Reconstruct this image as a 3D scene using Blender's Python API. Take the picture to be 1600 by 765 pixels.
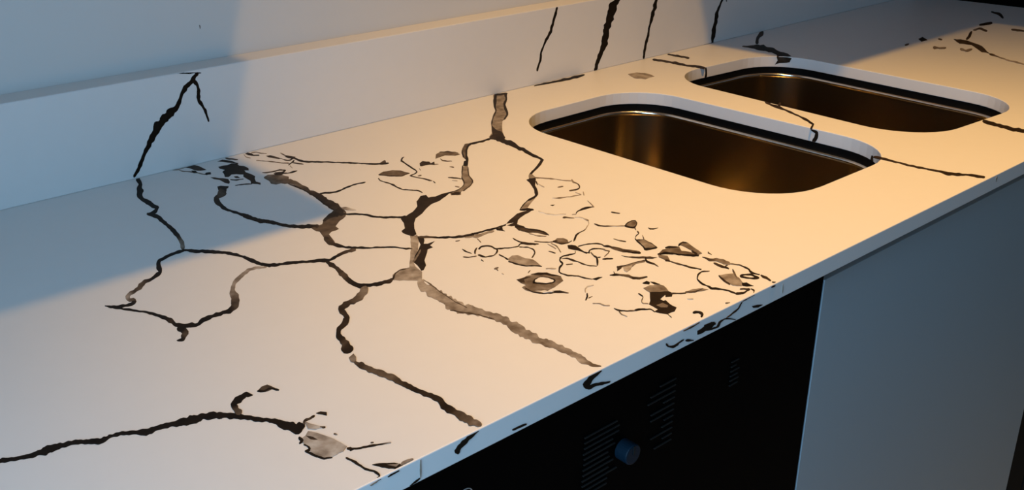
import bpy, bmesh, math, random
from mathutils import Matrix, Vector

random.seed(5)
for o in list(bpy.data.objects):
    bpy.data.objects.remove(o, do_unlink=True)
SC = bpy.context.scene
COL = SC.collection

# ------------------------------------------------------------------ camera
# world: x along the back wall, y towards the wall (upstand face at y=0), z=0 the worktop
FPX, PPX, PPY = 1535.473, 613.327, 268.745
cam_d = bpy.data.cameras.new('camera')
cam = bpy.data.objects.new('camera', cam_d)
COL.objects.link(cam)
cam_d.sensor_fit = 'HORIZONTAL'
cam_d.sensor_width = 36.0
cam_d.lens = FPX * 36.0 / 1600.0
cam_d.shift_x = (800.0 - PPX) / 1600.0
cam_d.shift_y = (PPY - 382.5) / 1600.0
cam_d.clip_start = 0.02
cam.matrix_world = Matrix([[0.7948679, 0.2179604, -0.5662847, -0.485902], [-0.606403, 0.2523396, -0.7540558, -0.966737], [-0.0214582, 0.9427714, 0.3327485, 0.35404], [0, 0, 0, 1]])
SC.camera = cam

# ------------------------------------------------------------------ light
w = bpy.data.worlds.new('sky'); SC.world = w; w.use_nodes = True
w.node_tree.nodes['Background'].inputs[0].default_value = (0.45, 0.62, 0.85, 1)
w.node_tree.nodes['Background'].inputs[1].default_value = 0.5

LAMP = (0.36, -0.60, 1.35)           # warm ceiling downlight
LAMP_W, LAMP_COL = 96.0, (1.0, 0.54, 0.13)
DAY_W, DAY_COL = 21.0, (0.35, 0.66, 1.0)
dl = bpy.data.lights.new('window_daylight', 'AREA'); dl.shape = 'RECTANGLE'
dl.size, dl.size_y = 1.55, 0.7
dl.energy, dl.color = DAY_W, DAY_COL
dlo = bpy.data.objects.new('window_daylight', dl); COL.objects.link(dlo)
dlo.location = (-0.91, -0.98, 0.52)
dlo.rotation_euler = (0, math.radians(-90), 0)     # shines towards +x through the window

vs = SC.view_settings
vs.view_transform = 'Standard'; vs.look = 'None'; vs.gamma = 1.0
vs.use_curve_mapping = False
vs.exposure = 0.0

# ------------------------------------------------------------------ helpers
def mat(name, col, rough=0.5, metal=0.0, spec=0.5, noise=None, bump=None, coat=0.0):
    m = bpy.data.materials.new(name); m.use_nodes = True
    nt = m.node_tree; b = nt.nodes['Principled BSDF']
    b.inputs['Base Color'].default_value = (*col, 1)
    b.inputs['Roughness'].default_value = rough
    b.inputs['Metallic'].default_value = metal
    b.inputs['Specular IOR Level'].default_value = spec
    b.inputs['Coat Weight'].default_value = coat
    tc = nt.nodes.new('ShaderNodeTexCoord')
    if noise:
        sc, amt = noise
        n = nt.nodes.new('ShaderNodeTexNoise'); n.inputs['Scale'].default_value = sc
        n.inputs['Detail'].default_value = 4
        nt.links.new(tc.outputs['Object'], n.inputs['Vector'])
        r = nt.nodes.new('ShaderNodeMapRange')
        r.inputs['To Min'].default_value = 1 - amt; r.inputs['To Max'].default_value = 1 + amt
        nt.links.new(n.outputs['Fac'], r.inputs['Value'])
        x = nt.nodes.new('ShaderNodeVectorMath'); x.operation = 'SCALE'
        x.inputs[0].default_value = col
        nt.links.new(r.outputs['Result'], x.inputs['Scale'])
        nt.links.new(x.outputs['Vector'], b.inputs['Base Color'])
    if bump:
        sc, st = bump
        n2 = nt.nodes.new('ShaderNodeTexNoise'); n2.inputs['Scale'].default_value = sc
        nt.links.new(tc.outputs['Object'], n2.inputs['Vector'])
        bp = nt.nodes.new('ShaderNodeBump'); bp.inputs['Strength'].default_value = st
        bp.inputs['Distance'].default_value = 0.002
        nt.links.new(n2.outputs['Fac'], bp.inputs['Height'])
        nt.links.new(bp.outputs['Normal'], b.inputs['Normal'])
    return m

STONE = (0.74, 0.725, 0.705)
M_stone = mat('white_quartz', STONE, 0.42, spec=0.35, noise=(60, 0.015))
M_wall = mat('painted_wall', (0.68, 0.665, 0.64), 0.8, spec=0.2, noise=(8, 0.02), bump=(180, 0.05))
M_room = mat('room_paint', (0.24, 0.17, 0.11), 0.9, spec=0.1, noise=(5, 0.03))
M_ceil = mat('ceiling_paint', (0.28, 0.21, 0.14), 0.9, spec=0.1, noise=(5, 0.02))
M_floor = mat('floor_tile', (0.45, 0.48, 0.50), 0.4, noise=(6, 0.1))
M_grout = mat('floor_grout', (0.10, 0.10, 0.10), 0.9, noise=(40, 0.1))
M_black = mat('black_enamel', (0.0008, 0.0008, 0.0009), 0.6, spec=0.02, noise=(30, 0.1))
M_dark = mat('dark_carcass', (0.010, 0.009, 0.008), 0.7, spec=0.08, noise=(30, 0.1))
M_slat = mat('dark_grey_louvre', (0.017, 0.016, 0.015), 0.6, spec=0.1, noise=(300, 0.3))
M_knob = mat('blue_black_knob', (0.003, 0.013, 0.024), 0.5, spec=0.15, noise=(80, 0.1))
M_wire = mat('pale_wire', (0.55, 0.55, 0.55), 0.35, metal=0.6, noise=(80, 0.1))
M_door = mat('blue_grey_gloss_door', (0.36, 0.43, 0.47), 0.36, spec=0.5, noise=(3, 0.04))
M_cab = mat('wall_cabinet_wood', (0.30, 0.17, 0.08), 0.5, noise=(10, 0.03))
M_cab2 = mat('orange_bounce_wood', (0.62, 0.31, 0.10), 0.5, noise=(10, 0.05))  # unseen right cabinets; orange added to bounce warm light onto the shaded worktop
M_band = mat('black_band', (0.003, 0.003, 0.003), 0.6, spec=0.1, noise=(60, 0.1))
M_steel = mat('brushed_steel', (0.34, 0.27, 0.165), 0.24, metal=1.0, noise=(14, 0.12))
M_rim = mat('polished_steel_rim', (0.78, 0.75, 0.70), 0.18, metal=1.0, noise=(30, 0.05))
M_chrome = mat('chrome', (0.7, 0.7, 0.7), 0.15, metal=1.0, noise=(30, 0.05))
M_frame = mat('window_frame_white', (0.7, 0.7, 0.7), 0.5, noise=(10, 0.02))

# vein pigment: "tone" runs from near-black pigment (0) to the stone's own white (1)
def vein_mat():
    m = bpy.data.materials.new('vein_pigment'); m.use_nodes = True
    nt = m.node_tree; b = nt.nodes['Principled BSDF']
    a = nt.nodes.new('ShaderNodeAttribute'); a.attribute_name = 'tone'
    tc = nt.nodes.new('ShaderNodeTexCoord')
    n = nt.nodes.new('ShaderNodeTexNoise'); n.inputs['Scale'].default_value = 90
    n.inputs['Detail'].default_value = 6
    nt.links.new(tc.outputs['Object'], n.inputs['Vector'])
    mr = nt.nodes.new('ShaderNodeMapRange')
    mr.inputs['From Min'].default_value = 0.3; mr.inputs['From Max'].default_value = 0.7
    mr.inputs['To Min'].default_value = 0.65; mr.inputs['To Max'].default_value = 1.35
    nt.links.new(n.outputs['Fac'], mr.inputs['Value'])
    mu = nt.nodes.new('ShaderNodeMath'); mu.operation = 'MULTIPLY'
    nt.links.new(a.outputs['Fac'], mu.inputs[0]); nt.links.new(mr.outputs['Result'], mu.inputs[1])
    cr = nt.nodes.new('ShaderNodeValToRGB')
    e = cr.color_ramp.elements
    e[0].position = 0.0; e[0].color = (0.003, 0.0026, 0.0022, 1)
    e[1].position = 1.0; e[1].color = (*STONE, 1)
    for ps, c in ((0.10, (0.032, 0.020, 0.012)), (0.25, (0.115, 0.083, 0.057)), (0.5, (0.35, 0.30, 0.25)), (0.8, (0.60, 0.57, 0.53))):
        k = cr.color_ramp.elements.new(ps); k.color = (*c, 1)
    nt.links.new(mu.outputs['Value'], cr.inputs['Fac'])
    nt.links.new(cr.outputs['Color'], b.inputs['Base Color'])
    b.inputs['Roughness'].default_value = 0.5; b.inputs['Specular IOR Level'].default_value = 0.06
    return m
M_vein = vein_mat()

def empty(name, loc=(0, 0, 0)):
    o = bpy.data.objects.new(name, None); COL.objects.link(o); o.location = loc
    o.empty_display_size = 0.05
    return o

def tag(o, label=None, cat=None, group=None, kind=None):
    if label: o['label'] = label
    if cat: o['category'] = cat
    if group: o['group'] = group
    if kind: o['kind'] = kind
    return o

def link(name, bm, m, parent=None, smooth=False, bevel=0.0, seg=2):
    me = bpy.data.meshes.new(name); bm.to_mesh(me); bm.free()
    me.materials.append(m)
    if smooth:
        for p in me.polygons: p.use_smooth = True
    o = bpy.data.objects.new(name, me); COL.objects.link(o)
    if parent:
        o.parent = parent
        o.matrix_parent_inverse = Matrix.Translation(-Vector(parent.location)) if parent.type == 'EMPTY' else Matrix()
    if bevel:
        md = o.modifiers.new('bevel', 'BEVEL'); md.width = bevel; md.segments = seg
        md.limit_method = 'ANGLE'; md.angle_limit = math.radians(50)
    return o

def bx(bm, x0, x1, y0, y1, z0, z1):
    r = bmesh.ops.create_cube(bm, size=1.0)
    bmesh.ops.scale(bm, vec=(x1 - x0, y1 - y0, z1 - z0), verts=r['verts'])
    bmesh.ops.translate(bm, vec=((x0 + x1) / 2, (y0 + y1) / 2, (z0 + z1) / 2), verts=r['verts'])

def box(name, m, ext, parent=None, bevel=0.0):
    bm = bmesh.new(); bx(bm, *ext)
    return link(name, bm, m, parent, bevel=bevel)

def cyl(bm, p0, p1, r, n=24):
    p0, p1 = Vector(p0), Vector(p1); d = p1 - p0
    r_ = bmesh.ops.create_cone(bm, cap_ends=True, segments=n, radius1=r, radius2=r, depth=d.length)
    q = d.to_track_quat('Z', 'Y').to_matrix().to_4x4()
    bmesh.ops.transform(bm, matrix=Matrix.Translation((p0 + p1) / 2) @ q, verts=r_['verts'])

def tube(bm, pts, rad, n=10):
    rings = []
    pts = [Vector(p) for p in pts]
    for i, p in enumerate(pts):
        t = (pts[min(i + 1, len(pts) - 1)] - pts[max(i - 1, 0)]).normalized()
        q = t.to_track_quat('Z', 'Y')
        rings.append([bm.verts.new(p + q @ Vector((rad * math.cos(2 * math.pi * k / n), rad * math.sin(2 * math.pi * k / n), 0))) for k in range(n)])
    for a, b in zip(rings, rings[1:]):
        for k in range(n):
            bm.faces.new((a[k], a[(k + 1) % n], b[(k + 1) % n], b[k]))
    bm.faces.new(rings[0][::-1]); bm.faces.new(rings[-1])

def rrect(cx, cy, wx, wy, r, rot, n=10, off=0.0):
    """closed rounded-rectangle outline, counter-clockwise; off > 0 grows it"""
    out = []; wx += 2 * off; wy += 2 * off; r = max(0.004, r + off)
    for sx, sy, a0 in ((1, 1, 0), (-1, 1, 90), (-1, -1, 180), (1, -1, 270)):
        for k in range(n + 1):
            a = math.radians(a0 + 90 * k / n)
            out.append((sx * (wx / 2 - r) + r * math.cos(a), sy * (wy / 2 - r) + r * math.sin(a)))
    c, s = math.cos(rot), math.sin(rot)
    return [(cx + c * x - s * y, cy + s * x + c * y) for x, y in out]

# ------------------------------------------------------------------ dimensions
DEP, TH, UPH, UPT = 0.58, 0.01646, 0.10714, 0.03691
XL, XR = -0.9, 1.60                    # worktop from the window wall to the tall unit
FLOOR, CEIL = -0.88, 1.47
HOLE1 = (0.468, -0.2925, 0.254, 0.381, 0.075, 0.0)
HOLE2 = (0.785, -0.2905, 0.256, 0.386, 0.075, math.radians(-3.5))

# ------------------------------------------------------------------ the room
fl = tag(box('floor', M_grout, (-1.00, 2.6, -3.3, 0.15, FLOOR - 0.1, FLOOR - 0.004)), kind='structure')
tile_me = None
for ix in range(8):
    for iy in range(6):
        x0, y0 = -1.00 + ix * 0.57, -3.3 + iy * 0.57
        if tile_me is None:
            bm = bmesh.new(); bx(bm, 0, 0.565, 0, 0.565, -0.004, 0)
            t = link('floor_tile', bm, M_floor, fl); tile_me = t.data
        else:
            t = bpy.data.objects.new('floor_tile', tile_me); COL.objects.link(t); t.parent = fl
        t.location = (x0, y0, FLOOR)
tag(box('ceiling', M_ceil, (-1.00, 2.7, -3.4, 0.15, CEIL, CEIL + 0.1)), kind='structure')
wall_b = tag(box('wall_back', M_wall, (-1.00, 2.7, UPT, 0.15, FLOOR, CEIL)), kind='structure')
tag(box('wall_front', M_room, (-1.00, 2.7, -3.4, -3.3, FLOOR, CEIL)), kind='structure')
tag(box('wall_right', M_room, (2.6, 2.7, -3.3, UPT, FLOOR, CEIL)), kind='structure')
# window wall on the left with a real opening
WY0, WY1, WZ0, WZ1 = -1.38, -0.60, -0.30, 1.34
bm = bmesh.new()
bx(bm, -1.00, -0.90, -3.3, WY0, FLOOR, CEIL); bx(bm, -1.00, -0.90, WY1, UPT, FLOOR, CEIL)
bx(bm, -1.00, -0.90, WY0, WY1, FLOOR, WZ0); bx(bm, -1.00, -0.90, WY0, WY1, WZ1, CEIL)
tag(link('wall_left', bm, M_room), kind='structure')
win = tag(empty('window_1', (-0.95, (WY0 + WY1) / 2, WZ0)), kind='structure')
bm = bmesh.new()
bx(bm, -0.99, -0.95, WY0, WY0 + 0.05, WZ0, WZ1); bx(bm, -0.99, -0.95, WY1 - 0.05, WY1, WZ0, WZ1)
bx(bm, -0.99, -0.95, WY0 + 0.05, WY1 - 0.05, WZ0, WZ0 + 0.05); bx(bm, -0.99, -0.95, WY0 + 0.05, WY1 - 0.05, WZ1 - 0.05, WZ1)
link('window_frame', bm, M_frame, win)
box('window_sill', M_frame, (-0.95, -0.87, WY0 - 0.03, WY1 + 0.03, WZ0 - 0.03, WZ0), win)
mg = bpy.data.materials.new('window_glass'); mg.use_nodes = True
nt = mg.node_tree; g = nt.nodes.new('ShaderNodeBsdfTransparent'); gl = nt.nodes.new('ShaderNodeBsdfGlossy')
gl.inputs['Roughness'].default_value = 0.02
mx = nt.nodes.new('ShaderNodeMixShader'); mx.inputs[0].default_value = 0.06
nt.links.new(g.outputs[0], mx.inputs[1]); nt.links.new(gl.outputs[0], mx.inputs[2])
nt.links.new(mx.outputs[0], nt.nodes['Material Output'].inputs['Surface'])
box('pane', mg, (-0.972, -0.968, WY0 + 0.05, WY1 - 0.05, WZ0 + 0.05, WZ1 - 0.05), win)

# ------------------------------------------------------------------ worktop slab with two cut-outs
top = tag(empty('worktop', (0.0, -0.29, 0.0)), 'long white quartz worktop with dark crack-like veins and two sink cut-outs', 'worktop')
def slab():
    bm = bmesh.new()
    loops = [[(XL, -DEP), (XR, -DEP), (XR, UPT), (XL, UPT)], rrect(*HOLE1), rrect(*HOLE2)]
    for zz in (0.0, -TH):
        edges = []
        for lp in loops:
            vs_ = [bm.verts.new((x, y, zz)) for x, y in lp]
            for a, b in zip(vs_, vs_[1:] + vs_[:1]):
                edges.append(bm.edges.new((a, b)))
        bmesh.ops.triangle_fill(bm, use_beauty=True, edges=edges)
    bm.verts.ensure_lookup_table()
    n = len(bm.verts) // 2; k = 0
    for lp in loops:
        m = len(lp)
        for i in range(m):
            a, b = k + i, k + (i + 1) % m
            bm.faces.new((bm.verts[a], bm.verts[b], bm.verts[n + b], bm.verts[n + a]))
        k += m
    bmesh.ops.recalc_face_normals(bm, faces=bm.faces)
    return bm
link('slab', slab(), M_stone, top, bevel=0.0007, seg=2)

upst = tag(empty('upstand', (0.0, UPT / 2, 0.0)), 'low quartz upstand along the back of the worktop, with dark upright veins', 'upstand')
box('upstand_slab', M_stone, (XL, XR, 0.0, UPT, 0.0, UPH), upst, bevel=0.0012)

# ------------------------------------------------------------------ veins (inlaid pigment, traced on the slab's own planes, 0.05 mm units)
VEINS = [
('U','r',0,'3 3 3 3 3 3 3 3 3 3 3 3 3 3 3 3 3 3 3 3 3 3 3 3 3 3 3 3 3 3 3 3 3 3 3 3 3 3 3 3 3 3 3 3 3 3 3 3 3 3 3 3 3 3 3 3 3 3 3 3 3 3 3 3 3 3 3 3 3 3 3 3 3 3 3 3 3 3 3','-2163 32 -2189 53 -2133 52 -2184 93 -2111 78 -2162 119 -2087 103 -2141 146 -2060 125 -2122 175 -2035 149 -2103 204 -2020 182 -2080 229 -2001 212 -2064 258 -1976 237 -2055 292 -1956 266 -2038 322 -1944 300 -2021 352 -1932 333 -2003 381 -1910 360 -1981 408 -1894 391 -1964 438 -1884 425 -1951 471 -1867 455 -1932 501 -1850 485 -1913 530 -1829 513 -1898 561 -1805 537 -1887 595 -1784 565 -1869 625 -1763 592 -1845 650 -1736 614 -1823 677 -1711 638 -1805 707 -1700 673 -1798 745 -1689 707 -1787 780 -1658 727 -1762 804 -1624 744 -1743 835 -1609 774 -1730 869 -1596 807 -1714 901 -1575 834 -1688 924 -1553 862 -1664 947 -1522 885 -1646 972 -1490 910 -1628 996 -1474 944 -1623 1031 -1455 968 -1616 1072 -1437 984 -1600 1117 -1424 1008 -1580 1160 -1402 1031 -1540 1175 -1374 1050 -1485 1168 -1351 1076 -1455 1187 -1329 1103 -1447 1229 -1290 1112 -1423 1255 -1259 1127 -1401 1283 -1242 1160 -1374 1306 -1210 1175 -1324 1303 -1183 1194 -1291 1320 -1158 1209 -1278 1365 -1126 1210 -1246 1392 -1109 1242 -1208 1403 -1091 1278 -1172 1413 -1056 1293 -1132 1412 -1020 1316 -1098 1415 -993 1351 -1076 1431 -971 1387 -1054 1451 -952 1419 -1035 1479 -929 1447 -1020 1509 -913 1482 -999 1534 -904 1520 -980 1560 -892 1554 -960 1588 -877 1585 -945 1620 -863 1616 -932 1653 -849 1645 -917 1687 -827 1668 -898 1720 -798 1687 -877 1750 -767 1706 -858 1780 -749 1733 -842 1815 -739 1766 -815 1846 -713 1782 -776 1862 -682 1795 -744 1883 -655 1821 -715 1901 -621 1842 -686 1911 -585 1863 -662 1927 -553 1888 -643 1953 -534 1916 -626 1985 -527 1950 -600 2014 -509 1978 -565 2034 -478 1995 -535 2055 -451 2016 -509 2079 -441 2059 -465 2084'),
('U','r',0,'3 3 3 3 3 3 3 3 3 3 3 3 3 3 3 3','-946 2127 -946 2127 -908 2124 -909 2127 -872 2115 -870 2127 -837 2110 -832 2127 -801 2104 -796 2127 -763 2098 -760 2117 -725 2089 -722 2115 -687 2080 -685 2109 -650 2074 -647 2104 -611 2075 -609 2100 -572 2075 -571 2095 -534 2069 -533 2087 -496 2063 -495 2082 -458 2053 -456 2078 -420 2043 -418 2071 -381 2046 -380 2058'),
('U','r',0,'3 3 3 3 3 3 3 3 3 3 3 3 3 3 3 3 3 3 3 3 3 3 3 3 3 3 3 3 3 3','-602 1899 -569 1929 -591 1858 -527 1916 -573 1826 -500 1886 -551 1806 -481 1847 -532 1790 -468 1806 -524 1766 -462 1767 -519 1733 -454 1729 -517 1698 -441 1691 -524 1663 -436 1654 -529 1630 -447 1618 -529 1595 -454 1583 -540 1561 -447 1545 -545 1525 -450 1510 -537 1484 -463 1480 -531 1442 -456 1453 -519 1400 -436 1429 -499 1364 -417 1400 -472 1334 -404 1364 -449 1304 -393 1326 -433 1272 -380 1289 -416 1238 -361 1254 -402 1203 -336 1221 -394 1168 -324 1184 -382 1134 -322 1145 -368 1100 -318 1106 -359 1064 -311 1069 -349 1028 -300 1032 -338 992 -290 996 -330 955 -284 959 -314 919 -289 921'),
('U','r',0,'3 3 3 3 3 3 3 3 3 3 3 3 3 3 3 3 3 3 3 3 3 3 3 3 3 3 3 3 3 3 3 3 3 3 3 3 3 3 3 3 3 3 3','10741 2127 10789 2119 10705 2099 10793 2071 10698 2054 10773 2030 10683 2011 10768 1985 10662 1971 10766 1938 10648 1928 10750 1896 10630 1887 10727 1856 10614 1845 10708 1815 10597 1803 10693 1772 10583 1760 10676 1730 10578 1714 10661 1688 10563 1672 10656 1642 10533 1634 10640 1600 10509 1594 10615 1560 10504 1549 10602 1517 10500 1504 10599 1469 10472 1468 10586 1423 10444 1435 10548 1386 10426 1396 10509 1352 10402 1357 10482 1313 10368 1323 10460 1272 10329 1291 10426 1239 10302 1251 10387 1210 10288 1206 10365 1172 10267 1165 10341 1134 10248 1123 10309 1098 10230 1082 10286 1059 10203 1043 10270 1017 10174 1005 10250 977 10153 963 10227 938 10137 918 10206 898 10125 874 10201 853 10120 828 10209 803 10117 782 10205 757 10113 736 10199 711 10107 692 10194 664 10090 651 10169 623 10071 610 10142 584 10054 567 10124 542 10033 527 10107 500 10012 486 10092 457 10003 441 10080 413 10010 390 10052 374'),
('U','r',0,'3 3 3 3 3 3 3 3 3 3 3 3 3 3 3 3 3 3 3 3 3 3 3 3 3 3 3 3 3 3 3 3 3 3 3 3 3 3 3 3 3 3 3 3 3 3 3 3 3 3','13327 2127 13462 2108 13256 2127 13511 2035 13230 2103 13463 2003 13213 2059 13423 1968 13184 2019 13406 1923 13109 2000 13366 1888 13027 1983 13323 1854 12978 1950 13323 1804 12953 1902 13337 1752 12961 1843 13326 1711 12956 1792 13299 1673 12923 1753 13270 1633 12914 1706 13241 1593 12913 1656 13202 1556 12893 1612 13206 1506 12876 1566 13230 1450 12866 1517 13190 1417 12866 1466 13135 1387 12869 1415 13113 1344 12825 1378 13117 1294 12774 1344 13117 1244 12786 1291 13071 1208 12792 1240 13026 1172 12758 1200 13032 1121 12757 1149 13040 1071 12784 1090 13040 1025 12769 1044 13041 977 12734 1003 13034 930 12729 956 13009 887 12719 909 12984 843 12709 865 13005 786 12722 817 13016 727 12721 773 12974 683 12696 735 12932 644 12677 692 12907 601 12676 641 12875 562 12661 595 12831 527 12638 553 12809 484 12613 512 12796 438 12577 475 12768 397 12561 430 12739 357 12559 379 12716 315 12533 337 12690 273 12510 295 12669 231 12495 248 12640 191 12471 204 12612 152 12471 153 12611 103 12471 102 12608 54 12444 60 12581 12 12445 10 12528 10'),
('U','r',0,'3 3 3 3 3 3 3 3 3 3 3 3 3 3 3 3 3 3 3 3 3 3 3 3 3 3 3 3 3 3 3 3 3 3 3 3 3 3 3 3 3','15182 1940 15249 1921 15124 1906 15272 1863 15107 1860 15250 1818 15099 1811 15224 1775 15079 1766 15209 1728 15053 1723 15201 1680 15019 1682 15206 1627 15014 1632 15217 1572 15039 1574 15203 1525 15023 1527 15158 1487 14978 1489 15122 1447 14951 1446 15127 1394 14945 1396 15131 1342 14945 1345 15099 1301 14936 1296 15074 1256 14924 1248 15070 1206 14912 1201 15053 1160 14904 1152 15021 1118 14902 1101 14994 1074 14888 1054 14978 1028 14865 1009 14959 982 14849 962 14943 935 14850 910 14943 884 14848 859 14939 834 14833 812 14938 783 14828 762 14944 730 14815 714 14929 682 14793 669 14904 638 14771 623 14899 588 14750 578 14889 539 14739 528 14860 496 14732 478 14843 450 14723 429 14837 400 14719 378 14833 350 14707 330 14827 300 14690 283 14810 252 14687 232 14798 204 14696 178 14795 153 14696 127 14790 102 14684 78 14788 51 14700 22 14758 10'),
('U','r',0,'3 3 3 3 3 3 3 3 3 3 3 3 3 3 3 3 3 3 3 3 3 3 3 3 3 3 3 3 3 3 3 3 3','18640 1500 18698 1479 18596 1460 18696 1424 18560 1419 18661 1381 18523 1377 18621 1341 18494 1332 18584 1299 18474 1285 18561 1252 18447 1239 18547 1202 18402 1199 18526 1156 18371 1153 18499 1113 18354 1103 18478 1067 18317 1059 18457 1020 18274 1017 18447 970 18259 967 18463 912 18264 912 18477 856 18263 858 18450 811 18254 807 18431 763 18260 752 18446 706 18255 700 18446 652 18233 652 18418 606 18218 603 18391 559 18203 553 18385 507 18174 506 18396 452 18153 457 18402 398 18168 399 18398 346 18176 344 18392 294 18170 292 18392 241 18167 239 18385 189 18165 186 18350 144 18180 128 18319 98 18203 69 18318 46 18213 13 18320 10 18207 10 18323 10 18226 10 18294 10'),
('U','r',1,'15 15 15 15','18802 1477 18818 1476 18802 1420 18841 1417 18806 1362 18863 1357 18836 1302 18869 1299'),
('U','r',0,'35 35 35 35 35 35 35','17816 10 17812 10 17909 10 17902 10 18000 10 17991 10 18090 10 18080 10 18185 10 18168 10 18282 10 18256 10 18365 10 18351 10'),
('U','b',0,'30','19212 10 19321 10 19478 10 19526 10 19401 10 19258 10'),
('W','r',1,'10 10 10','31 2951 47 2951 34 2907 54 2908 42 2863 52 2864'),
('T','r',0,'3 3 3 3 3 3 3 3 3 3 3 3 3 3 3 3 3 3 3 3 3 3 3 3 3 3 3','-2133 -12 -2064 -12 -2177 -91 -2057 -12 -2196 -183 -2077 -95 -2216 -268 -2100 -200 -2223 -336 -2138 -322 -2256 -411 -2182 -444 -2312 -483 -2235 -545 -2362 -566 -2277 -639 -2402 -660 -2292 -754 -2438 -755 -2329 -849 -2481 -847 -2386 -923 -2532 -952 -2426 -997 -2577 -1085 -2451 -1055 -2589 -1199 -2467 -1111 -2594 -1287 -2487 -1188 -2602 -1370 -2490 -1251 -2596 -1437 -2479 -1292 -2596 -1507 -2468 -1333 -2602 -1584 -2462 -1387 -2595 -1640 -2458 -1446 -2590 -1699 -2458 -1509 -2595 -1772 -2468 -1587 -2599 -1844 -2474 -1659 -2587 -1891 -2478 -1730 -2570 -1929 -2467 -1778 -2559 -1977 -2452 -1820 -2524 -1989 -2475 -1918'),
('T','r',0,'3 3 3 3 3 3 3 3 3 3','-2472 -1868 -2476 -1917 -2513 -1871 -2521 -1986 -2556 -1921 -2566 -2052 -2596 -1962 -2614 -2130 -2627 -1988 -2665 -2183 -2656 -2012 -2704 -2180 -2692 -2034 -2739 -2182 -2731 -2057 -2777 -2198 -2763 -2058 -2811 -2205 -2805 -2088 -2830 -2165'),
('T','r',0,'3 3 3 3 3 3 3 3 3 3 3 3 3 3 3 3 3 3 3 3 3 3 3 4 7 9 16 23 31 34 33 32 31 22 3','-2831 -2114 -2788 -2038 -2831 -2180 -2762 -2060 -2819 -2224 -2746 -2097 -2807 -2269 -2727 -2131 -2796 -2313 -2708 -2165 -2794 -2369 -2685 -2195 -2783 -2407 -2669 -2240 -2766 -2440 -2664 -2301 -2768 -2500 -2660 -2361 -2783 -2570 -2661 -2432 -2790 -2630 -2678 -2517 -2785 -2683 -2692 -2594 -2789 -2748 -2692 -2655 -2796 -2817 -2689 -2710 -2792 -2875 -2705 -2781 -2797 -2942 -2716 -2849 -2812 -3018 -2709 -2899 -2813 -3075 -2709 -2959 -2818 -3134 -2718 -3031 -2835 -3203 -2724 -3099 -2840 -3264 -2725 -3160 -2848 -3327 -2735 -3228 -2867 -3395 -2754 -3307 -2872 -3448 -2764 -3378 -2873 -3503 -2774 -3450 -2886 -3570 -2795 -3523 -2902 -3640 -2814 -3594 -2916 -3706 -2831 -3665 -2938 -3769 -2845 -3740 -2953 -3826 -2864 -3822 -2969 -3889 -2896 -3903 -3001 -3956 -2928 -3974 -3034 -4027 -2952 -4040 -3050 -4101 -2987 -4103 -3054 -4170 -3039 -4169'),
('T','r',0,'3 3 3 3 3 3 3 3 3 3 3 3 3 3 3 3 3 3 3 3 3 3 3 3 3 3 3 3 3 3 3 3 3 4 7 10 12 15 18 20 22 25 22 18 14 11 16 22 27 32 38 43 41 34 29 27 26 20 12 8 6 4 3 3 3 3 3 3 3 3 3 3 3 3 3 3 3 3 3','-3004 -4160 -3023 -4210 -3025 -4136 -3062 -4233 -3057 -4140 -3096 -4244 -3082 -4128 -3128 -4249 -3108 -4115 -3160 -4257 -3140 -4116 -3188 -4257 -3176 -4131 -3213 -4248 -3212 -4147 -3243 -4250 -3241 -4144 -3274 -4256 -3269 -4137 -3307 -4267 -3303 -4152 -3338 -4271 -3338 -4167 -3368 -4275 -3369 -4169 -3402 -4295 -3403 -4182 -3435 -4311 -3439 -4203 -3467 -4323 -3474 -4225 -3502 -4343 -3507 -4232 -3532 -4353 -3544 -4235 -3558 -4355 -3589 -4276 -3587 -4391 -3637 -4340 -3608 -4435 -3678 -4415 -3622 -4469 -3710 -4492 -3639 -4517 -3743 -4559 -3656 -4576 -3766 -4623 -3675 -4640 -3770 -4681 -3707 -4712 -3780 -4726 -3749 -4793 -3801 -4729 -3797 -4854 -3825 -4740 -3840 -4893 -3855 -4767 -3875 -4908 -3887 -4796 -3909 -4922 -3920 -4826 -3943 -4941 -3953 -4847 -3976 -4959 -3986 -4870 -4008 -4975 -4016 -4883 -4041 -4992 -4042 -4879 -4073 -5004 -4068 -4870 -4100 -5003 -4096 -4861 -4126 -5005 -4134 -4885 -4153 -5028 -4173 -4925 -4181 -5065 -4208 -4939 -4211 -5088 -4239 -4956 -4244 -5122 -4269 -5001 -4279 -5172 -4301 -5051 -4313 -5190 -4330 -5068 -4343 -5191 -4359 -5082 -4375 -5203 -4389 -5114 -4408 -5228 -4417 -5126 -4441 -5253 -4443 -5122 -4470 -5262 -4476 -5136 -4495 -5263 -4512 -5168 -4521 -5282 -4550 -5202 -4546 -5315 -4596 -5252 -4555 -5331 -4629 -5343 -4547 -5323 -4636 -5426 -4555 -5337 -4625 -5481 -4564 -5372 -4600 -5496 -4546 -5382 -4579 -5497 -4515 -5388 -4583 -5517 -4507 -5448 -4579 -5503 -4530 -5541 -4573 -5486 -4572 -5598 -4591 -5502 -4610 -5624 -4617 -5525 -4642 -5636 -4638 -5524 -4671 -5635 -4660 -5519 -4697 -5631 -4690 -5532 -4720 -5621 -4715 -5529 -4740 -5604 -4731 -5501 -4765 -5601 -4751 -5487 -4793 -5606 -4777 -5488 -4818 -5601 -4802 -5488 -4841 -5593 -4826 -5483 -4864 -5584 -4846 -5465 -4882 -5562 -4861 -5440 -4898 -5534 -4882 -5429 -4919 -5519 -4904 -5423 -4943 -5507 -4920 -5400 -4958 -5478 -4940 -5383 -4966 -5436 -4961 -5367 -4979 -5405 -4981 -5351 -4992 -5374'),
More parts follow.
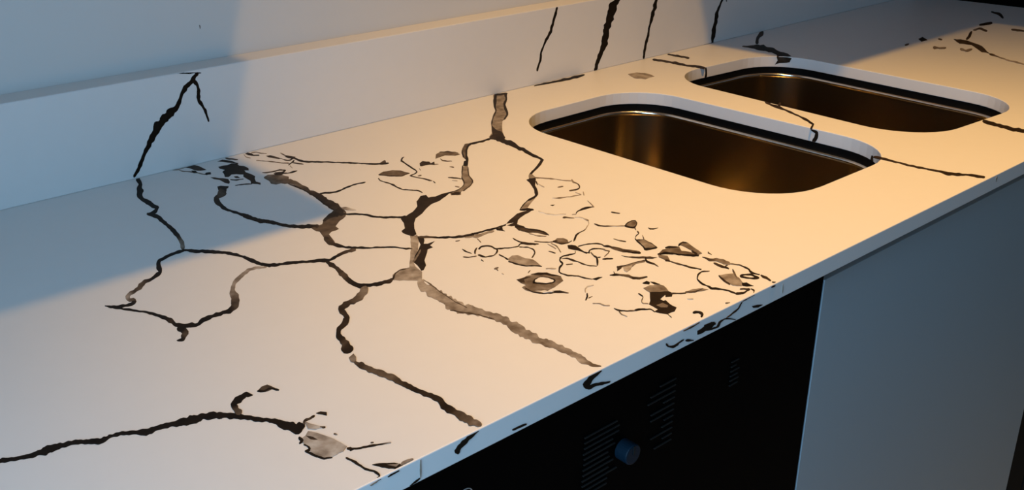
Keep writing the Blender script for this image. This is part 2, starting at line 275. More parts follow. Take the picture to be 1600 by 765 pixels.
('T','r',0,'3 3 3 3 3 3 3 3 3 3 3 3 3 3 3 3 3 3 3 3 3 3 3 3 3 3 3 3 3 3 3 3 3 3 3 5 6 8 10 8 6 4 3 3 3 3 3 3 3 3 3 3 3 3 3 3 3 3 3 3 3 3 3 3 3 3 3 3 3 3 3 3 3 3 3 3 3 3 4 8 11 14 16 17 19 21 23 26 28 30 32 33 34 36 37 38 39 40 39 38 37 36 35 36 38 40 41 43 45 46 47 48 49 50 50 50 50 50 50 50 50','-4924 -5500 -4912 -5474 -4915 -5540 -4891 -5490 -4902 -5569 -4874 -5513 -4886 -5594 -4854 -5529 -4866 -5610 -4832 -5542 -4846 -5627 -4814 -5563 -4829 -5650 -4804 -5599 -4817 -5682 -4792 -5631 -4803 -5711 -4771 -5647 -4787 -5733 -4752 -5664 -4769 -5755 -4731 -5679 -4752 -5777 -4712 -5698 -4734 -5797 -4700 -5730 -4720 -5824 -4687 -5760 -4705 -5850 -4671 -5784 -4686 -5868 -4655 -5807 -4670 -5892 -4640 -5833 -4655 -5919 -4627 -5864 -4637 -5939 -4611 -5886 -4617 -5953 -4591 -5902 -4601 -5977 -4572 -5921 -4588 -6005 -4554 -5941 -4573 -6029 -4538 -5968 -4568 -6070 -4526 -6000 -4559 -6104 -4510 -6024 -4540 -6121 -4493 -6047 -4527 -6150 -4479 -6074 -4521 -6190 -4467 -6104 -4509 -6219 -4459 -6141 -4493 -6241 -4448 -6173 -4483 -6274 -4430 -6194 -4479 -6316 -4420 -6226 -4473 -6353 -4408 -6256 -4461 -6381 -4390 -6279 -4449 -6407 -4380 -6314 -4443 -6441 -4375 -6357 -4442 -6483 -4365 -6390 -4447 -6531 -4347 -6415 -4435 -6559 -4339 -6454 -4420 -6583 -4347 -6508 -4424 -6631 -4354 -6558 -4427 -6683 -4360 -6603 -4418 -6726 -4352 -6628 -4400 -6754 -4332 -6635 -4383 -6778 -4316 -6653 -4371 -6806 -4304 -6681 -4353 -6825 -4291 -6708 -4331 -6835 -4274 -6727 -4313 -6855 -4254 -6741 -4293 -6869 -4233 -6750 -4270 -6879 -4207 -6751 -4252 -6896 -4179 -6749 -4230 -6906 -4157 -6757 -4207 -6919 -4150 -6787 -4180 -6930 -4144 -6818 -4147 -6921 -4126 -6825 -4119 -6919 -4101 -6823 -4090 -6909 -4069 -6795 -4061 -6888 -4034 -6758 -4033 -6873 -4000 -6735 -4006 -6864 -3970 -6724 -3980 -6861 -3943 -6723 -3953 -6860 -3916 -6720 -3928 -6860 -3887 -6710 -3901 -6853 -3858 -6706 -3871 -6835 -3834 -6717 -3842 -6822 -3811 -6732 -3817 -6823 -3783 -6729 -3795 -6835 -3748 -6705 -3770 -6838 -3720 -6699 -3746 -6843 -3700 -6718 -3723 -6854 -3679 -6732 -3692 -6841 -3650 -6726 -3660 -6824 -3620 -6716 -3637 -6833 -3594 -6720 -3615 -6845 -3569 -6724 -3595 -6867 -3543 -6720 -3567 -6880 -3518 -6714 -3526 -6853 -3494 -6693 -3488 -6827 -3468 -6674 -3452 -6816 -3441 -6657 -3409 -6798 -3418 -6630 -3358 -6757 -3404 -6600 -3315 -6693 -3389 -6567 -3277 -6631 -3368 -6533 -3232 -6569 -3353 -6500 -3205 -6498 -3329 -6465 -3178 -6439 -3304 -6419 -3146 -6386 -3291 -6365 -3136 -6330 -3269 -6311 -3135 -6273 -3248 -6256 -3123 -6221 -3212 -6199 -3108 -6176 -3166 -6140 -3086 -6142 -3129 -6079 -3059 -6106 -3091 -6025 -3031 -6055 -3053 -5982 -3000 -6014 -3016 -5933 -2971 -5984 -2976 -5882 -2943 -5964 -2934 -5844 -2911 -5945 -2895 -5811 -2876 -5921 -2858 -5787 -2840 -5891 -2822 -5765 -2806 -5864 -2785 -5741 -2773 -5847 -2748 -5718 -2737 -5819 -2710 -5693 -2700 -5789 -2674 -5673 -2667 -5779 -2640 -5660 -2634 -5764 -2602 -5637 -2599 -5735 -2559 -5606 -2564 -5710 -2523 -5601 -2533 -5703 -2495 -5611 -2507 -5712 -2468 -5617 -2481 -5718 -2434 -5610 -2451 -5716 -2402 -5609 -2427 -5725 -2380 -5630 -2409 -5747 -2356 -5645 -2383 -5755 -2335 -5665 -2352 -5756 -2319 -5693 -2329 -5769 -2295 -5705 -2302 -5777 -2266 -5709 -2268 -5771 -2248 -5734'),
('T','r',0,'3 3 3 3 3 10 16 19 16 12 8 4 3 3 3 3','-4436 -6800 -4372 -6716 -4453 -6866 -4353 -6735 -4446 -6898 -4331 -6752 -4434 -6918 -4307 -6774 -4432 -6936 -4310 -6837 -4437 -6957 -4318 -6905 -4435 -6975 -4327 -6979 -4436 -6985 -4367 -7056 -4450 -6997 -4414 -7097 -4473 -7023 -4447 -7129 -4493 -7064 -4477 -7169 -4506 -7100 -4513 -7205 -4518 -7109 -4544 -7201 -4536 -7109 -4566 -7183 -4560 -7110 -4584 -7166 -4589 -7118 -4597 -7138'),
('T','r',0,'3 3 3 3 3 3 3 3 3 3 3 3 3 3 3 3 3 3 3 3 3 3 3 3 3 3 3 3 3 3 3 3 3 3 3 3 3 3 3 3 3 3 3 3 3 3 3 3 3 3 3 3 3 3 3 3 3','-3048 -4178 -3026 -4137 -3045 -4231 -2998 -4148 -3020 -4245 -2978 -4170 -3004 -4276 -2957 -4192 -3000 -4327 -2932 -4205 -2982 -4356 -2909 -4222 -2962 -4380 -2893 -4252 -2948 -4415 -2876 -4278 -2928 -4439 -2854 -4297 -2905 -4455 -2837 -4327 -2880 -4469 -2819 -4354 -2849 -4470 -2789 -4357 -2828 -4491 -2761 -4366 -2819 -4533 -2746 -4397 -2802 -4562 -2726 -4420 -2777 -4575 -2701 -4435 -2755 -4593 -2685 -4464 -2733 -4612 -2666 -4489 -2715 -4637 -2640 -4501 -2700 -4668 -2622 -4528 -2678 -4687 -2609 -4563 -2653 -4700 -2587 -4582 -2631 -4718 -2565 -4601 -2611 -4741 -2551 -4633 -2594 -4768 -2534 -4662 -2571 -4784 -2511 -4680 -2547 -4797 -2491 -4704 -2538 -4836 -2473 -4731 -2528 -4872 -2452 -4754 -2506 -4891 -2434 -4780 -2491 -4921 -2424 -4819 -2480 -4956 -2415 -4858 -2465 -4986 -2395 -4881 -2450 -5013 -2373 -4902 -2434 -5039 -2364 -4943 -2419 -5069 -2363 -4993 -2402 -5097 -2353 -5030 -2391 -5131 -2342 -5066 -2387 -5176 -2338 -5110 -2383 -5219 -2322 -5139 -2381 -5265 -2302 -5164 -2380 -5311 -2298 -5209 -2372 -5348 -2292 -5251 -2360 -5381 -2274 -5277 -2344 -5409 -2263 -5311 -2333 -5443 -2262 -5358 -2329 -5487 -2263 -5407 -2321 -5525 -2256 -5445 -2309 -5558 -2248 -5483 -2300 -5593 -2245 -5527 -2290 -5629 -2235 -5560 -2276 -5661 -2217 -5581 -2260 -5689 -2202 -5605 -2250 -5724 -2202 -5654 -2244 -5765 -2198 -5698 -2233 -5799 -2177 -5717 -2202 -5802 -2164 -5747'),
('T','r',0,'3 3 3 3 3 3 3 3 3 3 3 3 3 3 3 3 3 3 3 3 3 3 3 3 3 3 3 3 3 3 3 3 3 3 3 3 3 3 3 3 3 3 3 3 3 3 3 3 3 3 3 3 3 3 3 3 3 3 3 3 4 5 7 8 10 11 12 13 14 15 17 22 26 30','-2380 -5125 -2343 -5081 -2390 -5187 -2316 -5098 -2387 -5232 -2313 -5143 -2381 -5272 -2310 -5189 -2378 -5317 -2305 -5230 -2378 -5365 -2300 -5273 -2374 -5408 -2295 -5315 -2364 -5444 -2283 -5348 -2350 -5476 -2273 -5383 -2344 -5515 -2267 -5423 -2340 -5559 -2258 -5459 -2324 -5589 -2258 -5504 -2313 -5626 -2249 -5537 -2303 -5663 -2225 -5551 -2279 -5678 -2210 -5578 -2266 -5710 -2197 -5608 -2253 -5743 -2182 -5633 -2230 -5761 -2166 -5654 -2210 -5783 -2146 -5672 -2186 -5799 -2122 -5686 -2168 -5821 -2092 -5688 -2148 -5843 -2069 -5703 -2120 -5851 -2060 -5742 -2089 -5851 -2035 -5752 -2056 -5849 -2005 -5753 -2028 -5855 -1987 -5779 -2005 -5871 -1962 -5790 -1981 -5884 -1927 -5782 -1959 -5900 -1895 -5783 -1936 -5915 -1866 -5789 -1909 -5922 -1844 -5807 -1883 -5931 -1822 -5825 -1856 -5939 -1797 -5837 -1832 -5952 -1773 -5850 -1813 -5975 -1750 -5866 -1786 -5983 -1729 -5885 -1757 -5988 -1706 -5900 -1734 -6005 -1679 -5908 -1709 -6015 -1651 -5916 -1683 -6025 -1631 -5936 -1663 -6047 -1616 -5965 -1643 -6067 -1594 -5983 -1615 -6074 -1565 -5988 -1588 -6082 -1537 -5996 -1571 -6107 -1511 -6008 -1553 -6129 -1486 -6021 -1527 -6140 -1460 -6031 -1499 -6147 -1428 -6033 -1473 -6157 -1400 -6040 -1449 -6171 -1375 -6053 -1431 -6195 -1353 -6069 -1415 -6222 -1329 -6085 -1395 -6243 -1303 -6096 -1368 -6252 -1287 -6121 -1333 -6252 -1272 -6146 -1299 -6253 -1255 -6169 -1263 -6251 -1228 -6173 -1229 -6249 -1187 -6152 -1196 -6247 -1146 -6131 -1155 -6229 -1112 -6125 -1112 -6205 -1078 -6119 -1076 -6200 -1038 -6101 -1041 -6197 -998 -6084 -1004 -6183 -961 -6077 -969 -6173 -923 -6071 -940 -6175 -884 -6061 -909 -6175 -845 -6054 -876 -6172 -813 -6055 -838 -6164 -784 -6065 -812 -6175 -753 -6068 -792 -6196 -712 -6057 -757 -6192 -677 -6054 -722 -6189 -646 -6059 -683 -6179 -636 -6099'),
('T','r',0,'3 5 6 8 10 10 10 10 10 11 13 16 18 20 18 16 14 12 10 8 6 5 3 3 3 3 3 3 3 3 3 3 3 3 3 3 3 3 3 4 5 6 7 8 10 11 12 14 15','-1360 -6214 -1323 -6181 -1388 -6281 -1304 -6208 -1392 -6328 -1307 -6253 -1411 -6387 -1307 -6297 -1431 -6444 -1295 -6331 -1416 -6472 -1287 -6369 -1405 -6505 -1299 -6423 -1406 -6547 -1317 -6480 -1409 -6592 -1318 -6524 -1425 -6644 -1317 -6567 -1440 -6696 -1330 -6620 -1456 -6749 -1339 -6669 -1487 -6809 -1340 -6713 -1496 -6853 -1349 -6764 -1488 -6887 -1360 -6815 -1501 -6936 -1360 -6859 -1516 -6987 -1372 -6908 -1523 -7035 -1400 -6964 -1533 -7087 -1410 -7008 -1541 -7138 -1412 -7046 -1549 -7186 -1421 -7091 -1545 -7225 -1426 -7133 -1542 -7267 -1428 -7170 -1544 -7314 -1426 -7202 -1535 -7347 -1426 -7240 -1525 -7378 -1420 -7272 -1525 -7424 -1409 -7295 -1514 -7463 -1399 -7315 -1478 -7466 -1382 -7329 -1439 -7458 -1359 -7340 -1413 -7466 -1341 -7359 -1391 -7481 -1322 -7378 -1370 -7497 -1303 -7396 -1349 -7515 -1284 -7414 -1320 -7519 -1260 -7425 -1290 -7521 -1230 -7427 -1274 -7544 -1200 -7429 -1259 -7570 -1177 -7442 -1230 -7576 -1153 -7453 -1201 -7580 -1122 -7452 -1173 -7587 -1096 -7460 -1136 -7578 -1071 -7471 -1101 -7572 -1036 -7465 -1076 -7583 -1009 -7471 -1055 -7604 -988 -7482 -1026 -7618 -961 -7481 -988 -7608 -932 -7483 -942 -7578 -897 -7474 -891 -7534 -870 -7486'),
('T','b',0,'45','455 -6280 501 -6317 578 -6336 440 -6554 308 -6700 187 -6847 73 -6952 -57 -7085 -212 -7213 -301 -7390 -324 -7503 -337 -7606 -440 -7732 -529 -7844 -616 -7827 -661 -7787 -706 -7751 -743 -7718 -786 -7669 -843 -7642 -876 -7586 -921 -7557 -792 -7387 -692 -7345 -596 -7308 -513 -7309 -471 -7339 -403 -7346 -311 -7228 -217 -7123 -125 -7019 -8 -6872 90 -6765 173 -6661 282 -6509 367 -6407'),
('T','b',0,'7','1623 -5006 1754 -4914 1879 -4815 2004 -4839 1944 -4989 2020 -4996 2084 -5031 2165 -5024 2276 -5002 2387 -5011 2502 -5025 2373 -5101 2228 -5173 2109 -5218 2000 -5271 1885 -5285 1769 -5302 1646 -5362 1524 -5430 1307 -5574 1180 -5631 1061 -5685 890 -5851 725 -6067 590 -6298 479 -6330 445 -6223 433 -6096 470 -6000 599 -5940 741 -5725 827 -5517 997 -5471 1107 -5425 1218 -5389 1335 -5317 1473 -5219'),
('T','b',0,'7','541 -6382 630 -6457 517 -6619 416 -6720 471 -6766 560 -6761 646 -6756 551 -6807 459 -6848 440 -6951 316 -6956 219 -7059 122 -7148 -24 -7285 -126 -7453 -277 -7575 -328 -7574 -286 -7480 -240 -7357 -212 -7213 -117 -7116 -26 -7024 95 -6933 219 -6829 351 -6711 436 -6550'),
('T','r',0,'30 31 32 33 34 35 34 32 31 30','-221 -7222 -218 -7198 -176 -7206 -169 -7149 -130 -7180 -123 -7122 -82 -7142 -76 -7093 -33 -7102 -28 -7056 16 -7068 20 -7023 65 -7029 68 -6987 114 -6990 117 -6944 164 -6948 166 -6906 214 -6895 216 -6877'),
('T','r',0,'10 11 12 14 15 15 15 15 15 16 17 18 18 19 20','-916 -7556 -919 -7531 -872 -7530 -877 -7485 -828 -7489 -833 -7449 -786 -7444 -787 -7407 -744 -7403 -739 -7364 -704 -7382 -694 -7344 -664 -7363 -653 -7332 -623 -7344 -611 -7314 -588 -7338 -570 -7302 -563 -7348 -537 -7305 -536 -7357 -506 -7311 -504 -7360 -480 -7323 -469 -7358 -455 -7336 -435 -7357 -422 -7337 -403 -7361 -394 -7348'),
('T','r',0,'20 20 20 20 20 20 18 16 13 11 9 6 4 3 3 3 3 3 3 3 3 4 5 6 7 8 9 10 11 11 12 12 13 14 14 15','505 -6458 539 -6414 520 -6487 586 -6401 544 -6503 612 -6415 566 -6522 631 -6438 590 -6538 657 -6453 615 -6553 687 -6463 638 -6569 704 -6490 660 -6588 716 -6522 684 -6604 734 -6546 704 -6625 755 -6567 721 -6651 776 -6587 740 -6673 796 -6608 760 -6695 806 -6641 779 -6718 827 -6661 804 -6734 855 -6672 829 -6750 883 -6684 844 -6777 911 -6696 864 -6798 932 -6716 893 -6809 960 -6729 930 -6811 985 -6744 956 -6824 998 -6774 969 -6855 1018 -6795 987 -6878 1044 -6810 1009 -6897 1071 -6822 1035 -6911 1107 -6825 1066 -6920 1140 -6830 1092 -6935 1164 -6846 1118 -6951 1182 -6869 1150 -6959 1205 -6887 1182 -6966 1239 -6890 1215 -6971 1275 -6890 1246 -6979 1307 -6897 1267 -7001 1335 -6911 1285 -7026 1367 -6917 1312 -7040 1409 -6912 1371 -7011 1423 -6943'),
('T','r',0,'50 50 49 49 48 48 48 47 47 46 46 45 45 44 44 44 43 43 43 42 42 41 41 41 40 40 40 39 39 39 39 39 38 38 38','-621 -7837 -543 -7803 -676 -7900 -518 -7832 -713 -7955 -524 -7874 -747 -8008 -551 -7925 -771 -8060 -576 -7972 -800 -8120 -579 -8007 -827 -8180 -591 -8045 -808 -8210 -575 -8070 -770 -8223 -548 -8089 -786 -8269 -554 -8129 -829 -8331 -554 -8164 -852 -8385 -539 -8184 -844 -8421 -554 -8222 -826 -8447 -577 -8268 -824 -8482 -572 -8298 -830 -8521 -576 -8336 -820 -8548 -587 -8379 -810 -8574 -604 -8426 -820 -8615 -633 -8482 -829 -8655 -637 -8519 -811 -8676 -619 -8542 -804 -8705 -612 -8570 -820 -8750 -618 -8609 -823 -8786 -616 -8640 -831 -8828 -598 -8658 -846 -8877 -589 -8681 -852 -8917 -587 -8710 -839 -8940 -591 -8746 -813 -8953 -612 -8796 -793 -8971 -617 -8834 -796 -9006 -605 -8858 -823 -9059 -607 -8893 -837 -9103 -594 -8915 -829 -9129 -571 -8931 -749 -9100 -634 -9012'),
('T','r',0,'42 42 42 42 42 42 43 43 43 43 43 43 43 43 43 42 42 42 42 42 41 40 40 39 38 38 37 37 36 36 36 36 36 35 35 35 35 35 35 35 35 35 35 35 35 35 35 35 35 35 35 34 34 34 34 34 34 35 35 35 36 36 36 37 37 37 37 37 37 37 36 36 36 36 36 36 36 36 36 36 35 35 35 35 35 35 36 36 37 37 38 38 39 39 40 40 41 41 41 41 42 42 42 40 38 36 34 32 30 29 27 25 23 22 20','-723 -8421 -588 -8342 -770 -8484 -533 -8345 -782 -8526 -557 -8395 -815 -8581 -588 -8449 -823 -8621 -572 -8475 -813 -8650 -557 -8502 -822 -8689 -595 -8559 -814 -8719 -585 -8588 -805 -8749 -544 -8600 -842 -8806 -564 -8645 -898 -8878 -597 -8693 -902 -8927 -588 -8712 -870 -8948 -562 -8716 -864 -8980 -570 -8752 -852 -9004 -591 -8802 -821 -9013 -582 -8828 -842 -9063 -566 -8850 -870 -9121 -554 -8871 -841 -9138 -558 -8899 -818 -9159 -589 -8951 -800 -9181 -598 -8990 -771 -9189 -558 -8985 -771 -9223 -523 -8987 -775 -9261 -526 -9024 -753 -9274 -517 -9050 -724 -9281 -505 -9074 -703 -9295 -515 -9118 -691 -9316 -510 -9148 -687 -9343 -501 -9176 -691 -9376 -494 -9206 -676 -9395 -478 -9226 -641 -9398 -470 -9253 -618 -9411 -479 -9293 -628 -9452 -484 -9331 -629 -9485 -473 -9354 -594 -9488 -454 -9371 -566 -9496 -441 -9392 -574 -9535 -436 -9421 -587 -9577 -438 -9456 -574 -9597 -421 -9475 -566 -9622 -394 -9487 -582 -9666 -388 -9514 -588 -9703 -382 -9541 -571 -9720 -380 -9571 -551 -9736 -393 -9614 -550 -9764 -389 -9643 -564 -9800 -362 -9659 -568 -9825 -349 -9688 -552 -9840 -364 -9734 -542 -9863 -399 -9785 -562 -9904 -420 -9828 -582 -9946 -415 -9856 -592 -9981 -385 -9870 -610 -10021 -353 -9884 -618 -10057 -356 -9914 -621 -10091 -371 -9950 -627 -10127 -370 -9978 -619 -10153 -367 -10005 -602 -10172 -373 -10038 -623 -10214 -375 -10069 -645 -10256 -397 -10112 -617 -10269 -426 -10158 -609 -10294 -407 -10176 -627 -10334 -385 -10192 -616 -10359 -399 -10227 -589 -10374 -408 -10259 -583 -10401 -409 -10286 -605 -10445 -398 -10308 -624 -10486 -380 -10325 -618 -10511 -392 -10362 -606 -10531 -428 -10414 -589 -10548 -445 -10454 -567 -10562 -433 -10475 -557 -10584 -430 -10501 -554 -10612 -417 -10521 -558 -10643 -382 -10525 -566 -10678 -377 -10549 -558 -10701 -386 -10583 -545 -10721 -368 -10599 -543 -10747 -360 -10622 -524 -10762 -363 -10653 -506 -10778 -362 -10680 -504 -10804 -375 -10717 -498 -10828 -378 -10747 -505 -10859 -371 -10771 -510 -10887 -352 -10789 -509 -10911 -336 -10809 -509 -10938 -353 -10847 -503 -10961 -365 -10881 -490 -10980 -354 -10903 -479 -11001 -346 -10925 -482 -11030 -339 -10948 -482 -11056 -337 -10974 -481 -11082 -350 -11009 -488 -11111 -357 -11041 -487 -11136 -348 -11064 -470 -11153 -344 -11090 -465 -11177 -347 -11118 -483 -11213 -334 -11138 -501 -11248 -330 -11163 -509 -11278 -348 -11198 -517 -11309 -349 -11225 -519 -11337 -348 -11250 -505 -11356 -368 -11286 -490 -11375 -381 -11318 -477 -11393 -382 -11345 -469 -11416 -379 -11369 -469 -11442 -381 -11394 -467 -11470 -391 -11422 -457 -11492 -388 -11442 -440 -11508 -376 -11459 -424 -11523 -371 -11481 -407 -11537 -367 -11505 -386 -11548 -354 -11523 -363 -11557 -348 -11545'),
('T','r',0,'50 47 43 40 37 33 30 27 23 20 20 20 20 20 20 20 20 20 20 20 20 20 20 20 20 20 20 20 20 20 20 20 20 20','-520 -7855 -499 -7841 -538 -7904 -506 -7883 -535 -7939 -513 -7924 -535 -7976 -512 -7960 -543 -8018 -512 -7997 -553 -8061 -512 -8034 -562 -8103 -519 -8075 -569 -8143 -532 -8119 -569 -8179 -540 -8161 -572 -8217 -542 -8199 -580 -8258 -551 -8240 -586 -8297 -566 -8285 -597 -8339 -574 -8326 -607 -8381 -577 -8363 -608 -8417 -583 -8402 -612 -8455 -591 -8442 -615 -8492 -595 -8479 -616 -8528 -594 -8513 -621 -8566 -598 -8550 -628 -8605 -604 -8589 -628 -8639 -604 -8623 -631 -8675 -606 -8659 -638 -8714 -612 -8697 -642 -8751 -619 -8735 -645 -8787 -627 -8774 -647 -8822 -626 -8807 -648 -8857 -617 -8834 -647 -8889 -613 -8864 -643 -8920 -613 -8898 -639 -8950 -616 -8933 -637 -8981 -617 -8967 -638 -9015 -614 -8998 -643 -9051 -610 -9028 -633 -9077 -613 -9063'),
('T','r',0,'20 19 18 17 17 16 15 15 15 15 15 15 15 15 15 15 15 15 15 16 16 17 17 17 18 18 19 19 20 20','-889 -8973 -875 -8959 -878 -8996 -856 -8974 -862 -9014 -833 -8987 -852 -9039 -820 -9008 -844 -9066 -815 -9038 -833 -9090 -807 -9064 -822 -9113 -797 -9088 -808 -9133 -785 -9110 -792 -9152 -773 -9133 -777 -9171 -761 -9155 -762 -9191 -746 -9174 -751 -9214 -729 -9192 -740 -9237 -710 -9208 -724 -9256 -697 -9228 -710 -9276 -687 -9253 -700 -9300 -675 -9276 -687 -9321 -662 -9296 -669 -9337 -646 -9315 -656 -9356 -631 -9335 -649 -9383 -623 -9361 -644 -9411 -619 -9389 -638 -9438 -612 -9416 -632 -9465 -602 -9439 -622 -9488 -591 -9462 -614 -9513 -586 -9490 -609 -9541 -577 -9514 -599 -9564 -564 -9535 -588 -9587 -557 -9562 -580 -9612 -554 -9590 -567 -9633 -552 -9620'),
('T','b',0,'27','40 -1728 171 -1664 283 -1725 343 -1786 408 -1868 426 -1978 461 -2057 363 -2217 286 -2197 225 -2168 116 -2314 -6 -2311 -60 -2196 0 -2008 -1 -1799'),
('T','r',0,'25 25 25 25 25 25 25 25 25 25 25 24 23 23 22 20 19 17 16 14 13 13 12 11 10 9 9 9 8 8 9 9 9 10 10 11 11 12 12 12 12 12 12 12','120 -2268 207 -2125 121 -2331 242 -2131 140 -2363 274 -2143 155 -2403 314 -2143 187 -2410 331 -2184 219 -2412 372 -2194 233 -2442 411 -2211 251 -2474 412 -2273 261 -2518 408 -2337 267 -2565 427 -2375 270 -2616 435 -2428 261 -2681 424 -2499 251 -2748 417 -2564 235 -2820 408 -2630 228 -2884 400 -2695 240 -2926 404 -2746 245 -2975 410 -2796 249 -3026 415 -2845 271 -3055 411 -2906 264 -3117 373 -3002 223 -3213 351 -3080 204 -3285 376 -3109 211 -3332 398 -3141 226 -3368 400 -3194 234 -3412 394 -3256 211 -3487 395 -3310 183 -3566 403 -3356 182 -3619 403 -3410 193 -3662 402 -3464 190 -3717 381 -3537 164 -3793 374 -3596 125 -3882 379 -3644 118 -3939 342 -3732 140 -3968 342 -3786 136 -4020 367 -3817 106 -4096 366 -3872 90 -4161 366 -3925 90 -4212 349 -3990 93 -4261 352 -4038 99 -4307 372 -4071 70 -4381 343 -4146 8 -4485 308 -4227 -13 -4552 291 -4292 75 -4526 236 -4389'),
('T','r',0,'15 14 13 12 11 10 8 7 6 5 5 5 5 5 4 4 4 4 4 4 4 4 5 5 5 5 5 5 6 6 7 7 7 8 8','208 -2420 225 -2399 206 -2479 231 -2448 205 -2536 242 -2492 208 -2589 251 -2537 213 -2639 260 -2583 218 -2689 267 -2630 224 -2737 269 -2683 227 -2789 275 -2732 231 -2840 276 -2787 240 -2883 272 -2846 246 -2930 272 -2902 243 -2988 275 -2954 239 -3047 278 -3005 241 -3098 278 -3059 234 -3159 272 -3119 222 -3225 271 -3174 223 -3278 273 -3226 225 -3328 267 -3286 218 -3386 258 -3349 208 -3448 248 -3412 202 -3506 241 -3472 193 -3567 233 -3533 177 -3634 221 -3596 167 -3695 209 -3659 157 -3756 197 -3722 143 -3821 186 -3783 132 -3882 182 -3838 122 -3943 179 -3892 118 -3998 170 -3951 122 -4045 166 -4006 114 -4103 160 -4062 95 -4170 145 -4126 88 -4226 136 -4184 88 -4276 134 -4236 91 -4324 114 -4303'),
('T','b',0,'22','189 -4250 254 -4275 310 -4307 228 -4563 99 -4726 -10 -4799 -125 -4848 -232 -4935 -333 -5018 -359 -5167 -452 -5188 -536 -5184 -645 -5258 -700 -5432 -744 -5579 -793 -5695 -867 -5632 -834 -5506 -823 -5392 -762 -5208 -708 -5039 -745 -4983 -743 -4878 -725 -4746 -633 -4747 -564 -4772 -472 -4772 -341 -4620 -187 -4574 -81 -4528 29 -4485'),
('T','r',0,'10 10 10 10 10 10 10 10 10 10 10 10 10 10 10','-385 -4683 -367 -4633 -350 -4693 -308 -4573 -304 -4671 -259 -4542 -258 -4648 -209 -4509 -213 -4631 -155 -4470 -172 -4621 -100 -4428 -135 -4622 -51 -4405 -97 -4619 -8 -4396 -65 -4631 49 -4352 -48 -4663 109 -4312 -23 -4649 175 -4284 19 -4612 237 -4271 32 -4640 268 -4294 37 -4689 274 -4344 115 -4632 242 -4448'),
('T','r',0,'40 44 49 53 58 63 70 77 83 90','264 -4350 299 -4305 265 -4401 339 -4308 280 -4434 372 -4320 287 -4478 389 -4351 305 -4509 400 -4389 330 -4530 410 -4428 346 -4562 418 -4469 367 -4588 431 -4505 397 -4602 447 -4537 427 -4616 449 -4588'),
('T','r',0,'15 14 14 13 13 12 11 10 9 8 7 6 5 4 3 3 3 3 3 3 3 3 3 3 3 3 3 3 3 3 3 3 3 3 3 3 3 3 3 3 3 3 3 3 3 3 3 3 3 3 3 3 4 6 8 11 13 15','-817 -5344 -758 -5300 -867 -5428 -735 -5330 -880 -5485 -735 -5377 -896 -5544 -757 -5440 -914 -5609 -762 -5487 -919 -5668 -742 -5507 -897 -5698 -756 -5557 -877 -5726 -784 -5629 -871 -5766 -780 -5668 -867 -5810 -762 -5691 -860 -5849 -754 -5726 -847 -5880 -750 -5767 -823 -5898 -742 -5802 -797 -5913 -736 -5841 -782 -5942 -735 -5884 -771 -5977 -724 -5916 -755 -6005 -699 -5929 -735 -6027 -669 -5937 -713 -6044 -656 -5967 -691 -6063 -645 -6000 -671 -6083 -617 -6011 -653 -6107 -595 -6028 -632 -6126 -582 -6058 -608 -6142 -560 -6076 -588 -6163 -530 -6082 -568 -6185 -504 -6095 -548 -6205 -488 -6122 -526 -6222 -476 -6154 -501 -6237 -457 -6176 -480 -6256 -437 -6196 -456 -6271 -419 -6220 -428 -6281 -398 -6240 -402 -6295 -372 -6252 -379 -6311 -340 -6255 -357 -6329 -312 -6265 -334 -6345 -290 -6284 -312 -6362 -272 -6307 -289 -6380 -253 -6330 -266 -6395 -228 -6344 -245 -6415 -205 -6360 -219 -6428 -184 -6380 -194 -6442 -158 -6392 -174 -6461 -133 -6406 -152 -6480 -111 -6424 -131 -6499 -90 -6444 -108 -6514 -69 -6464 -86 -6531 -48 -6484 -70 -6555 -33 -6511 -53 -6580 -19 -6540 -39 -6606 -7 -6570 -23 -6632 7 -6597 -6 -6656 27 -6617 5 -6688 43 -6643 14 -6721 61 -6665 41 -6734 90 -6675 74 -6738 113 -6691 92 -6760 123 -6723 114 -6779 129 -6760'),
('T','r',0,'3 3 3 3 3 3 3 3 3 3 3 3 3 3 3 3 3 3 3 3 3 3 3 3 3 3 3 3 3 3 3 3 3 3 3 3 3 3 3 3 3 3 3 3 4 6 8 11 13 15','-1420 -3398 -1351 -3309 -1448 -3488 -1328 -3334 -1442 -3534 -1316 -3375 -1437 -3581 -1299 -3407 -1430 -3627 -1299 -3462 -1412 -3659 -1305 -3522 -1402 -3701 -1299 -3568 -1392 -3743 -1285 -3602 -1379 -3780 -1265 -3629 -1369 -3821 -1261 -3677 -1359 -3862 -1259 -3726 -1357 -3917 -1237 -3745 -1349 -3966 -1225 -3776 -1322 -3983 -1213 -3811 -1288 -3988 -1190 -3831 -1267 -4010 -1176 -3866 -1253 -4045 -1154 -3890 -1237 -4075 -1138 -3923 -1221 -4102 -1128 -3967 -1209 -4135 -1104 -3989 -1200 -4174 -1086 -4020 -1181 -4201 -1082 -4068 -1151 -4212 -1074 -4109 -1141 -4252 -1063 -4146 -1136 -4299 -1054 -4185 -1120 -4330 -1042 -4221 -1110 -4368 -1029 -4255 -1092 -4396 -1011 -4283 -1072 -4421 -988 -4304 -1058 -4457 -978 -4340 -1047 -4496 -968 -4377 -1029 -4525 -947 -4398 -1005 -4542 -920 -4412 -987 -4570 -892 -4424 -971 -4599 -873 -4449 -941 -4609 -863 -4489 -919 -4629 -846 -4517 -907 -4668 -817 -4526 -889 -4696 -788 -4535 -868 -4719 -764 -4552 -839 -4730 -748 -4583 -807 -4733 -721 -4596 -789 -4760 -679 -4585 -769 -4785 -656 -4604 -739 -4794 -643 -4639 -702 -4791 -622 -4662 -662 -4782 -600 -4683 -655 -4827 -577 -4702 -654 -4882 -547 -4711 -595 -4844 -537 -4751'),
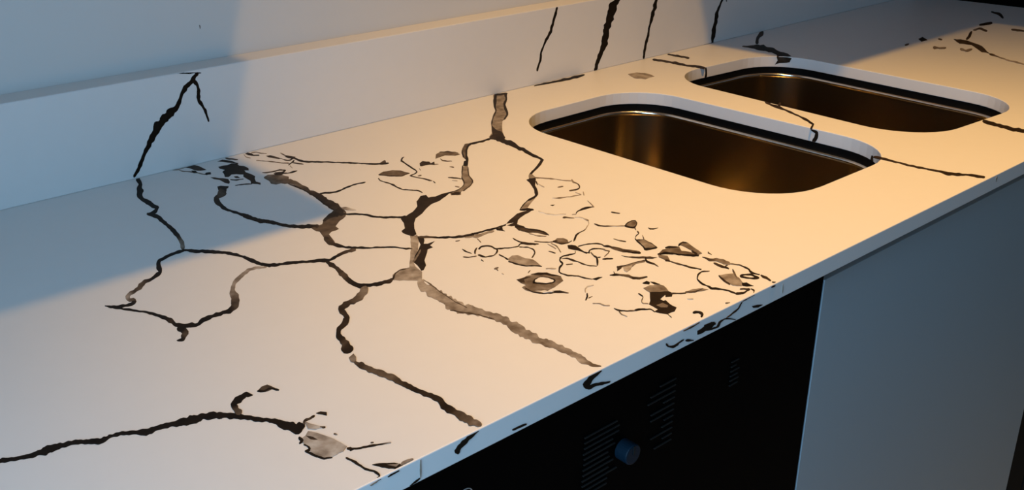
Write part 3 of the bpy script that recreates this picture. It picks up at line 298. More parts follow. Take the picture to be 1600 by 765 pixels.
('T','r',0,'3 3 3 3 3 3 3 3 3 3 3 3 3 3 3 3 3 3 3 3 3 3 3 3 3 3 3 3 3 3 3 3 3 3 3 3 3 3 3 3','108 -4625 135 -4587 124 -4658 171 -4589 148 -4677 191 -4616 167 -4705 213 -4639 188 -4729 241 -4654 216 -4745 270 -4667 240 -4764 297 -4684 265 -4783 322 -4702 291 -4801 346 -4723 313 -4824 364 -4752 332 -4851 380 -4783 357 -4869 402 -4807 381 -4888 424 -4831 394 -4920 443 -4859 409 -4949 466 -4882 424 -4980 487 -4908 430 -5023 499 -4944 438 -5062 510 -4980 451 -5098 516 -5020 468 -5128 525 -5057 490 -5151 542 -5086 509 -5177 559 -5115 531 -5199 580 -5139 555 -5220 606 -5156 568 -5254 625 -5182 584 -5285 640 -5213 603 -5311 668 -5228 625 -5333 693 -5246 658 -5343 713 -5271 687 -5355 743 -5282 710 -5376 772 -5296 731 -5400 792 -5320 756 -5419 814 -5341 785 -5432 832 -5369 805 -5457 853 -5393 824 -5484 882 -5405 850 -5502 904 -5426 879 -5517 931 -5440 904 -5536 975 -5431 950 -5524 1002 -5446'),
('T','r',0,'3 3 3 3 3 3 3 3 3 3 3 3 3 3 3 3 3 3 3 3 3 3 3 3 3 3 3 3 3 3 3','396 -3371 417 -3337 405 -3416 452 -3343 437 -3427 486 -3349 469 -3436 522 -3353 496 -3455 550 -3369 518 -3480 575 -3391 544 -3502 602 -3408 576 -3512 627 -3429 614 -3512 654 -3447 650 -3517 686 -3457 678 -3535 720 -3462 713 -3541 761 -3455 753 -3539 801 -3448 799 -3525 838 -3450 849 -3505 877 -3448 892 -3496 926 -3424 937 -3485 976 -3401 985 -3466 1019 -3393 1026 -3460 1065 -3382 1066 -3457 1108 -3375 1111 -3446 1146 -3378 1158 -3428 1190 -3370 1202 -3419 1235 -3360 1237 -3425 1276 -3358 1277 -3423 1314 -3359 1320 -3417 1352 -3364 1356 -3421 1386 -3372 1385 -3439 1421 -3381 1415 -3454 1457 -3386 1455 -3453 1495 -3389 1506 -3436 1526 -3404'),
('T','r',0,'50 37 25 12 5 5 5 5 5 5 5 5 5 5 5 5 5 5 5 5 5 5 5 5 5 5 5 5 5 5 5 5 5 5 5 5 5 5 5 5 5 5 5 5 5 5 5 5 5 5 5 5 5 5 5 5 5 5 5 5 5 5 5 5 5 5 5 5 5 5','1159 -549 1186 -518 1141 -634 1196 -570 1141 -699 1184 -649 1140 -765 1177 -720 1145 -823 1182 -775 1161 -868 1199 -817 1172 -917 1215 -859 1175 -976 1236 -895 1182 -1028 1252 -939 1186 -1083 1250 -1007 1182 -1149 1251 -1069 1182 -1211 1255 -1127 1181 -1275 1254 -1187 1177 -1345 1259 -1237 1190 -1393 1273 -1276 1210 -1431 1281 -1327 1230 -1465 1293 -1374 1252 -1498 1320 -1399 1269 -1539 1341 -1431 1294 -1566 1360 -1467 1331 -1575 1390 -1487 1364 -1591 1419 -1509 1385 -1625 1439 -1543 1408 -1654 1466 -1568 1439 -1673 1500 -1582 1463 -1700 1525 -1609 1485 -1732 1542 -1647 1514 -1754 1566 -1676 1548 -1768 1589 -1706 1579 -1786 1616 -1730 1605 -1811 1651 -1743 1629 -1840 1678 -1767 1650 -1872 1698 -1801 1669 -1907 1720 -1833 1693 -1936 1742 -1864 1723 -1955 1760 -1902 1754 -1973 1786 -1928 1783 -1994 1820 -1941 1806 -2024 1845 -1968 1820 -2066 1866 -2000 1840 -2100 1895 -2022 1867 -2123 1924 -2042 1896 -2144 1947 -2073 1924 -2166 1973 -2097 1941 -2203 2008 -2111 1958 -2240 2030 -2141 1988 -2261 2049 -2176 2011 -2289 2072 -2206 2035 -2316 2094 -2236 2071 -2328 2119 -2262 2102 -2346 2138 -2297 2119 -2383 2157 -2332 2137 -2419 2181 -2360 2167 -2438 2209 -2382 2190 -2468 2236 -2405 2206 -2505 2257 -2438 2228 -2535 2282 -2464 2250 -2566 2311 -2484 2272 -2596 2338 -2508 2298 -2622 2362 -2534 2324 -2647 2387 -2560 2351 -2671 2415 -2581 2386 -2683 2445 -2600 2419 -2698 2475 -2619 2439 -2731 2507 -2636 2466 -2754 2540 -2650 2501 -2767 2573 -2665 2533 -2783 2603 -2685 2571 -2791 2634 -2704 2622 -2780 2651 -2740'),
('T','b',0,'20','2460 -2633 2679 -2529 2683 -2575 2595 -2709 2544 -2652'),
('T','b',0,'13','-980 -32 -876 -12 -749 -12 -703 -137 -697 -329 -693 -482 -819 -447 -866 -401 -907 -297 -926 -131'),
('T','r',0,'50 50 50 50 48 45 41 38 34 30','-1287 -12 -1272 -12 -1265 -44 -1233 -12 -1232 -54 -1206 -12 -1205 -77 -1181 -22 -1171 -86 -1150 -33 -1126 -67 -1111 -26 -1087 -61 -1070 -17 -1048 -56 -1032 -14 -1003 -37 -994 -12 -960 -20 -953 -12'),
('T','r',0,'40 38 35 33 31 29 26 25 27 28 29 30 31 32 33 34 35 34 33 31 30','-1185 -134 -1174 -112 -1168 -178 -1144 -131 -1155 -230 -1127 -176 -1136 -269 -1108 -217 -1106 -289 -1084 -247 -1081 -318 -1060 -278 -1061 -356 -1035 -307 -1040 -392 -1009 -335 -1025 -438 -989 -372 -1011 -487 -976 -423 -989 -520 -959 -467 -960 -541 -934 -497 -938 -574 -914 -534 -929 -630 -896 -575 -917 -680 -880 -620 -897 -720 -869 -672 -877 -759 -850 -708 -844 -772 -814 -713 -811 -783 -780 -721 -784 -808 -755 -749 -749 -815 -734 -786'),
('T','b',0,'4','-975 -312 -904 -373 -925 -537 -1009 -502'),
('T','b',0,'3','-851 -710 -779 -649 -693 -680 -733 -776 -856 -799'),
('T','b',0,'12','-855 -993 -785 -1052 -741 -1154 -672 -1221 -615 -1340 -677 -1529 -741 -1611 -784 -1505 -779 -1269 -850 -1137'),
('T','b',0,'6','-234 -121 -90 -90 -31 -180 33 -298 42 -445 72 -540 36 -586 -35 -425 -92 -344 -146 -236'),
('T','r',0,'20 18 17 15 17 19 21 23 25','10 -33 36 -12 3 -115 63 -23 15 -168 78 -69 39 -204 97 -108 73 -221 122 -136 94 -259 146 -168 111 -304 162 -213 139 -328 183 -252 180 -331 200 -296'),
('T','b',0,'5','-399 -475 -272 -472 -186 -508 -53 -456 28 -580 0 -708 72 -807 73 -995 9 -1126 -68 -1059 -109 -1206 -80 -1376 -79 -1556 -167 -1691 -239 -1871 -204 -2005 -262 -2104 -289 -2024 -339 -1965 -374 -1893 -302 -1749 -298 -1578 -287 -1412 -219 -1291 -280 -1237 -318 -1171 -415 -1122 -543 -1226 -606 -1172 -528 -989 -490 -841 -380 -752 -425 -602'),
('T','r',0,'10 10 10 10 10 10 10 10 10','-607 -1412 -590 -1381 -591 -1455 -562 -1405 -567 -1486 -540 -1437 -545 -1521 -512 -1460 -520 -1550 -480 -1473 -478 -1548 -447 -1486 -437 -1544 -419 -1508 -405 -1560 -387 -1524 -369 -1568 -355 -1539'),
('T','b',0,'6','-446 -1274 -371 -1304 -382 -1436 -456 -1385'),
('T','r',0,'10 9 8 7 6 5 5 4 4 4 3 3','-701 -1807 -684 -1773 -673 -1824 -652 -1782 -638 -1826 -621 -1793 -607 -1839 -587 -1797 -581 -1859 -554 -1805 -550 -1868 -524 -1819 -518 -1878 -494 -1832 -493 -1899 -461 -1840 -465 -1917 -433 -1856 -435 -1930 -408 -1880 -408 -1947 -383 -1903 -373 -1952 -361 -1930'),
('T','b',0,'6','-1018 -1609 -939 -1610 -884 -1682 -823 -1743 -879 -1829 -930 -1851 -1003 -1986 -1102 -2063 -1157 -1983 -1089 -1781'),
('T','r',0,'12 15 19 20 20 20 16 12 9 8 7 6 5 4 3 3 3 3 3 3 3 3 3 3 3 3 3 3 3 3 3 3 3 3 3 3 3 3','-1005 -1748 -1010 -1963 -1050 -1757 -1071 -2114 -1092 -1834 -1137 -2190 -1126 -1852 -1196 -2219 -1181 -1935 -1242 -2236 -1245 -2033 -1275 -2243 -1304 -2072 -1305 -2245 -1379 -2146 -1334 -2272 -1451 -2275 -1342 -2301 -1499 -2397 -1352 -2346 -1524 -2494 -1379 -2415 -1533 -2574 -1398 -2481 -1523 -2636 -1412 -2544 -1532 -2708 -1423 -2605 -1554 -2793 -1436 -2667 -1556 -2859 -1440 -2721 -1542 -2902 -1446 -2782 -1538 -2954 -1458 -2854 -1529 -3000 -1458 -2908 -1507 -3031 -1445 -2945 -1495 -3071 -1439 -2992 -1495 -3129 -1430 -3037 -1490 -3179 -1414 -3071 -1472 -3211 -1396 -3104 -1456 -3245 -1386 -3147 -1450 -3293 -1386 -3203 -1448 -3347 -1377 -3246 -1444 -3398 -1360 -3279 -1434 -3438 -1339 -3306 -1424 -3481 -1325 -3342 -1414 -3521 -1323 -3396 -1404 -3561 -1311 -3436 -1403 -3612 -1294 -3471 -1394 -3653 -1287 -3517 -1384 -3693 -1296 -3584 -1377 -3738 -1296 -3638 -1370 -3783 -1274 -3664 -1349 -3810 -1291 -3739'),
('T','b',0,'5','515 -56 606 -12 649 -132 632 -239 735 -329 695 -398 586 -319 528 -189'),
('T','r',0,'30 30 30 30 31 35 39 37 31 26 20','660 -86 676 -56 683 -119 713 -63 716 -132 752 -68 752 -140 782 -88 776 -168 797 -135 783 -222 810 -183 789 -280 829 -220 812 -313 851 -250 845 -329 873 -282 874 -351 891 -322 903 -372 916 -350'),
('T','r',0,'40 40 41 44 47 50','478 -62 490 -57 433 -176 453 -161 408 -270 433 -243 409 -342 445 -292 420 -399 465 -333 448 -431 470 -399'),
('T','b',0,'12','806 -511 905 -533 951 -717 976 -897 916 -885 846 -744 804 -629'),
('T','r',0,'20 17 14 11 10 9 8 8 7 6 5','969 -881 983 -865 968 -943 986 -921 966 -1007 991 -976 966 -1069 1005 -1015 982 -1109 1021 -1049 1006 -1137 1037 -1087 1035 -1158 1067 -1100 1075 -1159 1108 -1081 1133 -1122 1161 -1037 1192 -1080 1217 -995 1256 -1017 1270 -971'),
('T','b',0,'6','1113 -818 1225 -891 1287 -1009 1178 -1112 1108 -972'),
('T','r',0,'50 46 43 39 36 32 30 30 30 30 30 30 30 30 30 30 30 29 26 24 22 20','461 -663 483 -626 483 -695 517 -640 511 -719 536 -677 531 -754 554 -716 551 -790 581 -741 574 -820 604 -772 600 -846 621 -811 625 -873 648 -837 641 -914 674 -862 656 -958 698 -891 678 -990 721 -922 703 -1016 737 -963 729 -1042 752 -1007 748 -1078 771 -1043 766 -1116 795 -1072 784 -1154 815 -1106 799 -1196 831 -1147 819 -1231 855 -1175 846 -1255 885 -1194 874 -1276 911 -1219 898 -1304 939 -1242 924 -1329 948 -1293'),
('T','r',0,'8 7 6 6 6 6','846 -1422 858 -1387 898 -1395 916 -1340 954 -1356 970 -1308 1007 -1328 1026 -1266 1062 -1295 1087 -1211 1128 -1223 1143 -1173'),
('T','r',0,'30 26 21 17 18 24 29 35','1004 -1330 1022 -1303 1010 -1386 1056 -1318 1029 -1422 1075 -1356 1046 -1462 1092 -1396 1063 -1501 1112 -1432 1088 -1529 1133 -1466 1108 -1564 1149 -1507 1133 -1592 1154 -1564'),
('T','r',1,'50 50 50','851 -1467 875 -1448 819 -1566 852 -1538 809 -1645 821 -1635'),
('T','r',0,'30 28 26 23 21 18 13 9 8 9 10 10 9 9 8 8','147 -1467 158 -1446 166 -1504 192 -1457 187 -1537 224 -1472 215 -1558 257 -1484 252 -1564 291 -1495 291 -1568 323 -1507 327 -1575 355 -1520 363 -1582 391 -1525 402 -1585 430 -1525 441 -1585 469 -1527 481 -1582 514 -1518 514 -1589 558 -1514 541 -1609 583 -1542 567 -1634 602 -1580 595 -1657 629 -1603 621 -1681 644 -1645'),
('T','r',0,'6 6 6 6 7 7 8 8','642 -1637 629 -1674 593 -1650 562 -1734 538 -1684 502 -1771 499 -1690 454 -1778 473 -1669 425 -1750 440 -1654 396 -1725 400 -1647 374 -1690 371 -1624 360 -1641'),
('T','r',0,'6 7 9 10 12 10 8 6 5 10 15','460 -1758 481 -1724 469 -1809 506 -1751 488 -1843 528 -1782 521 -1859 555 -1804 554 -1872 576 -1835 586 -1887 614 -1836 617 -1907 662 -1821 653 -1914 706 -1812 700 -1901 745 -1812 749 -1885 778 -1826 797 -1869 812 -1839'),
('T','b',0,'6','325 -1654 378 -1700 445 -1758 507 -1810 379 -1880 282 -1796'),
('T','b',0,'25','2025 -3206 2194 -3137 2282 -3172 2401 -3194 2464 -3260 2526 -3330 2538 -3449 2569 -3569 2462 -3618 2308 -3612 2241 -3570 2206 -3486 2141 -3447 2102 -3379 2058 -3321 2000 -3276'),
('T','r',0,'6 7 8 8 9 10 11 12 12 13 13 14 14 15 15 15 15 15 15 15 15','1986 -3242 2009 -3214 1997 -3284 2039 -3232 2023 -3307 2053 -3269 2045 -3334 2071 -3302 2064 -3365 2094 -3329 2080 -3400 2114 -3359 2093 -3439 2128 -3396 2112 -3470 2149 -3424 2136 -3495 2178 -3442 2163 -3517 2198 -3472 2190 -3537 2216 -3503 2212 -3564 2243 -3524 2236 -3589 2273 -3541 2265 -3608 2296 -3567 2290 -3632 2317 -3593 2325 -3643 2356 -3595 2371 -3637 2401 -3589 2424 -3619 2449 -3579 2472 -3609 2495 -3572 2515 -3608 2536 -3573 2563 -3599 2575 -3579'),
('T','r',0,'3 3 3 3 3','2902 -2868 2899 -2840 2970 -2808 2969 -2757 3032 -2741 3045 -2681 3092 -2690 3112 -2638 3152 -2652 3162 -2632'),
('T','r',0,'5 5 5 5 5 5 5 5 5 5 5 5 5 5','2930 -2813 2965 -2784 2898 -2893 2970 -2834 2889 -2954 2948 -2906 2877 -3017 2924 -2980 2856 -3087 2909 -3045 2836 -3157 2895 -3110 2824 -3219 2884 -3171 2811 -3282 2872 -3233 2795 -3348 2855 -3298 2779 -3413 2837 -3365 2772 -3469 2825 -3426 2770 -3520 2813 -3490 2741 -3589 2784 -3565 2709 -3661 2735 -3650'),
('T','r',0,'6 6 6 6 6 6','2764 -3598 2751 -3633 2699 -3632 2674 -3691 2634 -3671 2613 -3712 2583 -3682 2558 -3726 2536 -3684 2499 -3746 2477 -3706 2450 -3752'),
('T','r',0,'15 16 17 18 20 19 17 15 13 12 11 11 10 24 40','2462 -3727 2481 -3708 2456 -3787 2497 -3743 2467 -3828 2509 -3784 2485 -3862 2521 -3824 2496 -3902 2525 -3872 2506 -3945 2540 -3908 2519 -3983 2556 -3942 2537 -4017 2569 -3981 2552 -4052 2589 -4012 2560 -4095 2606 -4047 2565 -4141 2615 -4091 2570 -4188 2623 -4133 2571 -4239 2634 -4173 2591 -4270 2636 -4221 2625 -4285 2641 -4267'),
('T','r',1,'15 15 15','2623 -4310 2640 -4299 2592 -4378 2632 -4352 2583 -4431 2605 -4417'),
('T','b',0,'10','3140 -3219 3287 -3141 3319 -3224 3374 -3270 3330 -3383 3459 -3343 3324 -3529 3261 -3437 3157 -3410 3051 -3404 3030 -3371'),
('T','r',1,'35 40 45 50','3334 -3503 3363 -3468 3349 -3532 3391 -3482 3380 -3542 3415 -3500 3409 -3553 3429 -3529'),
('T','b',0,'28','3610 -3205 3806 -2983 3893 -2939 4017 -2910 4101 -2959 4164 -3006 4199 -3074 4262 -3123 4229 -3335 4077 -3338 4036 -3272 3977 -3224 3925 -3166 3763 -3183'),
('T','r',0,'10 10 10 10 10 11 11 11 12 12 15 17 20','3959 -2929 3990 -2891 3993 -2944 4031 -2896 4025 -2961 4056 -2923 4047 -2991 4083 -2947 4072 -3016 4126 -2952 4100 -3038 4169 -2958 4129 -3059 4189 -2990 4159 -3079 4194 -3039 4182 -3107 4208 -3077 4204 -3135 4233 -3103 4222 -3168 4251 -3137 4227 -3215 4260 -3181 4249 -3244 4270 -3222'),
('T','r',0,'30 25 20 20 20 20 20 20 20','3681 -3288 3706 -3272 3638 -3373 3679 -3343 3623 -3438 3671 -3394 3639 -3473 3695 -3413 3654 -3510 3711 -3445 3674 -3539 3721 -3486 3705 -3556 3745 -3510 3742 -3565 3772 -3531 3769 -3587 3786 -3567'),
('T','r',1,'25 25 25 25','3483 -3839 3499 -3821 3495 -3875 3532 -3835 3502 -3916 3553 -3862 3527 -3938 3553 -3910'),
('T','r',0,'10 10 11 11 12 12 13 14 14 15','3003 -4347 3023 -4324 3018 -4379 3052 -4341 3036 -4407 3077 -4362 3049 -4441 3102 -4382 3066 -4471 3119 -4412 3087 -4496 3139 -4439 3110 -4518 3157 -4468 3130 -4544 3169 -4503 3141 -4580 3181 -4538 3163 -4603 3187 -4578'),
('T','r',1,'30 22 15','2578 -3858 2599 -3828 2612 -3881 2651 -3824 2664 -3877 2689 -3840'),
('T','r',1,'10 10','2910 -3487 2924 -3481 2851 -3606 2868 -3599'),
('T','r',0,'10 7 6 6 6 6 6 6 6 6 7 8 7 6 6 6 6 6 6 6 6 6 6 6 6 6 6 7 8 7 6','1850 -3412 1878 -3401 1811 -3495 1850 -3470 1790 -3564 1826 -3533 1793 -3614 1824 -3583 1805 -3654 1829 -3628 1805 -3705 1839 -3669 1807 -3755 1853 -3705 1822 -3791 1864 -3745 1833 -3830 1868 -3794 1830 -3883 1871 -3842 1822 -3940 1883 -3883 1817 -3994 1889 -3930 1817 -4044 1866 -4001 1811 -4100 1849 -4065 1804 -4157 1853 -4111 1807 -4205 1856 -4157 1815 -4247 1854 -4207 1818 -4294 1849 -4261 1831 -4331 1867 -4290 1854 -4356 1898 -4303 1878 -4379 1916 -4334 1900 -4405 1926 -4373 1918 -4434 1948 -4397 1938 -4462 1972 -4420 1961 -4487 1991 -4449 1984 -4510 2014 -4473 2005 -4534 2041 -4493 2015 -4570 2058 -4525 2013 -4617 2064 -4570 2017 -4661 2053 -4629 2021 -4705 2034 -4693'),
('T','r',1,'60 60 60 60','2952 -4542 2971 -4521 2972 -4577 2998 -4548 2990 -4613 3021 -4579 3016 -4639 3037 -4617'),
('T','r',1,'35 35 35 35','2764 -4854 2784 -4834 2767 -4896 2808 -4855 2773 -4935 2823 -4886 2792 -4962 2824 -4930'),
('T','r',0,'5 5 5 5 5 5 5 5 5 5 5 5 5 5 5','5558 -2883 5490 -2971 5527 -2857 5426 -2989 5461 -2878 5392 -2968 5407 -2883 5335 -2976 5356 -2883 5264 -3003 5299 -2892 5209 -3010 5252 -2889 5173 -2993 5208 -2881 5137 -2974 5163 -2875 5086 -2976 5119 -2868 5028 -2987 5076 -2861 4978 -2987 5028 -2860 4937 -2977 4974 -2866 4901 -2959 4930 -2859 4854 -2957 4871 -2872 4816 -2943'),
('T','b',0,'25','4329 -3279 4538 -3054 4811 -2832 4869 -2840 4979 -2893 4793 -2985 4585 -3176 4293 -3486 4130 -3734 4039 -3809 4080 -3691 4147 -3516'),
('T','r',0,'5 5 5 5 5 5 5 5 4 4 4 3 3','4993 -2852 4956 -2920 4933 -2866 4873 -2980 4856 -2907 4812 -3001 4770 -2965 4746 -3044 4681 -3041 4676 -3106 4591 -3115 4600 -3172 4505 -3203 4523 -3247 4425 -3295 4450 -3331 4346 -3384 4376 -3414 4269 -3473 4302 -3493 4193 -3561 4244 -3579 4117 -3647 4188 -3666 4054 -3735 4108 -3749'),
('T','r',0,'10 7 5 5 5 5','4478 -3109 4490 -3119 4391 -3197 4418 -3211 4308 -3292 4348 -3297 4240 -3389 4283 -3385 4175 -3482 4221 -3474 4130 -3569 4157 -3564'),
('T','b',0,'4','3976 -3754 4130 -3734 3970 -3901 3813 -4064 3756 -3977'),
('T','b',0,'34','3705 -4007 3832 -4043 3680 -4242 3437 -4530 3323 -4778 3214 -4921 3060 -5021 2850 -5103 2659 -5165 2548 -5291 2472 -5261 2443 -5210 2379 -5177 2444 -5075 2597 -5080 2804 -4999 2988 -4893 3109 -4729 3201 -4570 3334 -4410 3502 -4231'),
('T','r',0,'5 6 7 8 8 8 8 8 8 10 11 13 14 14 13 12 11 10 9 8 8 7 7 6 6 6 6 6 6','3751 -3955 3761 -3970 3675 -4027 3693 -4053 3605 -4105 3622 -4129 3534 -4181 3550 -4204 3464 -4256 3480 -4279 3398 -4336 3410 -4352 3333 -4415 3341 -4425 3263 -4488 3277 -4497 3193 -4565 3224 -4566 3145 -4644 3189 -4634 3103 -4717 3145 -4710 3056 -4786 3083 -4791 3006 -4850 3016 -4869 2953 -4898 2948 -4928 2894 -4936 2882 -4968 2835 -4970 2822 -4998 2779 -4995 2763 -5027 2726 -5015 2702 -5057 2677 -5027 2652 -5071 2631 -5037 2612 -5067 2588 -5041 2569 -5068 2552 -5034 2521 -5079 2514 -5031 2471 -5092 2473 -5030 2433 -5089 2438 -5020 2397 -5085 2392 -5025 2349 -5101 2339 -5044 2294 -5127 2292 -5055 2240 -5150 2231 -5090 2200 -5147'),
('T','r',0,'10 10 11 11 12 12 12 11 11 10 10 11 12 12 13 13 14 14 15','3767 -4122 3776 -4126 3692 -4203 3711 -4210 3615 -4281 3641 -4292 3548 -4364 3573 -4373 3485 -4449 3508 -4453 3420 -4534 3447 -4531 3374 -4616 3406 -4604 3337 -4691 3372 -4677 3293 -4766 3338 -4752 3257 -4828 3288 -4834 3212 -4878 3217 -4902 3150 -4927 3144 -4959 3082 -4982 3071 -5014 3017 -5025 3003 -5056 2958 -5051 2944 -5080 2901 -5074 2887 -5102 2847 -5092 2827 -5129 2792 -5110 2764 -5163 2732 -5140 2715 -5173'),
('T','b',0,'10','2441 -5105 2581 -5098 2627 -5201 2517 -5277 2458 -5234 2392 -5188'),
('T','b',0,'38','8320 -27 8432 -12 8507 -74 8644 -74 8716 -143 8357 -533 7965 -867 7703 -1183 7464 -1508 7224 -1719 7007 -1926 6780 -2025 6562 -2245 6348 -2470 6142 -2701 5861 -3084 5774 -3043 5712 -2993 5599 -2966 5547 -2898 5605 -2806 5851 -2628 6030 -2432 6210 -2236 6420 -2001 6685 -1759 6967 -1484 7336 -1182 7636 -796 7875 -534 8085 -285'),
('T','r',0,'4 4 5 5 5 5 5 5 5 7 8 10 10 11 12 12 12 11 11 10 10','8435 -12 8441 -27 8314 -81 8325 -168 8195 -198 8209 -285 8072 -310 8098 -394 7946 -426 8000 -504 7829 -553 7901 -611 7721 -677 7788 -718 7615 -797 7674 -828 7510 -918 7568 -939 7420 -1040 7468 -1052 7334 -1155 7370 -1173 7243 -1261 7258 -1296 7148 -1339 7142 -1399 7051 -1412 7031 -1491 6946 -1502 6932 -1569 6840 -1597 6838 -1646 6736 -1695 6741 -1729 6633 -1788 6641 -1820 6531 -1879 6544 -1925 6433 -1979 6446 -2022 6339 -2084 6344 -2102'),
('T','r',0,'6 6 6 6 6 6 6 6 6 6 5 5 5 6 6 6 7 7 8','8694 -100 8746 -118 8551 -216 8635 -247 8448 -337 8509 -372 8361 -461 8391 -505 8257 -578 8266 -633 8143 -667 8142 -748 8025 -754 8027 -847 7899 -873 7924 -933 7780 -1004 7840 -1022 7668 -1134 7768 -1119 7562 -1258 7681 -1230 7481 -1367 7589 -1347 7416 -1470 7499 -1466 7337 -1572 7394 -1590 7258 -1662 7277 -1714 7180 -1731 7162 -1805 7089 -1797 7057 -1876 6992 -1865 6952 -1956 6890 -1944 6868 -1994'),
('T','r',0,'6 6 6 6 6 6 6 6 6','8297 -84 8371 -12 8316 -133 8451 -12 8351 -163 8500 -12 8384 -196 8533 -30 8434 -210 8582 -46 8493 -215 8641 -51 8560 -210 8694 -63 8623 -211 8742 -79 8680 -217 8751 -140'),
('T','b',0,'9','6370 -2054 6242 -2266 6130 -2506 6127 -2687 5996 -2890 5867 -3090 5651 -3249 5599 -3176 5577 -3098 5552 -3007 5497 -2941 5632 -2795 5792 -2721 5984 -2501 6184 -2265'),
('T','r',0,'6 6 6 6 6 6 6 6 6 5 5 5 5 5 5 5 5 5 5 5 5 5 5 5 5 5 5 5 5 5 5 5 5 5','5607 -3032 5750 -2907 5524 -3156 5814 -2904 5538 -3197 5827 -2945 5558 -3231 5842 -2984 5533 -3304 5827 -3050 5522 -3362 5787 -3138 5541 -3394 5759 -3216 5512 -3465 5759 -3270 5499 -3525 5795 -3295 5519 -3561 5815 -3332 5518 -3613 5799 -3396 5505 -3674 5777 -3464 5500 -3728 5757 -3531 5491 -3786 5724 -3607 5484 -3841 5681 -3691 5470 -3902 5644 -3770 5427 -3984 5624 -3836 5431 -4031 5630 -3881 5471 -4051 5651 -3915 5455 -4112 5639 -3974 5413 -4192 5600 -4053 5395 -4255 5578 -4119 5386 -4310 5562 -4180 5376 -4366 5538 -4246 5363 -4424 5520 -4309 5345 -4486 5496 -4375 5335 -4541 5480 -4435 5334 -4590 5486 -4479 5339 -4634 5474 -4535 5345 -4676 5448 -4602 5340 -4727 5441 -4655 5319 -4790 5429 -4711 5287 -4860 5407 -4774 5310 -4891 5373 -4846'),
('T','r',0,'6 6 6 6 6 6 6 6 6 6 6 8 9 9 8 6','5368 -4796 5351 -4847 5298 -4814 5262 -4921 5216 -4870 5179 -4977 5136 -4925 5092 -5039 5060 -4971 5015 -5079 4982 -5020 4939 -5119 4908 -5063 4862 -5163 4834 -5104 4789 -5197 4759 -5148 4719 -5229 4690 -5178 4648 -5265 4617 -5214 4578 -5302 4537 -5263 4507 -5344 4454 -5312 4443 -5381 4368 -5383 4381 -5429 4292 -5468 4316 -5495 4227 -5548 4239 -5559'),
('T','b',0,'40','4451 -5317 4498 -5358 4421 -5535 4339 -5567 4277 -5480'),
('T','b',0,'6','4165 -5519 4241 -5517 4395 -5547 4353 -5614 4087 -5855 3974 -5955 3970 -5886 4091 -5692'),
('T','r',0,'6 6 6 6 6 7 8 7 6 5 5 5 4 4 4 3 3 3 3 3 3 3','4016 -5847 4069 -5838 3944 -5920 4047 -5903 3907 -5987 3999 -5972 3860 -6054 3953 -6041 3798 -6121 3896 -6114 3746 -6175 3830 -6193 3714 -6218 3752 -6276 3672 -6266 3662 -6337 3622 -6299 3591 -6369 3575 -6314 3529 -6392 3526 -6327 3475 -6406 3478 -6336 3417 -6427 3429 -6346 3364 -6443 3370 -6368 3325 -6440 3305 -6400 3277 -6452 3244 -6430 3220 -6478 3186 -6453 3163 -6507 3124 -6483 3105 -6537 3061 -6520 3047 -6565 2997 -6561 2985 -6604 2935 -6600 2923 -6644 2870 -6650 2864 -6673'),
('T','b',0,'44','2889 -6651 3050 -6555 3287 -6431 3407 -6423 3560 -6390 3318 -6517 3152 -6613 3018 -6703 2949 -6685'),
('T','r',0,'4 4 4 4 4 4 4 4 4 4','2848 -6666 2871 -6641 2861 -6697 2911 -6643 2878 -6724 2947 -6650 2902 -6744 2976 -6664 2936 -6752 3008 -6675 2956 -6774 3042 -6685 2963 -6807 3062 -6711 2986 -6824 3071 -6746 3021 -6833 3092 -6769 3053 -6845 3090 -6812'),
('T','b',0,'10','2821 -6765 2968 -6776 3002 -6833 2886 -6871 2794 -6884 2602 -6944 2478 -7004 2322 -7142 2327 -7226 2346 -7295 2313 -7372 2340 -7429 2379 -7480 2418 -7550 2453 -7621 2387 -7581 2308 -7550 2268 -7504 2225 -7466 2177 -7415 2136 -7378 2170 -7277 2230 -7170 2169 -7144 2138 -7065 2228 -7061 2344 -7052 2270 -7017 2182 -6996 2358 -6902 2535 -6831 2688 -6765'),
('T','r',1,'10 11 11 12','4247 -5709 4273 -5706 4190 -5773 4232 -5767 4147 -5834 4186 -5829 4112 -5894 4128 -5892'),
('T','r',0,'20 23 26 29 32 35 38 40 41 42 42 43 44 44 45 41 38 34 31 31 32 33 34 35','4383 -5555 4407 -5531 4388 -5596 4440 -5546 4411 -5620 4459 -5574 4439 -5640 4478 -5602 4465 -5661 4502 -5626 4481 -5692 4523 -5652 4495 -5724 4542 -5680 4514 -5751 4564 -5706 4539 -5774 4586 -5731 4560 -5800 4610 -5754 4569 -5836 4634 -5778 4593 -5859 4644 -5814 4627 -5874 4649 -5855 4646 -5902 4663 -5886 4654 -5939 4680 -5916 4664 -5973 4695 -5947 4681 -6003 4711 -5977 4697 -6033 4721 -6013 4711 -6066 4740 -6040 4724 -6098 4765 -6062 4744 -6125 4788 -6085 4765 -6150 4814 -6106 4786 -6176 4834 -6132 4821 -6189 4846 -6166'),
('T','r',0,'30 33 34 29 24 19 14 11 10 12 13 15 16 18 19 20','4888 -6117 4913 -6110 4812 -6197 4878 -6172 4764 -6271 4843 -6230 4774 -6312 4827 -6278 4782 -6349 4823 -6323 4770 -6397 4810 -6375 4735 -6454 4782 -6438 4689 -6509 4724 -6513 4649 -6551 4646 -6581 4608 -6569 4578 -6613 4566 -6570 4520 -6625 4530 -6562 4476 -6622 4493 -6554 4443 -6608 4454 -6548 4410 -6594 4420 -6537 4371 -6588 4379 -6532 4345 -6567'),
('T','r',0,'35 32 30 28 25','4321 -6265 4339 -6246 4338 -6291 4381 -6245 4370 -6301 4416 -6252 4408 -6303 4450 -6259 4447 -6306 4470 -6282'),
('T','r',1,'40 40 40','4522 -6771 4538 -6773 4447 -6847 4475 -6850 4380 -6923 4394 -6925'),
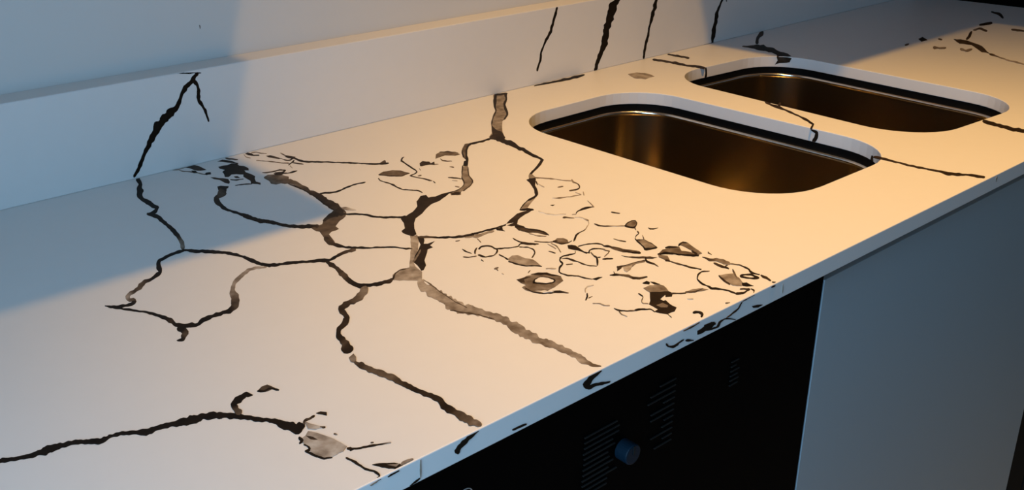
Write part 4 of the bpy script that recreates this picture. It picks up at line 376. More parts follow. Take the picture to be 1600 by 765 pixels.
('T','r',0,'50 50 50 50 50','4369 -6703 4394 -6685 4366 -6746 4407 -6716 4367 -6786 4401 -6762 4367 -6827 4403 -6801 4372 -6864 4393 -6849'),
('T','r',0,'40 40 40 40 40 40 40 40 39 39 38 37 37 36 35 40 50 60 70','4386 -6852 4372 -6868 4352 -6840 4331 -6863 4318 -6829 4294 -6855 4285 -6816 4255 -6848 4256 -6799 4220 -6837 4220 -6790 4179 -6834 4172 -6793 4140 -6828 4136 -6785 4109 -6813 4113 -6763 4082 -6794 4085 -6745 4053 -6778 4050 -6735 4017 -6769 4015 -6725 3983 -6758 3985 -6710 3948 -6748 3958 -6691 3911 -6740 3930 -6675 3881 -6724 3895 -6665 3859 -6700 3864 -6652 3834 -6680 3844 -6627 3810 -6659 3816 -6610 3798 -6627'),
('T','b',1,'6','3497 -6860 3575 -6903 3498 -6920'),
('T','r',0,'75 74 73 72 72 71 70 70 70 70 70 70 70 70 70 70 70 70 70','3085 -6937 3101 -6924 3069 -6988 3110 -6957 3079 -7020 3114 -6993 3096 -7046 3116 -7031 3098 -7084 3119 -7068 3095 -7125 3125 -7101 3102 -7160 3139 -7128 3119 -7185 3160 -7148 3139 -7208 3178 -7172 3154 -7234 3198 -7194 3165 -7264 3212 -7221 3185 -7287 3221 -7254 3212 -7302 3241 -7275 3242 -7316 3276 -7283 3266 -7333 3308 -7292 3291 -7351 3332 -7311 3316 -7368 3354 -7332 3343 -7383 3376 -7352 3378 -7391 3392 -7377'),
('T','r',0,'60 61 62 63 64 65','4179 -5829 4197 -5817 4153 -5890 4189 -5866 4137 -5945 4175 -5919 4120 -5999 4164 -5969 4115 -6045 4157 -6017 4118 -6086 4143 -6069'),
('T','r',0,'40 40 40 40 40 40 40 40 40 40 40 40 40 40 40 40 40 40 40 40','1153 -6994 1164 -6980 1171 -7018 1202 -6979 1192 -7037 1243 -6974 1216 -7054 1269 -6988 1249 -7058 1293 -7004 1280 -7067 1321 -7017 1288 -7103 1351 -7025 1303 -7134 1388 -7023 1339 -7138 1426 -7019 1374 -7142 1455 -7028 1415 -7138 1484 -7040 1457 -7130 1517 -7045 1496 -7126 1556 -7042 1537 -7121 1596 -7039 1576 -7117 1628 -7047 1616 -7114 1664 -7050 1645 -7124 1695 -7059 1672 -7138 1727 -7066 1712 -7135 1768 -7062 1758 -7124 1786 -7088'),
('T','r',0,'5 5 5 5 5 5 5 5 5 5 5 5 5 5 5 5 5 5 5 5 5 5 5 5 5 5 5 5 5 5 5 5 5 5 5','1012 -6855 1025 -6839 1031 -6877 1056 -6847 1053 -6896 1082 -6861 1072 -6918 1104 -6879 1093 -6938 1131 -6893 1118 -6953 1161 -6902 1147 -6963 1181 -6923 1178 -6972 1199 -6945 1209 -6980 1234 -6946 1239 -6990 1273 -6941 1271 -6998 1310 -6942 1308 -6997 1347 -6941 1349 -6992 1388 -6934 1384 -6994 1429 -6929 1413 -7005 1462 -6934 1446 -7010 1492 -6945 1485 -7008 1527 -6948 1520 -7010 1560 -6953 1553 -7016 1589 -6965 1591 -7013 1627 -6965 1631 -7010 1668 -6961 1664 -7015 1706 -6961 1691 -7030 1741 -6965 1716 -7046 1769 -6977 1750 -7051 1803 -6982 1790 -7049 1841 -6982 1827 -7050 1872 -6990 1864 -7052 1902 -7001 1906 -7047 1939 -7003 1943 -7048 1979 -6999 1978 -7053 2016 -7000 2017 -7053 2054 -6999 2057 -7051 2088 -7006 2091 -7056 2128 -7003 2139 -7043 2169 -7000'),
('T','b',0,'5','1876 -7038 1940 -7067 2021 -7059 1939 -7160 1917 -7242 1879 -7170 1838 -7108'),
('T','b',0,'14','2216 -7190 2285 -7248 2310 -7338 2297 -7463 2341 -7525 2401 -7585 2425 -7648 2455 -7698 2395 -7879 2358 -7848 2336 -7752 2310 -7675 2257 -7608 2189 -7573 2178 -7491 2152 -7441 2163 -7316'),
('T','r',0,'6 6 6 6 6 6 6 6 6 6 6 6 6 6 6 6 6 6 6 6 6 6 6 6','2177 -7229 2213 -7192 2191 -7256 2250 -7195 2219 -7268 2269 -7217 2241 -7287 2282 -7246 2258 -7309 2300 -7269 2272 -7332 2318 -7294 2282 -7360 2320 -7331 2287 -7394 2314 -7374 2289 -7430 2311 -7414 2292 -7465 2314 -7448 2300 -7498 2325 -7475 2305 -7532 2342 -7498 2316 -7561 2363 -7518 2339 -7579 2383 -7539 2361 -7596 2404 -7558 2371 -7625 2421 -7582 2379 -7656 2433 -7610 2387 -7686 2445 -7638 2392 -7718 2453 -7670 2399 -7748 2459 -7704 2399 -7782 2456 -7745 2391 -7821 2439 -7793 2390 -7859 2425 -7839 2387 -7898 2399 -7891'),
('T','r',0,'40 39 38 37 36 35 36 37 37 38 39 40','2176 -7598 2189 -7588 2171 -7640 2202 -7616 2181 -7671 2211 -7647 2191 -7701 2212 -7685 2194 -7737 2213 -7723 2201 -7771 2221 -7753 2210 -7802 2243 -7772 2226 -7827 2264 -7792 2251 -7844 2280 -7816 2271 -7865 2298 -7839 2284 -7893 2317 -7862 2312 -7906 2330 -7890'),
('T','r',1,'20 20 20 20','917 -7011 932 -6992 941 -7025 958 -7002 966 -7036 985 -7011 999 -7038 1011 -7022'),
('T','r',0,'35 35 35 35 35','1294 -7160 1306 -7154 1273 -7209 1302 -7194 1256 -7255 1285 -7240 1239 -7301 1267 -7287 1224 -7345 1243 -7336'),
('T','r',0,'10 9 8 6 9 13 16 20','780 -7345 792 -7337 767 -7392 794 -7372 751 -7441 792 -7411 750 -7480 789 -7450 759 -7510 784 -7490 768 -7540 789 -7523 774 -7572 795 -7555 779 -7604 792 -7594'),
('T','r',0,'15 14 14 13 12 15 19 22 26 30','572 -7611 587 -7594 580 -7641 609 -7610 594 -7666 626 -7631 614 -7683 642 -7652 638 -7696 659 -7672 668 -7702 687 -7679 694 -7712 713 -7688 721 -7721 736 -7702 746 -7733 767 -7705 776 -7737 790 -7720'),
('T','r',0,'15 13 10 15 20','821 -7654 810 -7644 875 -7604 856 -7580 922 -7557 914 -7521 971 -7520 974 -7479 1026 -7474 1030 -7457'),
('T','r',0,'6 7 8 9 9 10 10 9 8 7 7 6 6 6 8 10 14 18 19 16 14 11 9 6 6 5 7 11 15','999 -7549 1010 -7514 1040 -7539 1062 -7484 1086 -7508 1112 -7462 1118 -7508 1152 -7459 1144 -7519 1182 -7471 1172 -7528 1210 -7484 1196 -7541 1237 -7498 1213 -7563 1256 -7521 1229 -7585 1270 -7549 1235 -7616 1280 -7582 1232 -7656 1271 -7627 1224 -7699 1262 -7672 1227 -7734 1267 -7708 1223 -7763 1260 -7753 1198 -7783 1215 -7810 1161 -7813 1156 -7856 1114 -7847 1103 -7879 1066 -7876 1053 -7901 1027 -7884 1008 -7913 1001 -7872 972 -7912 973 -7861 943 -7902 940 -7858 919 -7886 907 -7855 890 -7877 883 -7844 859 -7869 879 -7813 841 -7848 879 -7777 825 -7823 878 -7739 820 -7790 870 -7707 818 -7754 840 -7696 816 -7718'),
('T','r',0,'8 8 8 8 8 8 8 8 8 8 8 8 8 8 8 8 8 7 6 6 6 6 7 7 8 8 8 9 9 10 10','1213 -7692 1231 -7673 1229 -7716 1258 -7684 1246 -7738 1275 -7707 1267 -7756 1299 -7722 1287 -7775 1326 -7733 1310 -7792 1348 -7749 1342 -7798 1373 -7763 1373 -7805 1400 -7775 1395 -7822 1421 -7792 1415 -7842 1443 -7810 1440 -7855 1467 -7824 1469 -7864 1491 -7839 1500 -7871 1519 -7849 1528 -7881 1550 -7857 1556 -7892 1579 -7865 1587 -7901 1610 -7871 1621 -7905 1638 -7872 1670 -7877 1683 -7844 1712 -7853 1732 -7819 1737 -7860 1767 -7822 1757 -7876 1803 -7827 1770 -7900 1833 -7839 1779 -7928 1844 -7869 1793 -7952 1850 -7901 1815 -7971 1862 -7928 1838 -7988 1880 -7947 1862 -8004 1905 -7960 1889 -8016 1928 -7977 1915 -8030 1947 -7997 1934 -8049 1969 -8015 1963 -8060 1981 -8042'),
('T','r',0,'10 9 9 8 8 8 8 8 8 8 8 7 7 7 6 6','1800 -7563 1813 -7555 1777 -7617 1810 -7596 1769 -7661 1804 -7639 1767 -7702 1799 -7680 1763 -7743 1799 -7718 1764 -7782 1802 -7753 1769 -7817 1811 -7782 1773 -7853 1827 -7805 1787 -7880 1843 -7830 1807 -7902 1855 -7858 1820 -7930 1865 -7888 1829 -7961 1883 -7911 1845 -7985 1903 -7932 1867 -8005 1920 -7956 1879 -8033 1939 -7978 1905 -8048 1942 -8015'),
('T','r',0,'10 10 9 9 9 8 8 8 8 8 8 8 8 9 10 11 12','1607 -7929 1622 -7914 1620 -7955 1647 -7927 1643 -7970 1660 -7952 1660 -7992 1679 -7972 1674 -8016 1705 -7985 1697 -8031 1729 -8001 1715 -8050 1740 -8029 1717 -8082 1740 -8065 1717 -8117 1743 -8099 1714 -8150 1751 -8130 1699 -8189 1737 -8176 1671 -8234 1700 -8232 1641 -8270 1657 -8283 1607 -8292 1607 -8321 1562 -8322 1554 -8354 1513 -8350 1504 -8383 1462 -8382 1456 -8404'),
('T','r',0,'8 8 8 8 8 7 7 6','1114 -7933 1137 -7918 1098 -7979 1136 -7953 1098 -8013 1136 -7988 1104 -8044 1132 -8025 1101 -8080 1125 -8064 1088 -8123 1125 -8098 1077 -8164 1125 -8132 1084 -8193 1111 -8175'),
('T','b',0,'42','1109 -8161 1260 -8111 1348 -8155 1352 -8240 1353 -8337 1398 -8393 1421 -8453 1404 -8543 1364 -8665 1329 -8750 1307 -8689 1276 -8649 1210 -8621 1149 -8570 1107 -8501 1097 -8413 1074 -8348 1045 -8282'),
('T','r',0,'8 8 7 7 7 6 6 6 6 6 6 6 6 6 6 6 6 6 6 6 6 6 6','1033 -8252 1054 -8234 1039 -8282 1069 -8257 1050 -8308 1076 -8287 1052 -8342 1086 -8314 1051 -8377 1094 -8342 1056 -8408 1100 -8373 1067 -8435 1105 -8403 1079 -8459 1107 -8436 1089 -8486 1115 -8464 1100 -8512 1134 -8483 1114 -8535 1145 -8508 1127 -8559 1150 -8538 1143 -8581 1165 -8559 1166 -8595 1184 -8577 1188 -8611 1208 -8589 1204 -8631 1236 -8598 1227 -8645 1254 -8618 1250 -8658 1271 -8638 1267 -8677 1290 -8656 1285 -8696 1311 -8672 1299 -8719 1331 -8690 1315 -8740 1344 -8714 1333 -8759 1347 -8746'),
('T','r',0,'20 20 20 20 20 20 20 19 18 17 17 16 15','1990 -7923 2007 -7907 2001 -7952 2028 -7927 2020 -7974 2046 -7950 2035 -8000 2060 -7977 2050 -8025 2076 -8001 2071 -8045 2096 -8022 2091 -8067 2118 -8041 2110 -8089 2141 -8059 2131 -8109 2162 -8079 2157 -8124 2179 -8103 2186 -8136 2207 -8116 2210 -8154 2239 -8125 2234 -8170 2249 -8156'),
('T','b',0,'30','2255 -8136 2406 -8084 2495 -8147 2493 -8254 2419 -8351 2348 -8329 2280 -8297 2242 -8202'),
('T','r',1,'6 7 9 10','2231 -8145 2263 -8114 2245 -8173 2299 -8120 2271 -8188 2325 -8135 2310 -8191 2330 -8171'),
('T','r',0,'10 11 12 13 14 15 14 14 13 12 12 12 12','2231 -8170 2250 -8155 2234 -8203 2266 -8178 2243 -8232 2277 -8206 2250 -8262 2285 -8235 2253 -8296 2291 -8264 2263 -8325 2303 -8287 2290 -8339 2327 -8300 2322 -8347 2352 -8314 2354 -8354 2378 -8327 2386 -8361 2410 -8333 2427 -8359 2447 -8333 2474 -8347 2487 -8328 2520 -8336 2530 -8321'),
('T','r',0,'40 39 38 36 35 33 31 29 27 25','2154 -8164 2176 -8149 2140 -8209 2176 -8185 2144 -8241 2167 -8227 2141 -8278 2166 -8263 2129 -8319 2166 -8301 2112 -8360 2141 -8350 2087 -8408 2111 -8401 2055 -8458 2079 -8452 2021 -8508 2048 -8501 1996 -8556 2013 -8552'),
('T','r',0,'50 48 47 45 43 42 40','2084 -8154 2098 -8145 2072 -8199 2096 -8184 2065 -8240 2092 -8224 2058 -8282 2092 -8261 2053 -8322 2085 -8303 2042 -8366 2074 -8347 2038 -8405 2057 -8394'),
('T','r',0,'25 22 19 16 13 10','1870 -8387 1885 -8376 1873 -8418 1903 -8395 1880 -8445 1912 -8421 1884 -8475 1915 -8451 1884 -8507 1916 -8483 1899 -8528 1919 -8513'),
('T','r',0,'10 9 8 7 6 6 5 5 5 5 4 4 4 5 5 5 5 5 5 5 5 5 5 5 5','2029 -8728 2014 -8743 2012 -8706 1983 -8736 1986 -8694 1958 -8723 1954 -8687 1934 -8709 1922 -8681 1906 -8702 1886 -8681 1869 -8710 1835 -8699 1825 -8732 1778 -8732 1785 -8752 1728 -8781 1755 -8782 1699 -8830 1745 -8816 1685 -8867 1733 -8857 1676 -8890 1694 -8908 1639 -8911 1636 -8944 1593 -8923 1585 -8969 1540 -8949 1539 -8990 1486 -8995 1493 -9022 1434 -9042 1450 -9059 1388 -9089 1420 -9086 1379 -9130 1409 -9115 1381 -9163 1404 -9148 1383 -9195 1411 -9176 1388 -9224 1422 -9200 1392 -9253 1426 -9228 1398 -9281 1431 -9257 1408 -9306 1427 -9292'),
('T','b',0,'30','654 -8844 733 -8862 808 -8865 883 -8853 948 -8874 1041 -8885 1133 -8892 1177 -8936 1230 -8973 1243 -9070 1249 -9153 1287 -9239 1210 -9361 1067 -9400 927 -9438 840 -9441 761 -9454 681 -9454 598 -9469 568 -9404 534 -9340 512 -9271 496 -9206 525 -9103 634 -9091 623 -8977'),
('T','b',0,'100','879 -9032 943 -9032 1019 -9030 1063 -9072 1114 -9110 1110 -9187 1116 -9256 1050 -9307 992 -9284 933 -9262 884 -9209 840 -9158 821 -9089'),
('T','r',0,'5 5 6 6 7 7 8 8 8 8 8 8 8 7 6 6 5 4 5 5 5 5 5 5 5 5 5 5 5 5 5 5','771 -9144 755 -9118 817 -9108 797 -9073 855 -9070 850 -9042 887 -9047 897 -9015 911 -9048 932 -9014 950 -9037 966 -9015 990 -9029 1000 -9016 1019 -9034 1035 -9016 1039 -9050 1059 -9030 1056 -9069 1070 -9056 1069 -9092 1085 -9077 1083 -9113 1105 -9094 1096 -9135 1123 -9113 1097 -9165 1133 -9139 1097 -9196 1134 -9171 1104 -9222 1140 -9201 1102 -9250 1147 -9234 1090 -9264 1110 -9288 1065 -9282 1048 -9322 1035 -9287 1009 -9322 1009 -9278 978 -9315 985 -9267 952 -9305 957 -9260 923 -9297 934 -9250 895 -9289 918 -9230 876 -9271 903 -9210 855 -9255 887 -9190 835 -9239 871 -9171 824 -9214 852 -9154 809 -9193 834 -9137 789 -9176 817 -9118 778 -9150 802 -9097 783 -9113'),
('T','b',0,'8','978 -8845 1045 -8865 1119 -8881 1170 -8930 1230 -8973 1232 -9050 1262 -9101 1288 -9161 1302 -9225 1251 -9180 1193 -9133 1167 -9070 1142 -9009 1070 -8976 1017 -8932'),
('T','b',0,'12','654 -8844 736 -8864 827 -8870 867 -8898 918 -8930 831 -8925 750 -8923 677 -9022 629 -8971'),
('T','b',0,'100','588 -9334 636 -9365 674 -9394 727 -9415 749 -9482 786 -9525 710 -9494 647 -9469 621 -9396'),
('T','r',0,'10 9 8 7 6 6 5 5 5 5 5 5 5 5 5 5 5 5 5 6 7 8 9 10 13 17 22 26 30','534 -9155 550 -9144 526 -9193 556 -9173 524 -9227 554 -9208 524 -9260 553 -9241 525 -9292 545 -9279 525 -9325 541 -9314 532 -9353 549 -9340 545 -9376 563 -9361 557 -9400 579 -9381 567 -9425 591 -9405 580 -9448 600 -9430 597 -9467 617 -9449 614 -9487 634 -9467 633 -9503 651 -9485 656 -9516 676 -9496 682 -9527 703 -9503 699 -9546 728 -9515 717 -9564 749 -9530 746 -9570 772 -9543 776 -9576 798 -9554 798 -9590 826 -9562 815 -9609 845 -9579 833 -9627 856 -9604 854 -9641 877 -9620 877 -9654 895 -9638 892 -9674 910 -9658 903 -9698 927 -9677 918 -9718 948 -9693 940 -9733 960 -9716'),
('T','b',0,'6','800 -9511 863 -9541 908 -9575 928 -9643 957 -9717 929 -9677 875 -9658 838 -9618 817 -9565'),
('T','r',1,'20 20 20','977 -8790 980 -8779 1028 -8769 1035 -8746 1082 -8739 1086 -8728'),
('T','r',0,'50 50 50 50 50 50 50 50','1314 -8866 1333 -8847 1332 -8882 1361 -8854 1356 -8894 1381 -8869 1371 -8914 1402 -8882 1383 -8936 1424 -8896 1401 -8953 1440 -8915 1421 -8968 1452 -8938 1451 -8973 1465 -8959'),
('T','r',1,'25 25 25 25','647 -8319 665 -8293 667 -8338 705 -8284 702 -8335 732 -8292 745 -8320 758 -8302'),
('T','r',1,'30 30 30','689 -8311 701 -8306 661 -8362 691 -8349 649 -8405 670 -8396'),
('T','r',1,'10 12 15','726 -7900 752 -7882 719 -7940 743 -7922 722 -7972 735 -7963'),
('T','r',1,'50 50','623 -8524 645 -8508 622 -8576 642 -8562'),
('T','r',0,'6 6 6 6 6 6 6 6 6 6 7 12 16 20','3546 -7493 3551 -7474 3602 -7465 3617 -7431 3654 -7440 3674 -7409 3694 -7438 3722 -7402 3732 -7443 3773 -7390 3772 -7445 3827 -7375 3814 -7444 3872 -7372 3844 -7452 3917 -7372 3879 -7456 3953 -7380 3918 -7458 3984 -7393 3961 -7459 4009 -7411 4002 -7461 4033 -7430 4035 -7471 4060 -7446 4066 -7483 4081 -7468'),
('T','r',0,'40 40 40 40 40 40 40','4219 -7163 4229 -7158 4188 -7219 4206 -7210 4160 -7273 4183 -7263 4132 -7327 4162 -7314 4100 -7383 4134 -7368 4067 -7439 4105 -7422 4049 -7488 4071 -7478'),
('T','r',0,'10 10 10 13 18 24 30','4100 -7872 4120 -7858 4095 -7912 4144 -7875 4107 -7938 4155 -7903 4123 -7962 4161 -7934 4138 -7987 4174 -7959 4149 -8014 4189 -7983 4176 -8029 4194 -8015'),
('T','r',1,'40 40 40 40','3440 -7481 3456 -7466 3463 -7498 3487 -7474 3485 -7515 3511 -7489 3515 -7524 3531 -7508'),
('T','r',0,'15 16 18 19 22 28 34 40','3183 -7485 3225 -7446 3201 -7512 3266 -7450 3235 -7523 3284 -7477 3257 -7544 3297 -7508 3274 -7571 3312 -7537 3294 -7594 3328 -7565 3317 -7616 3349 -7588 3347 -7631 3364 -7616'),
('T','r',0,'60 59 58 57 56 55 50 45 40 35','3383 -7604 3394 -7594 3394 -7635 3415 -7616 3418 -7654 3441 -7634 3436 -7678 3470 -7649 3453 -7703 3485 -7677 3463 -7733 3490 -7713 3449 -7779 3485 -7755 3438 -7824 3489 -7791 3431 -7866 3496 -7824 3440 -7898 3474 -7876'),
('T','r',0,'60 58 55 49 42 36 29 23 16 14 12 11 8 6 6 6 8 10','3455 -7867 3467 -7867 3403 -7923 3416 -7926 3356 -7976 3361 -7982 3300 -8013 3300 -8026 3242 -8038 3236 -8061 3181 -8075 3175 -8094 3121 -8111 3113 -8127 3069 -8128 3052 -8156 3018 -8141 3001 -8166 2974 -8145 2960 -8165 2931 -8148 2913 -8173 2885 -8153 2861 -8190 2834 -8163 2811 -8210 2775 -8185 2761 -8233 2710 -8227 2707 -8269 2650 -8268 2648 -8312 2591 -8310 2589 -8348 2533 -8358 2531 -8373'),
('T','r',0,'20 14 9 7 9 11 14 20 25 31 36 42 48 48 45 42 39 36 33 30','3412 -8060 3431 -8047 3406 -8101 3444 -8076 3395 -8145 3447 -8109 3397 -8181 3450 -8142 3414 -8207 3456 -8174 3435 -8228 3470 -8200 3453 -8252 3485 -8224 3470 -8277 3505 -8246 3492 -8297 3532 -8261 3517 -8314 3557 -8279 3541 -8332 3574 -8303 3565 -8350 3598 -8321 3591 -8366 3625 -8337 3615 -8384 3645 -8359 3635 -8406 3665 -8380 3659 -8424 3690 -8397 3685 -8440 3719 -8411 3709 -8458 3746 -8427 3732 -8478 3765 -8450 3760 -8492 3776 -8479'),
('T','b',0,'32','3779 -8484 3919 -8410 4071 -8392 4137 -8436 4057 -8545 3855 -8647 3795 -8579'),
('T','r',0,'5 5 5 5 5 5 6 6 7 8 8 8 8 9 10 10 10 10 9 7 5','3758 -8487 3792 -8464 3748 -8528 3813 -8485 3750 -8562 3811 -8520 3760 -8590 3814 -8552 3772 -8618 3827 -8576 3787 -8643 3843 -8597 3809 -8665 3860 -8615 3855 -8663 3887 -8616 3923 -8627 3933 -8600 3991 -8590 3989 -8576 4053 -8543 4039 -8538 4099 -8487 4072 -8494 4125 -8439 4090 -8459 4107 -8416 4075 -8441 4077 -8401 4048 -8429 4039 -8398 4011 -8429 3993 -8402 3966 -8436 3946 -8405 3921 -8442 3890 -8422 3871 -8457 3828 -8450 3814 -8482 3763 -8488 3756 -8504'),
('T','r',1,'10 15 20','3853 -8637 3869 -8636 3802 -8691 3831 -8688 3767 -8742 3780 -8741'),
('T','b',0,'13','4030 -8812 4044 -8864 4093 -8904 4163 -8937 4037 -8933 3986 -8890'),
('T','r',0,'25 18 11 10 10 10 9 8 7 6','3745 -8787 3766 -8779 3706 -8834 3752 -8823 3696 -8862 3711 -8874 3663 -8880 3655 -8901 3616 -8891 3602 -8918 3561 -8913 3554 -8933 3500 -8951 3501 -8961 3444 -8989 3459 -8992 3411 -9033 3444 -9023 3400 -9072 3419 -9064'),
('T','b',0,'36','3414 -9053 3482 -9087 3542 -9124 3514 -9215 3488 -9306 3481 -9377 3444 -9476 3308 -9455 3192 -9419 3258 -9345 3296 -9261 3344 -9171'),
('T','r',0,'5 5 5 5 5 5 5 5 4 4 4 4 4 4 5 5 5','3408 -9042 3432 -9034 3372 -9092 3411 -9078 3351 -9137 3393 -9122 3333 -9180 3376 -9164 3313 -9224 3348 -9211 3290 -9268 3323 -9256 3268 -9311 3305 -9300 3236 -9357 3278 -9344 3185 -9413 3255 -9379 3191 -9447 3271 -9388 3222 -9461 3299 -9395 3254 -9471 3313 -9418 3288 -9478 3329 -9441 3322 -9486 3362 -9448 3353 -9496 3398 -9453 3382 -9507 3430 -9462 3428 -9503 3452 -9481'),
('T','r',0,'6 7 7 8 8 8 8 8 8 8 8 8 8 8 8 8','3442 -9492 3423 -9500 3462 -9450 3431 -9463 3473 -9411 3448 -9423 3489 -9371 3466 -9382 3511 -9327 3481 -9342 3522 -9289 3489 -9305 3519 -9257 3493 -9270 3524 -9221 3507 -9230 3534 -9183 3515 -9193 3542 -9145 3517 -9161 3539 -9114 3517 -9131 3519 -9095 3501 -9110 3498 -9076 3471 -9100 3479 -9056 3440 -9091 3453 -9042 3416 -9075 3415 -9039 3395 -9056'),
('T','r',1,'30 27 23 20','3673 -8969 3678 -8969 3621 -9023 3638 -9023 3569 -9076 3593 -9076 3524 -9128 3536 -9129'),
('T','r',0,'35 35 35 33 27 20 13 11 10','3153 -8746 3162 -8740 3151 -8782 3171 -8769 3152 -8817 3176 -8801 3153 -8851 3181 -8831 3157 -8884 3194 -8857 3169 -8911 3208 -8882 3183 -8935 3217 -8910 3199 -8959 3229 -8936 3214 -8983 3234 -8968'),
('T','b',0,'6','2315 -8420 2379 -8453 2414 -8514 2389 -8613 2354 -8718 2336 -8801 2367 -8878 2302 -8874 2302 -8746 2291 -8682 2260 -8634 2224 -8526'),
('T','b',0,'24','2821 -8899 2860 -8958 2876 -9028 2918 -9077 2937 -9153 2965 -9202 2997 -9245 3025 -9303 3053 -9346 3079 -9401 3008 -9468 2964 -9420 2921 -9370 2885 -9297 2830 -9243 2817 -9160 2797 -9086 2801 -9000'),
('T','r',0,'6 6 6 6 6 6 6 6 6 6 6 6 6 6 6 6 6 6 5 4 7 9 11 13 14 14 15 16 17 18','2414 -8578 2428 -8562 2443 -8589 2469 -8560 2477 -8595 2499 -8570 2515 -8597 2534 -8576 2550 -8601 2567 -8583 2580 -8611 2600 -8590 2607 -8624 2636 -8595 2633 -8639 2665 -8607 2660 -8651 2687 -8625 2688 -8663 2711 -8641 2709 -8682 2739 -8654 2730 -8700 2766 -8669 2751 -8719 2788 -8687 2766 -8742 2806 -8709 2780 -8765 2815 -8740 2788 -8791 2819 -8772 2782 -8822 2812 -8806 2761 -8862 2800 -8837 2768 -8891 2823 -8848 2781 -8917 2852 -8860 2799 -8937 2868 -8884 2815 -8959 2869 -8919 2823 -8988 2867 -8955 2829 -9019 2883 -8978 2836 -9047 2898 -9002 2851 -9071 2908 -9029 2867 -9094 2920 -9054 2877 -9121 2928 -9084 2886 -9148 2930 -9116 2913 -9163 2934 -9147'),
('T','r',0,'8 8 7 7 7 7 6 6 6 5 5 5 4 4','2858 -9165 2871 -9155 2861 -9195 2885 -9178 2864 -9226 2895 -9204 2870 -9254 2914 -9223 2877 -9282 2932 -9243 2885 -9309 2943 -9267 2902 -9329 2950 -9295 2914 -9354 2957 -9321 2923 -9380 2975 -9339 2937 -9403 3004 -9350 2955 -9422 3024 -9367 2973 -9441 3028 -9397 2987 -9463 3042 -9419 3017 -9473 3058 -9441'),
('T','r',0,'3 4 5 6 8 8 9 9 10 12 15 17 20','2357 -8903 2341 -8887 2403 -8862 2396 -8835 2444 -8828 2454 -8803 2479 -8825 2501 -8795 2513 -8828 2546 -8791 2543 -8835 2577 -8802 2568 -8850 2598 -8821 2592 -8866 2619 -8841 2616 -8880 2639 -8861 2631 -8903 2655 -8884 2643 -8929 2670 -8908 2657 -8953 2685 -8932 2674 -8975 2689 -8964'),
('T','r',0,'6 6 6 6 6 6 6 6 6 6 6 5 5','2242 -8666 2249 -8669 2194 -8709 2201 -8719 2164 -8733 2155 -8753 2137 -8731 2119 -8752 2109 -8719 2083 -8747 2083 -8705 2049 -8741 2052 -8695 2021 -8729 2017 -8691 1989 -8722 1986 -8682 1955 -8717 1953 -8674 1927 -8706 1911 -8678 1894 -8701 1867 -8685 1851 -8709 1821 -8696 1808 -8716'),
('T','b',0,'10','1820 -8745 1920 -8779 1950 -8879 1948 -8944 1944 -9021 1892 -8953 1890 -8828 1867 -8784'),
('T','r',0,'5 7 10 12 14 14 14 13 12 13 15 16 18 20','1932 -9008 1949 -8997 1931 -9041 1954 -9026 1925 -9078 1958 -9056 1919 -9114 1961 -9086 1921 -9145 1960 -9118 1931 -9171 1960 -9151 1943 -9195 1961 -9181 1952 -9221 1970 -9207 1960 -9247 1980 -9232 1973 -9270 1997 -9251 1996 -9285 2014 -9270 2015 -9302 2033 -9288 2030 -9324 2047 -9309 2047 -9342 2061 -9330'),
('T','r',0,'20 18 16 14 12','1693 -8969 1712 -8950 1713 -8989 1742 -8960 1741 -9001 1765 -8976 1771 -9011 1790 -8991 1802 -9020 1815 -9006'),
('T','r',0,'30 24 18 12 8 5 5 4 4 4 4','2393 -8885 2412 -8878 2361 -8934 2394 -8923 2338 -8982 2367 -8970 2312 -9030 2350 -9012 2299 -9070 2348 -9046 2293 -9101 2341 -9087 2261 -9136 2296 -9141 2215 -9178 2248 -9194 2168 -9223 2197 -9242 2121 -9269 2142 -9285 2074 -9315 2088 -9326'),
('T','r',1,'8 8 8','2322 -9116 2342 -9096 2337 -9137 2369 -9106 2371 -9139 2387 -9124'),
('T','r',0,'8 7 6 5 5 5 5 5','2329 -9212 2346 -9196 2341 -9237 2377 -9202 2361 -9254 2407 -9211 2389 -9263 2432 -9223 2411 -9277 2450 -9243 2430 -9295 2469 -9261 2454 -9308 2489 -9278 2485 -9316 2500 -9302'),
('T','r',0,'40 37 33 30 27 25','2433 -9169 2443 -9152 2482 -9154 2496 -9129 2533 -9137 2544 -9115 2584 -9120 2592 -9099 2640 -9091 2646 -9070 2698 -9057 2700 -9046'),
('T','r',0,'25 29 32 36 40','2692 -9066 2674 -9079 2692 -9030 2662 -9052 2681 -9002 2651 -9023 2671 -8973 2639 -8996 2656 -8947 2641 -8958'),
('T','b',0,'13','2701 -9311 2721 -9371 2757 -9425 2810 -9462 2851 -9508 2894 -9544 2953 -9577 2991 -9624 3042 -9654 3061 -9717 3108 -9753 3003 -9739 2962 -9702 2921 -9660 2889 -9621 2839 -9586 2800 -9542 2762 -9502 2737 -9443 2705 -9389'),
('T','b',0,'30','2295 -9557 2372 -9592 2429 -9621 2516 -9635 2610 -9628 2682 -9644 2768 -9673 2851 -9685 2804 -9743 2711 -9717 2628 -9692 2454 -9738 2389 -9753 2330 -9704 2375 -9647 2316 -9622 2251 -9614'),
('T','r',0,'4 4 4 5 5 5 6 7 8 9 10 10 10 10 10 10 10 10 10 10','2268 -9579 2282 -9565 2288 -9595 2317 -9567 2320 -9600 2348 -9573 2347 -9610 2377 -9582 2371 -9624 2401 -9595 2397 -9636 2424 -9609 2432 -9639 2453 -9617 2472 -9636 2488 -9618 2506 -9639 2522 -9621 2532 -9651 2554 -9627 2566 -9654 2585 -9633 2603 -9654 2618 -9639 2636 -9659 2649 -9645 2664 -9669 2683 -9649 2693 -9677 2720 -9650 2726 -9682 2752 -9656 2756 -9690 2778 -9668 2782 -9702 2809 -9675 2812 -9710 2844 -9679 2855 -9706 2869 -9692'),
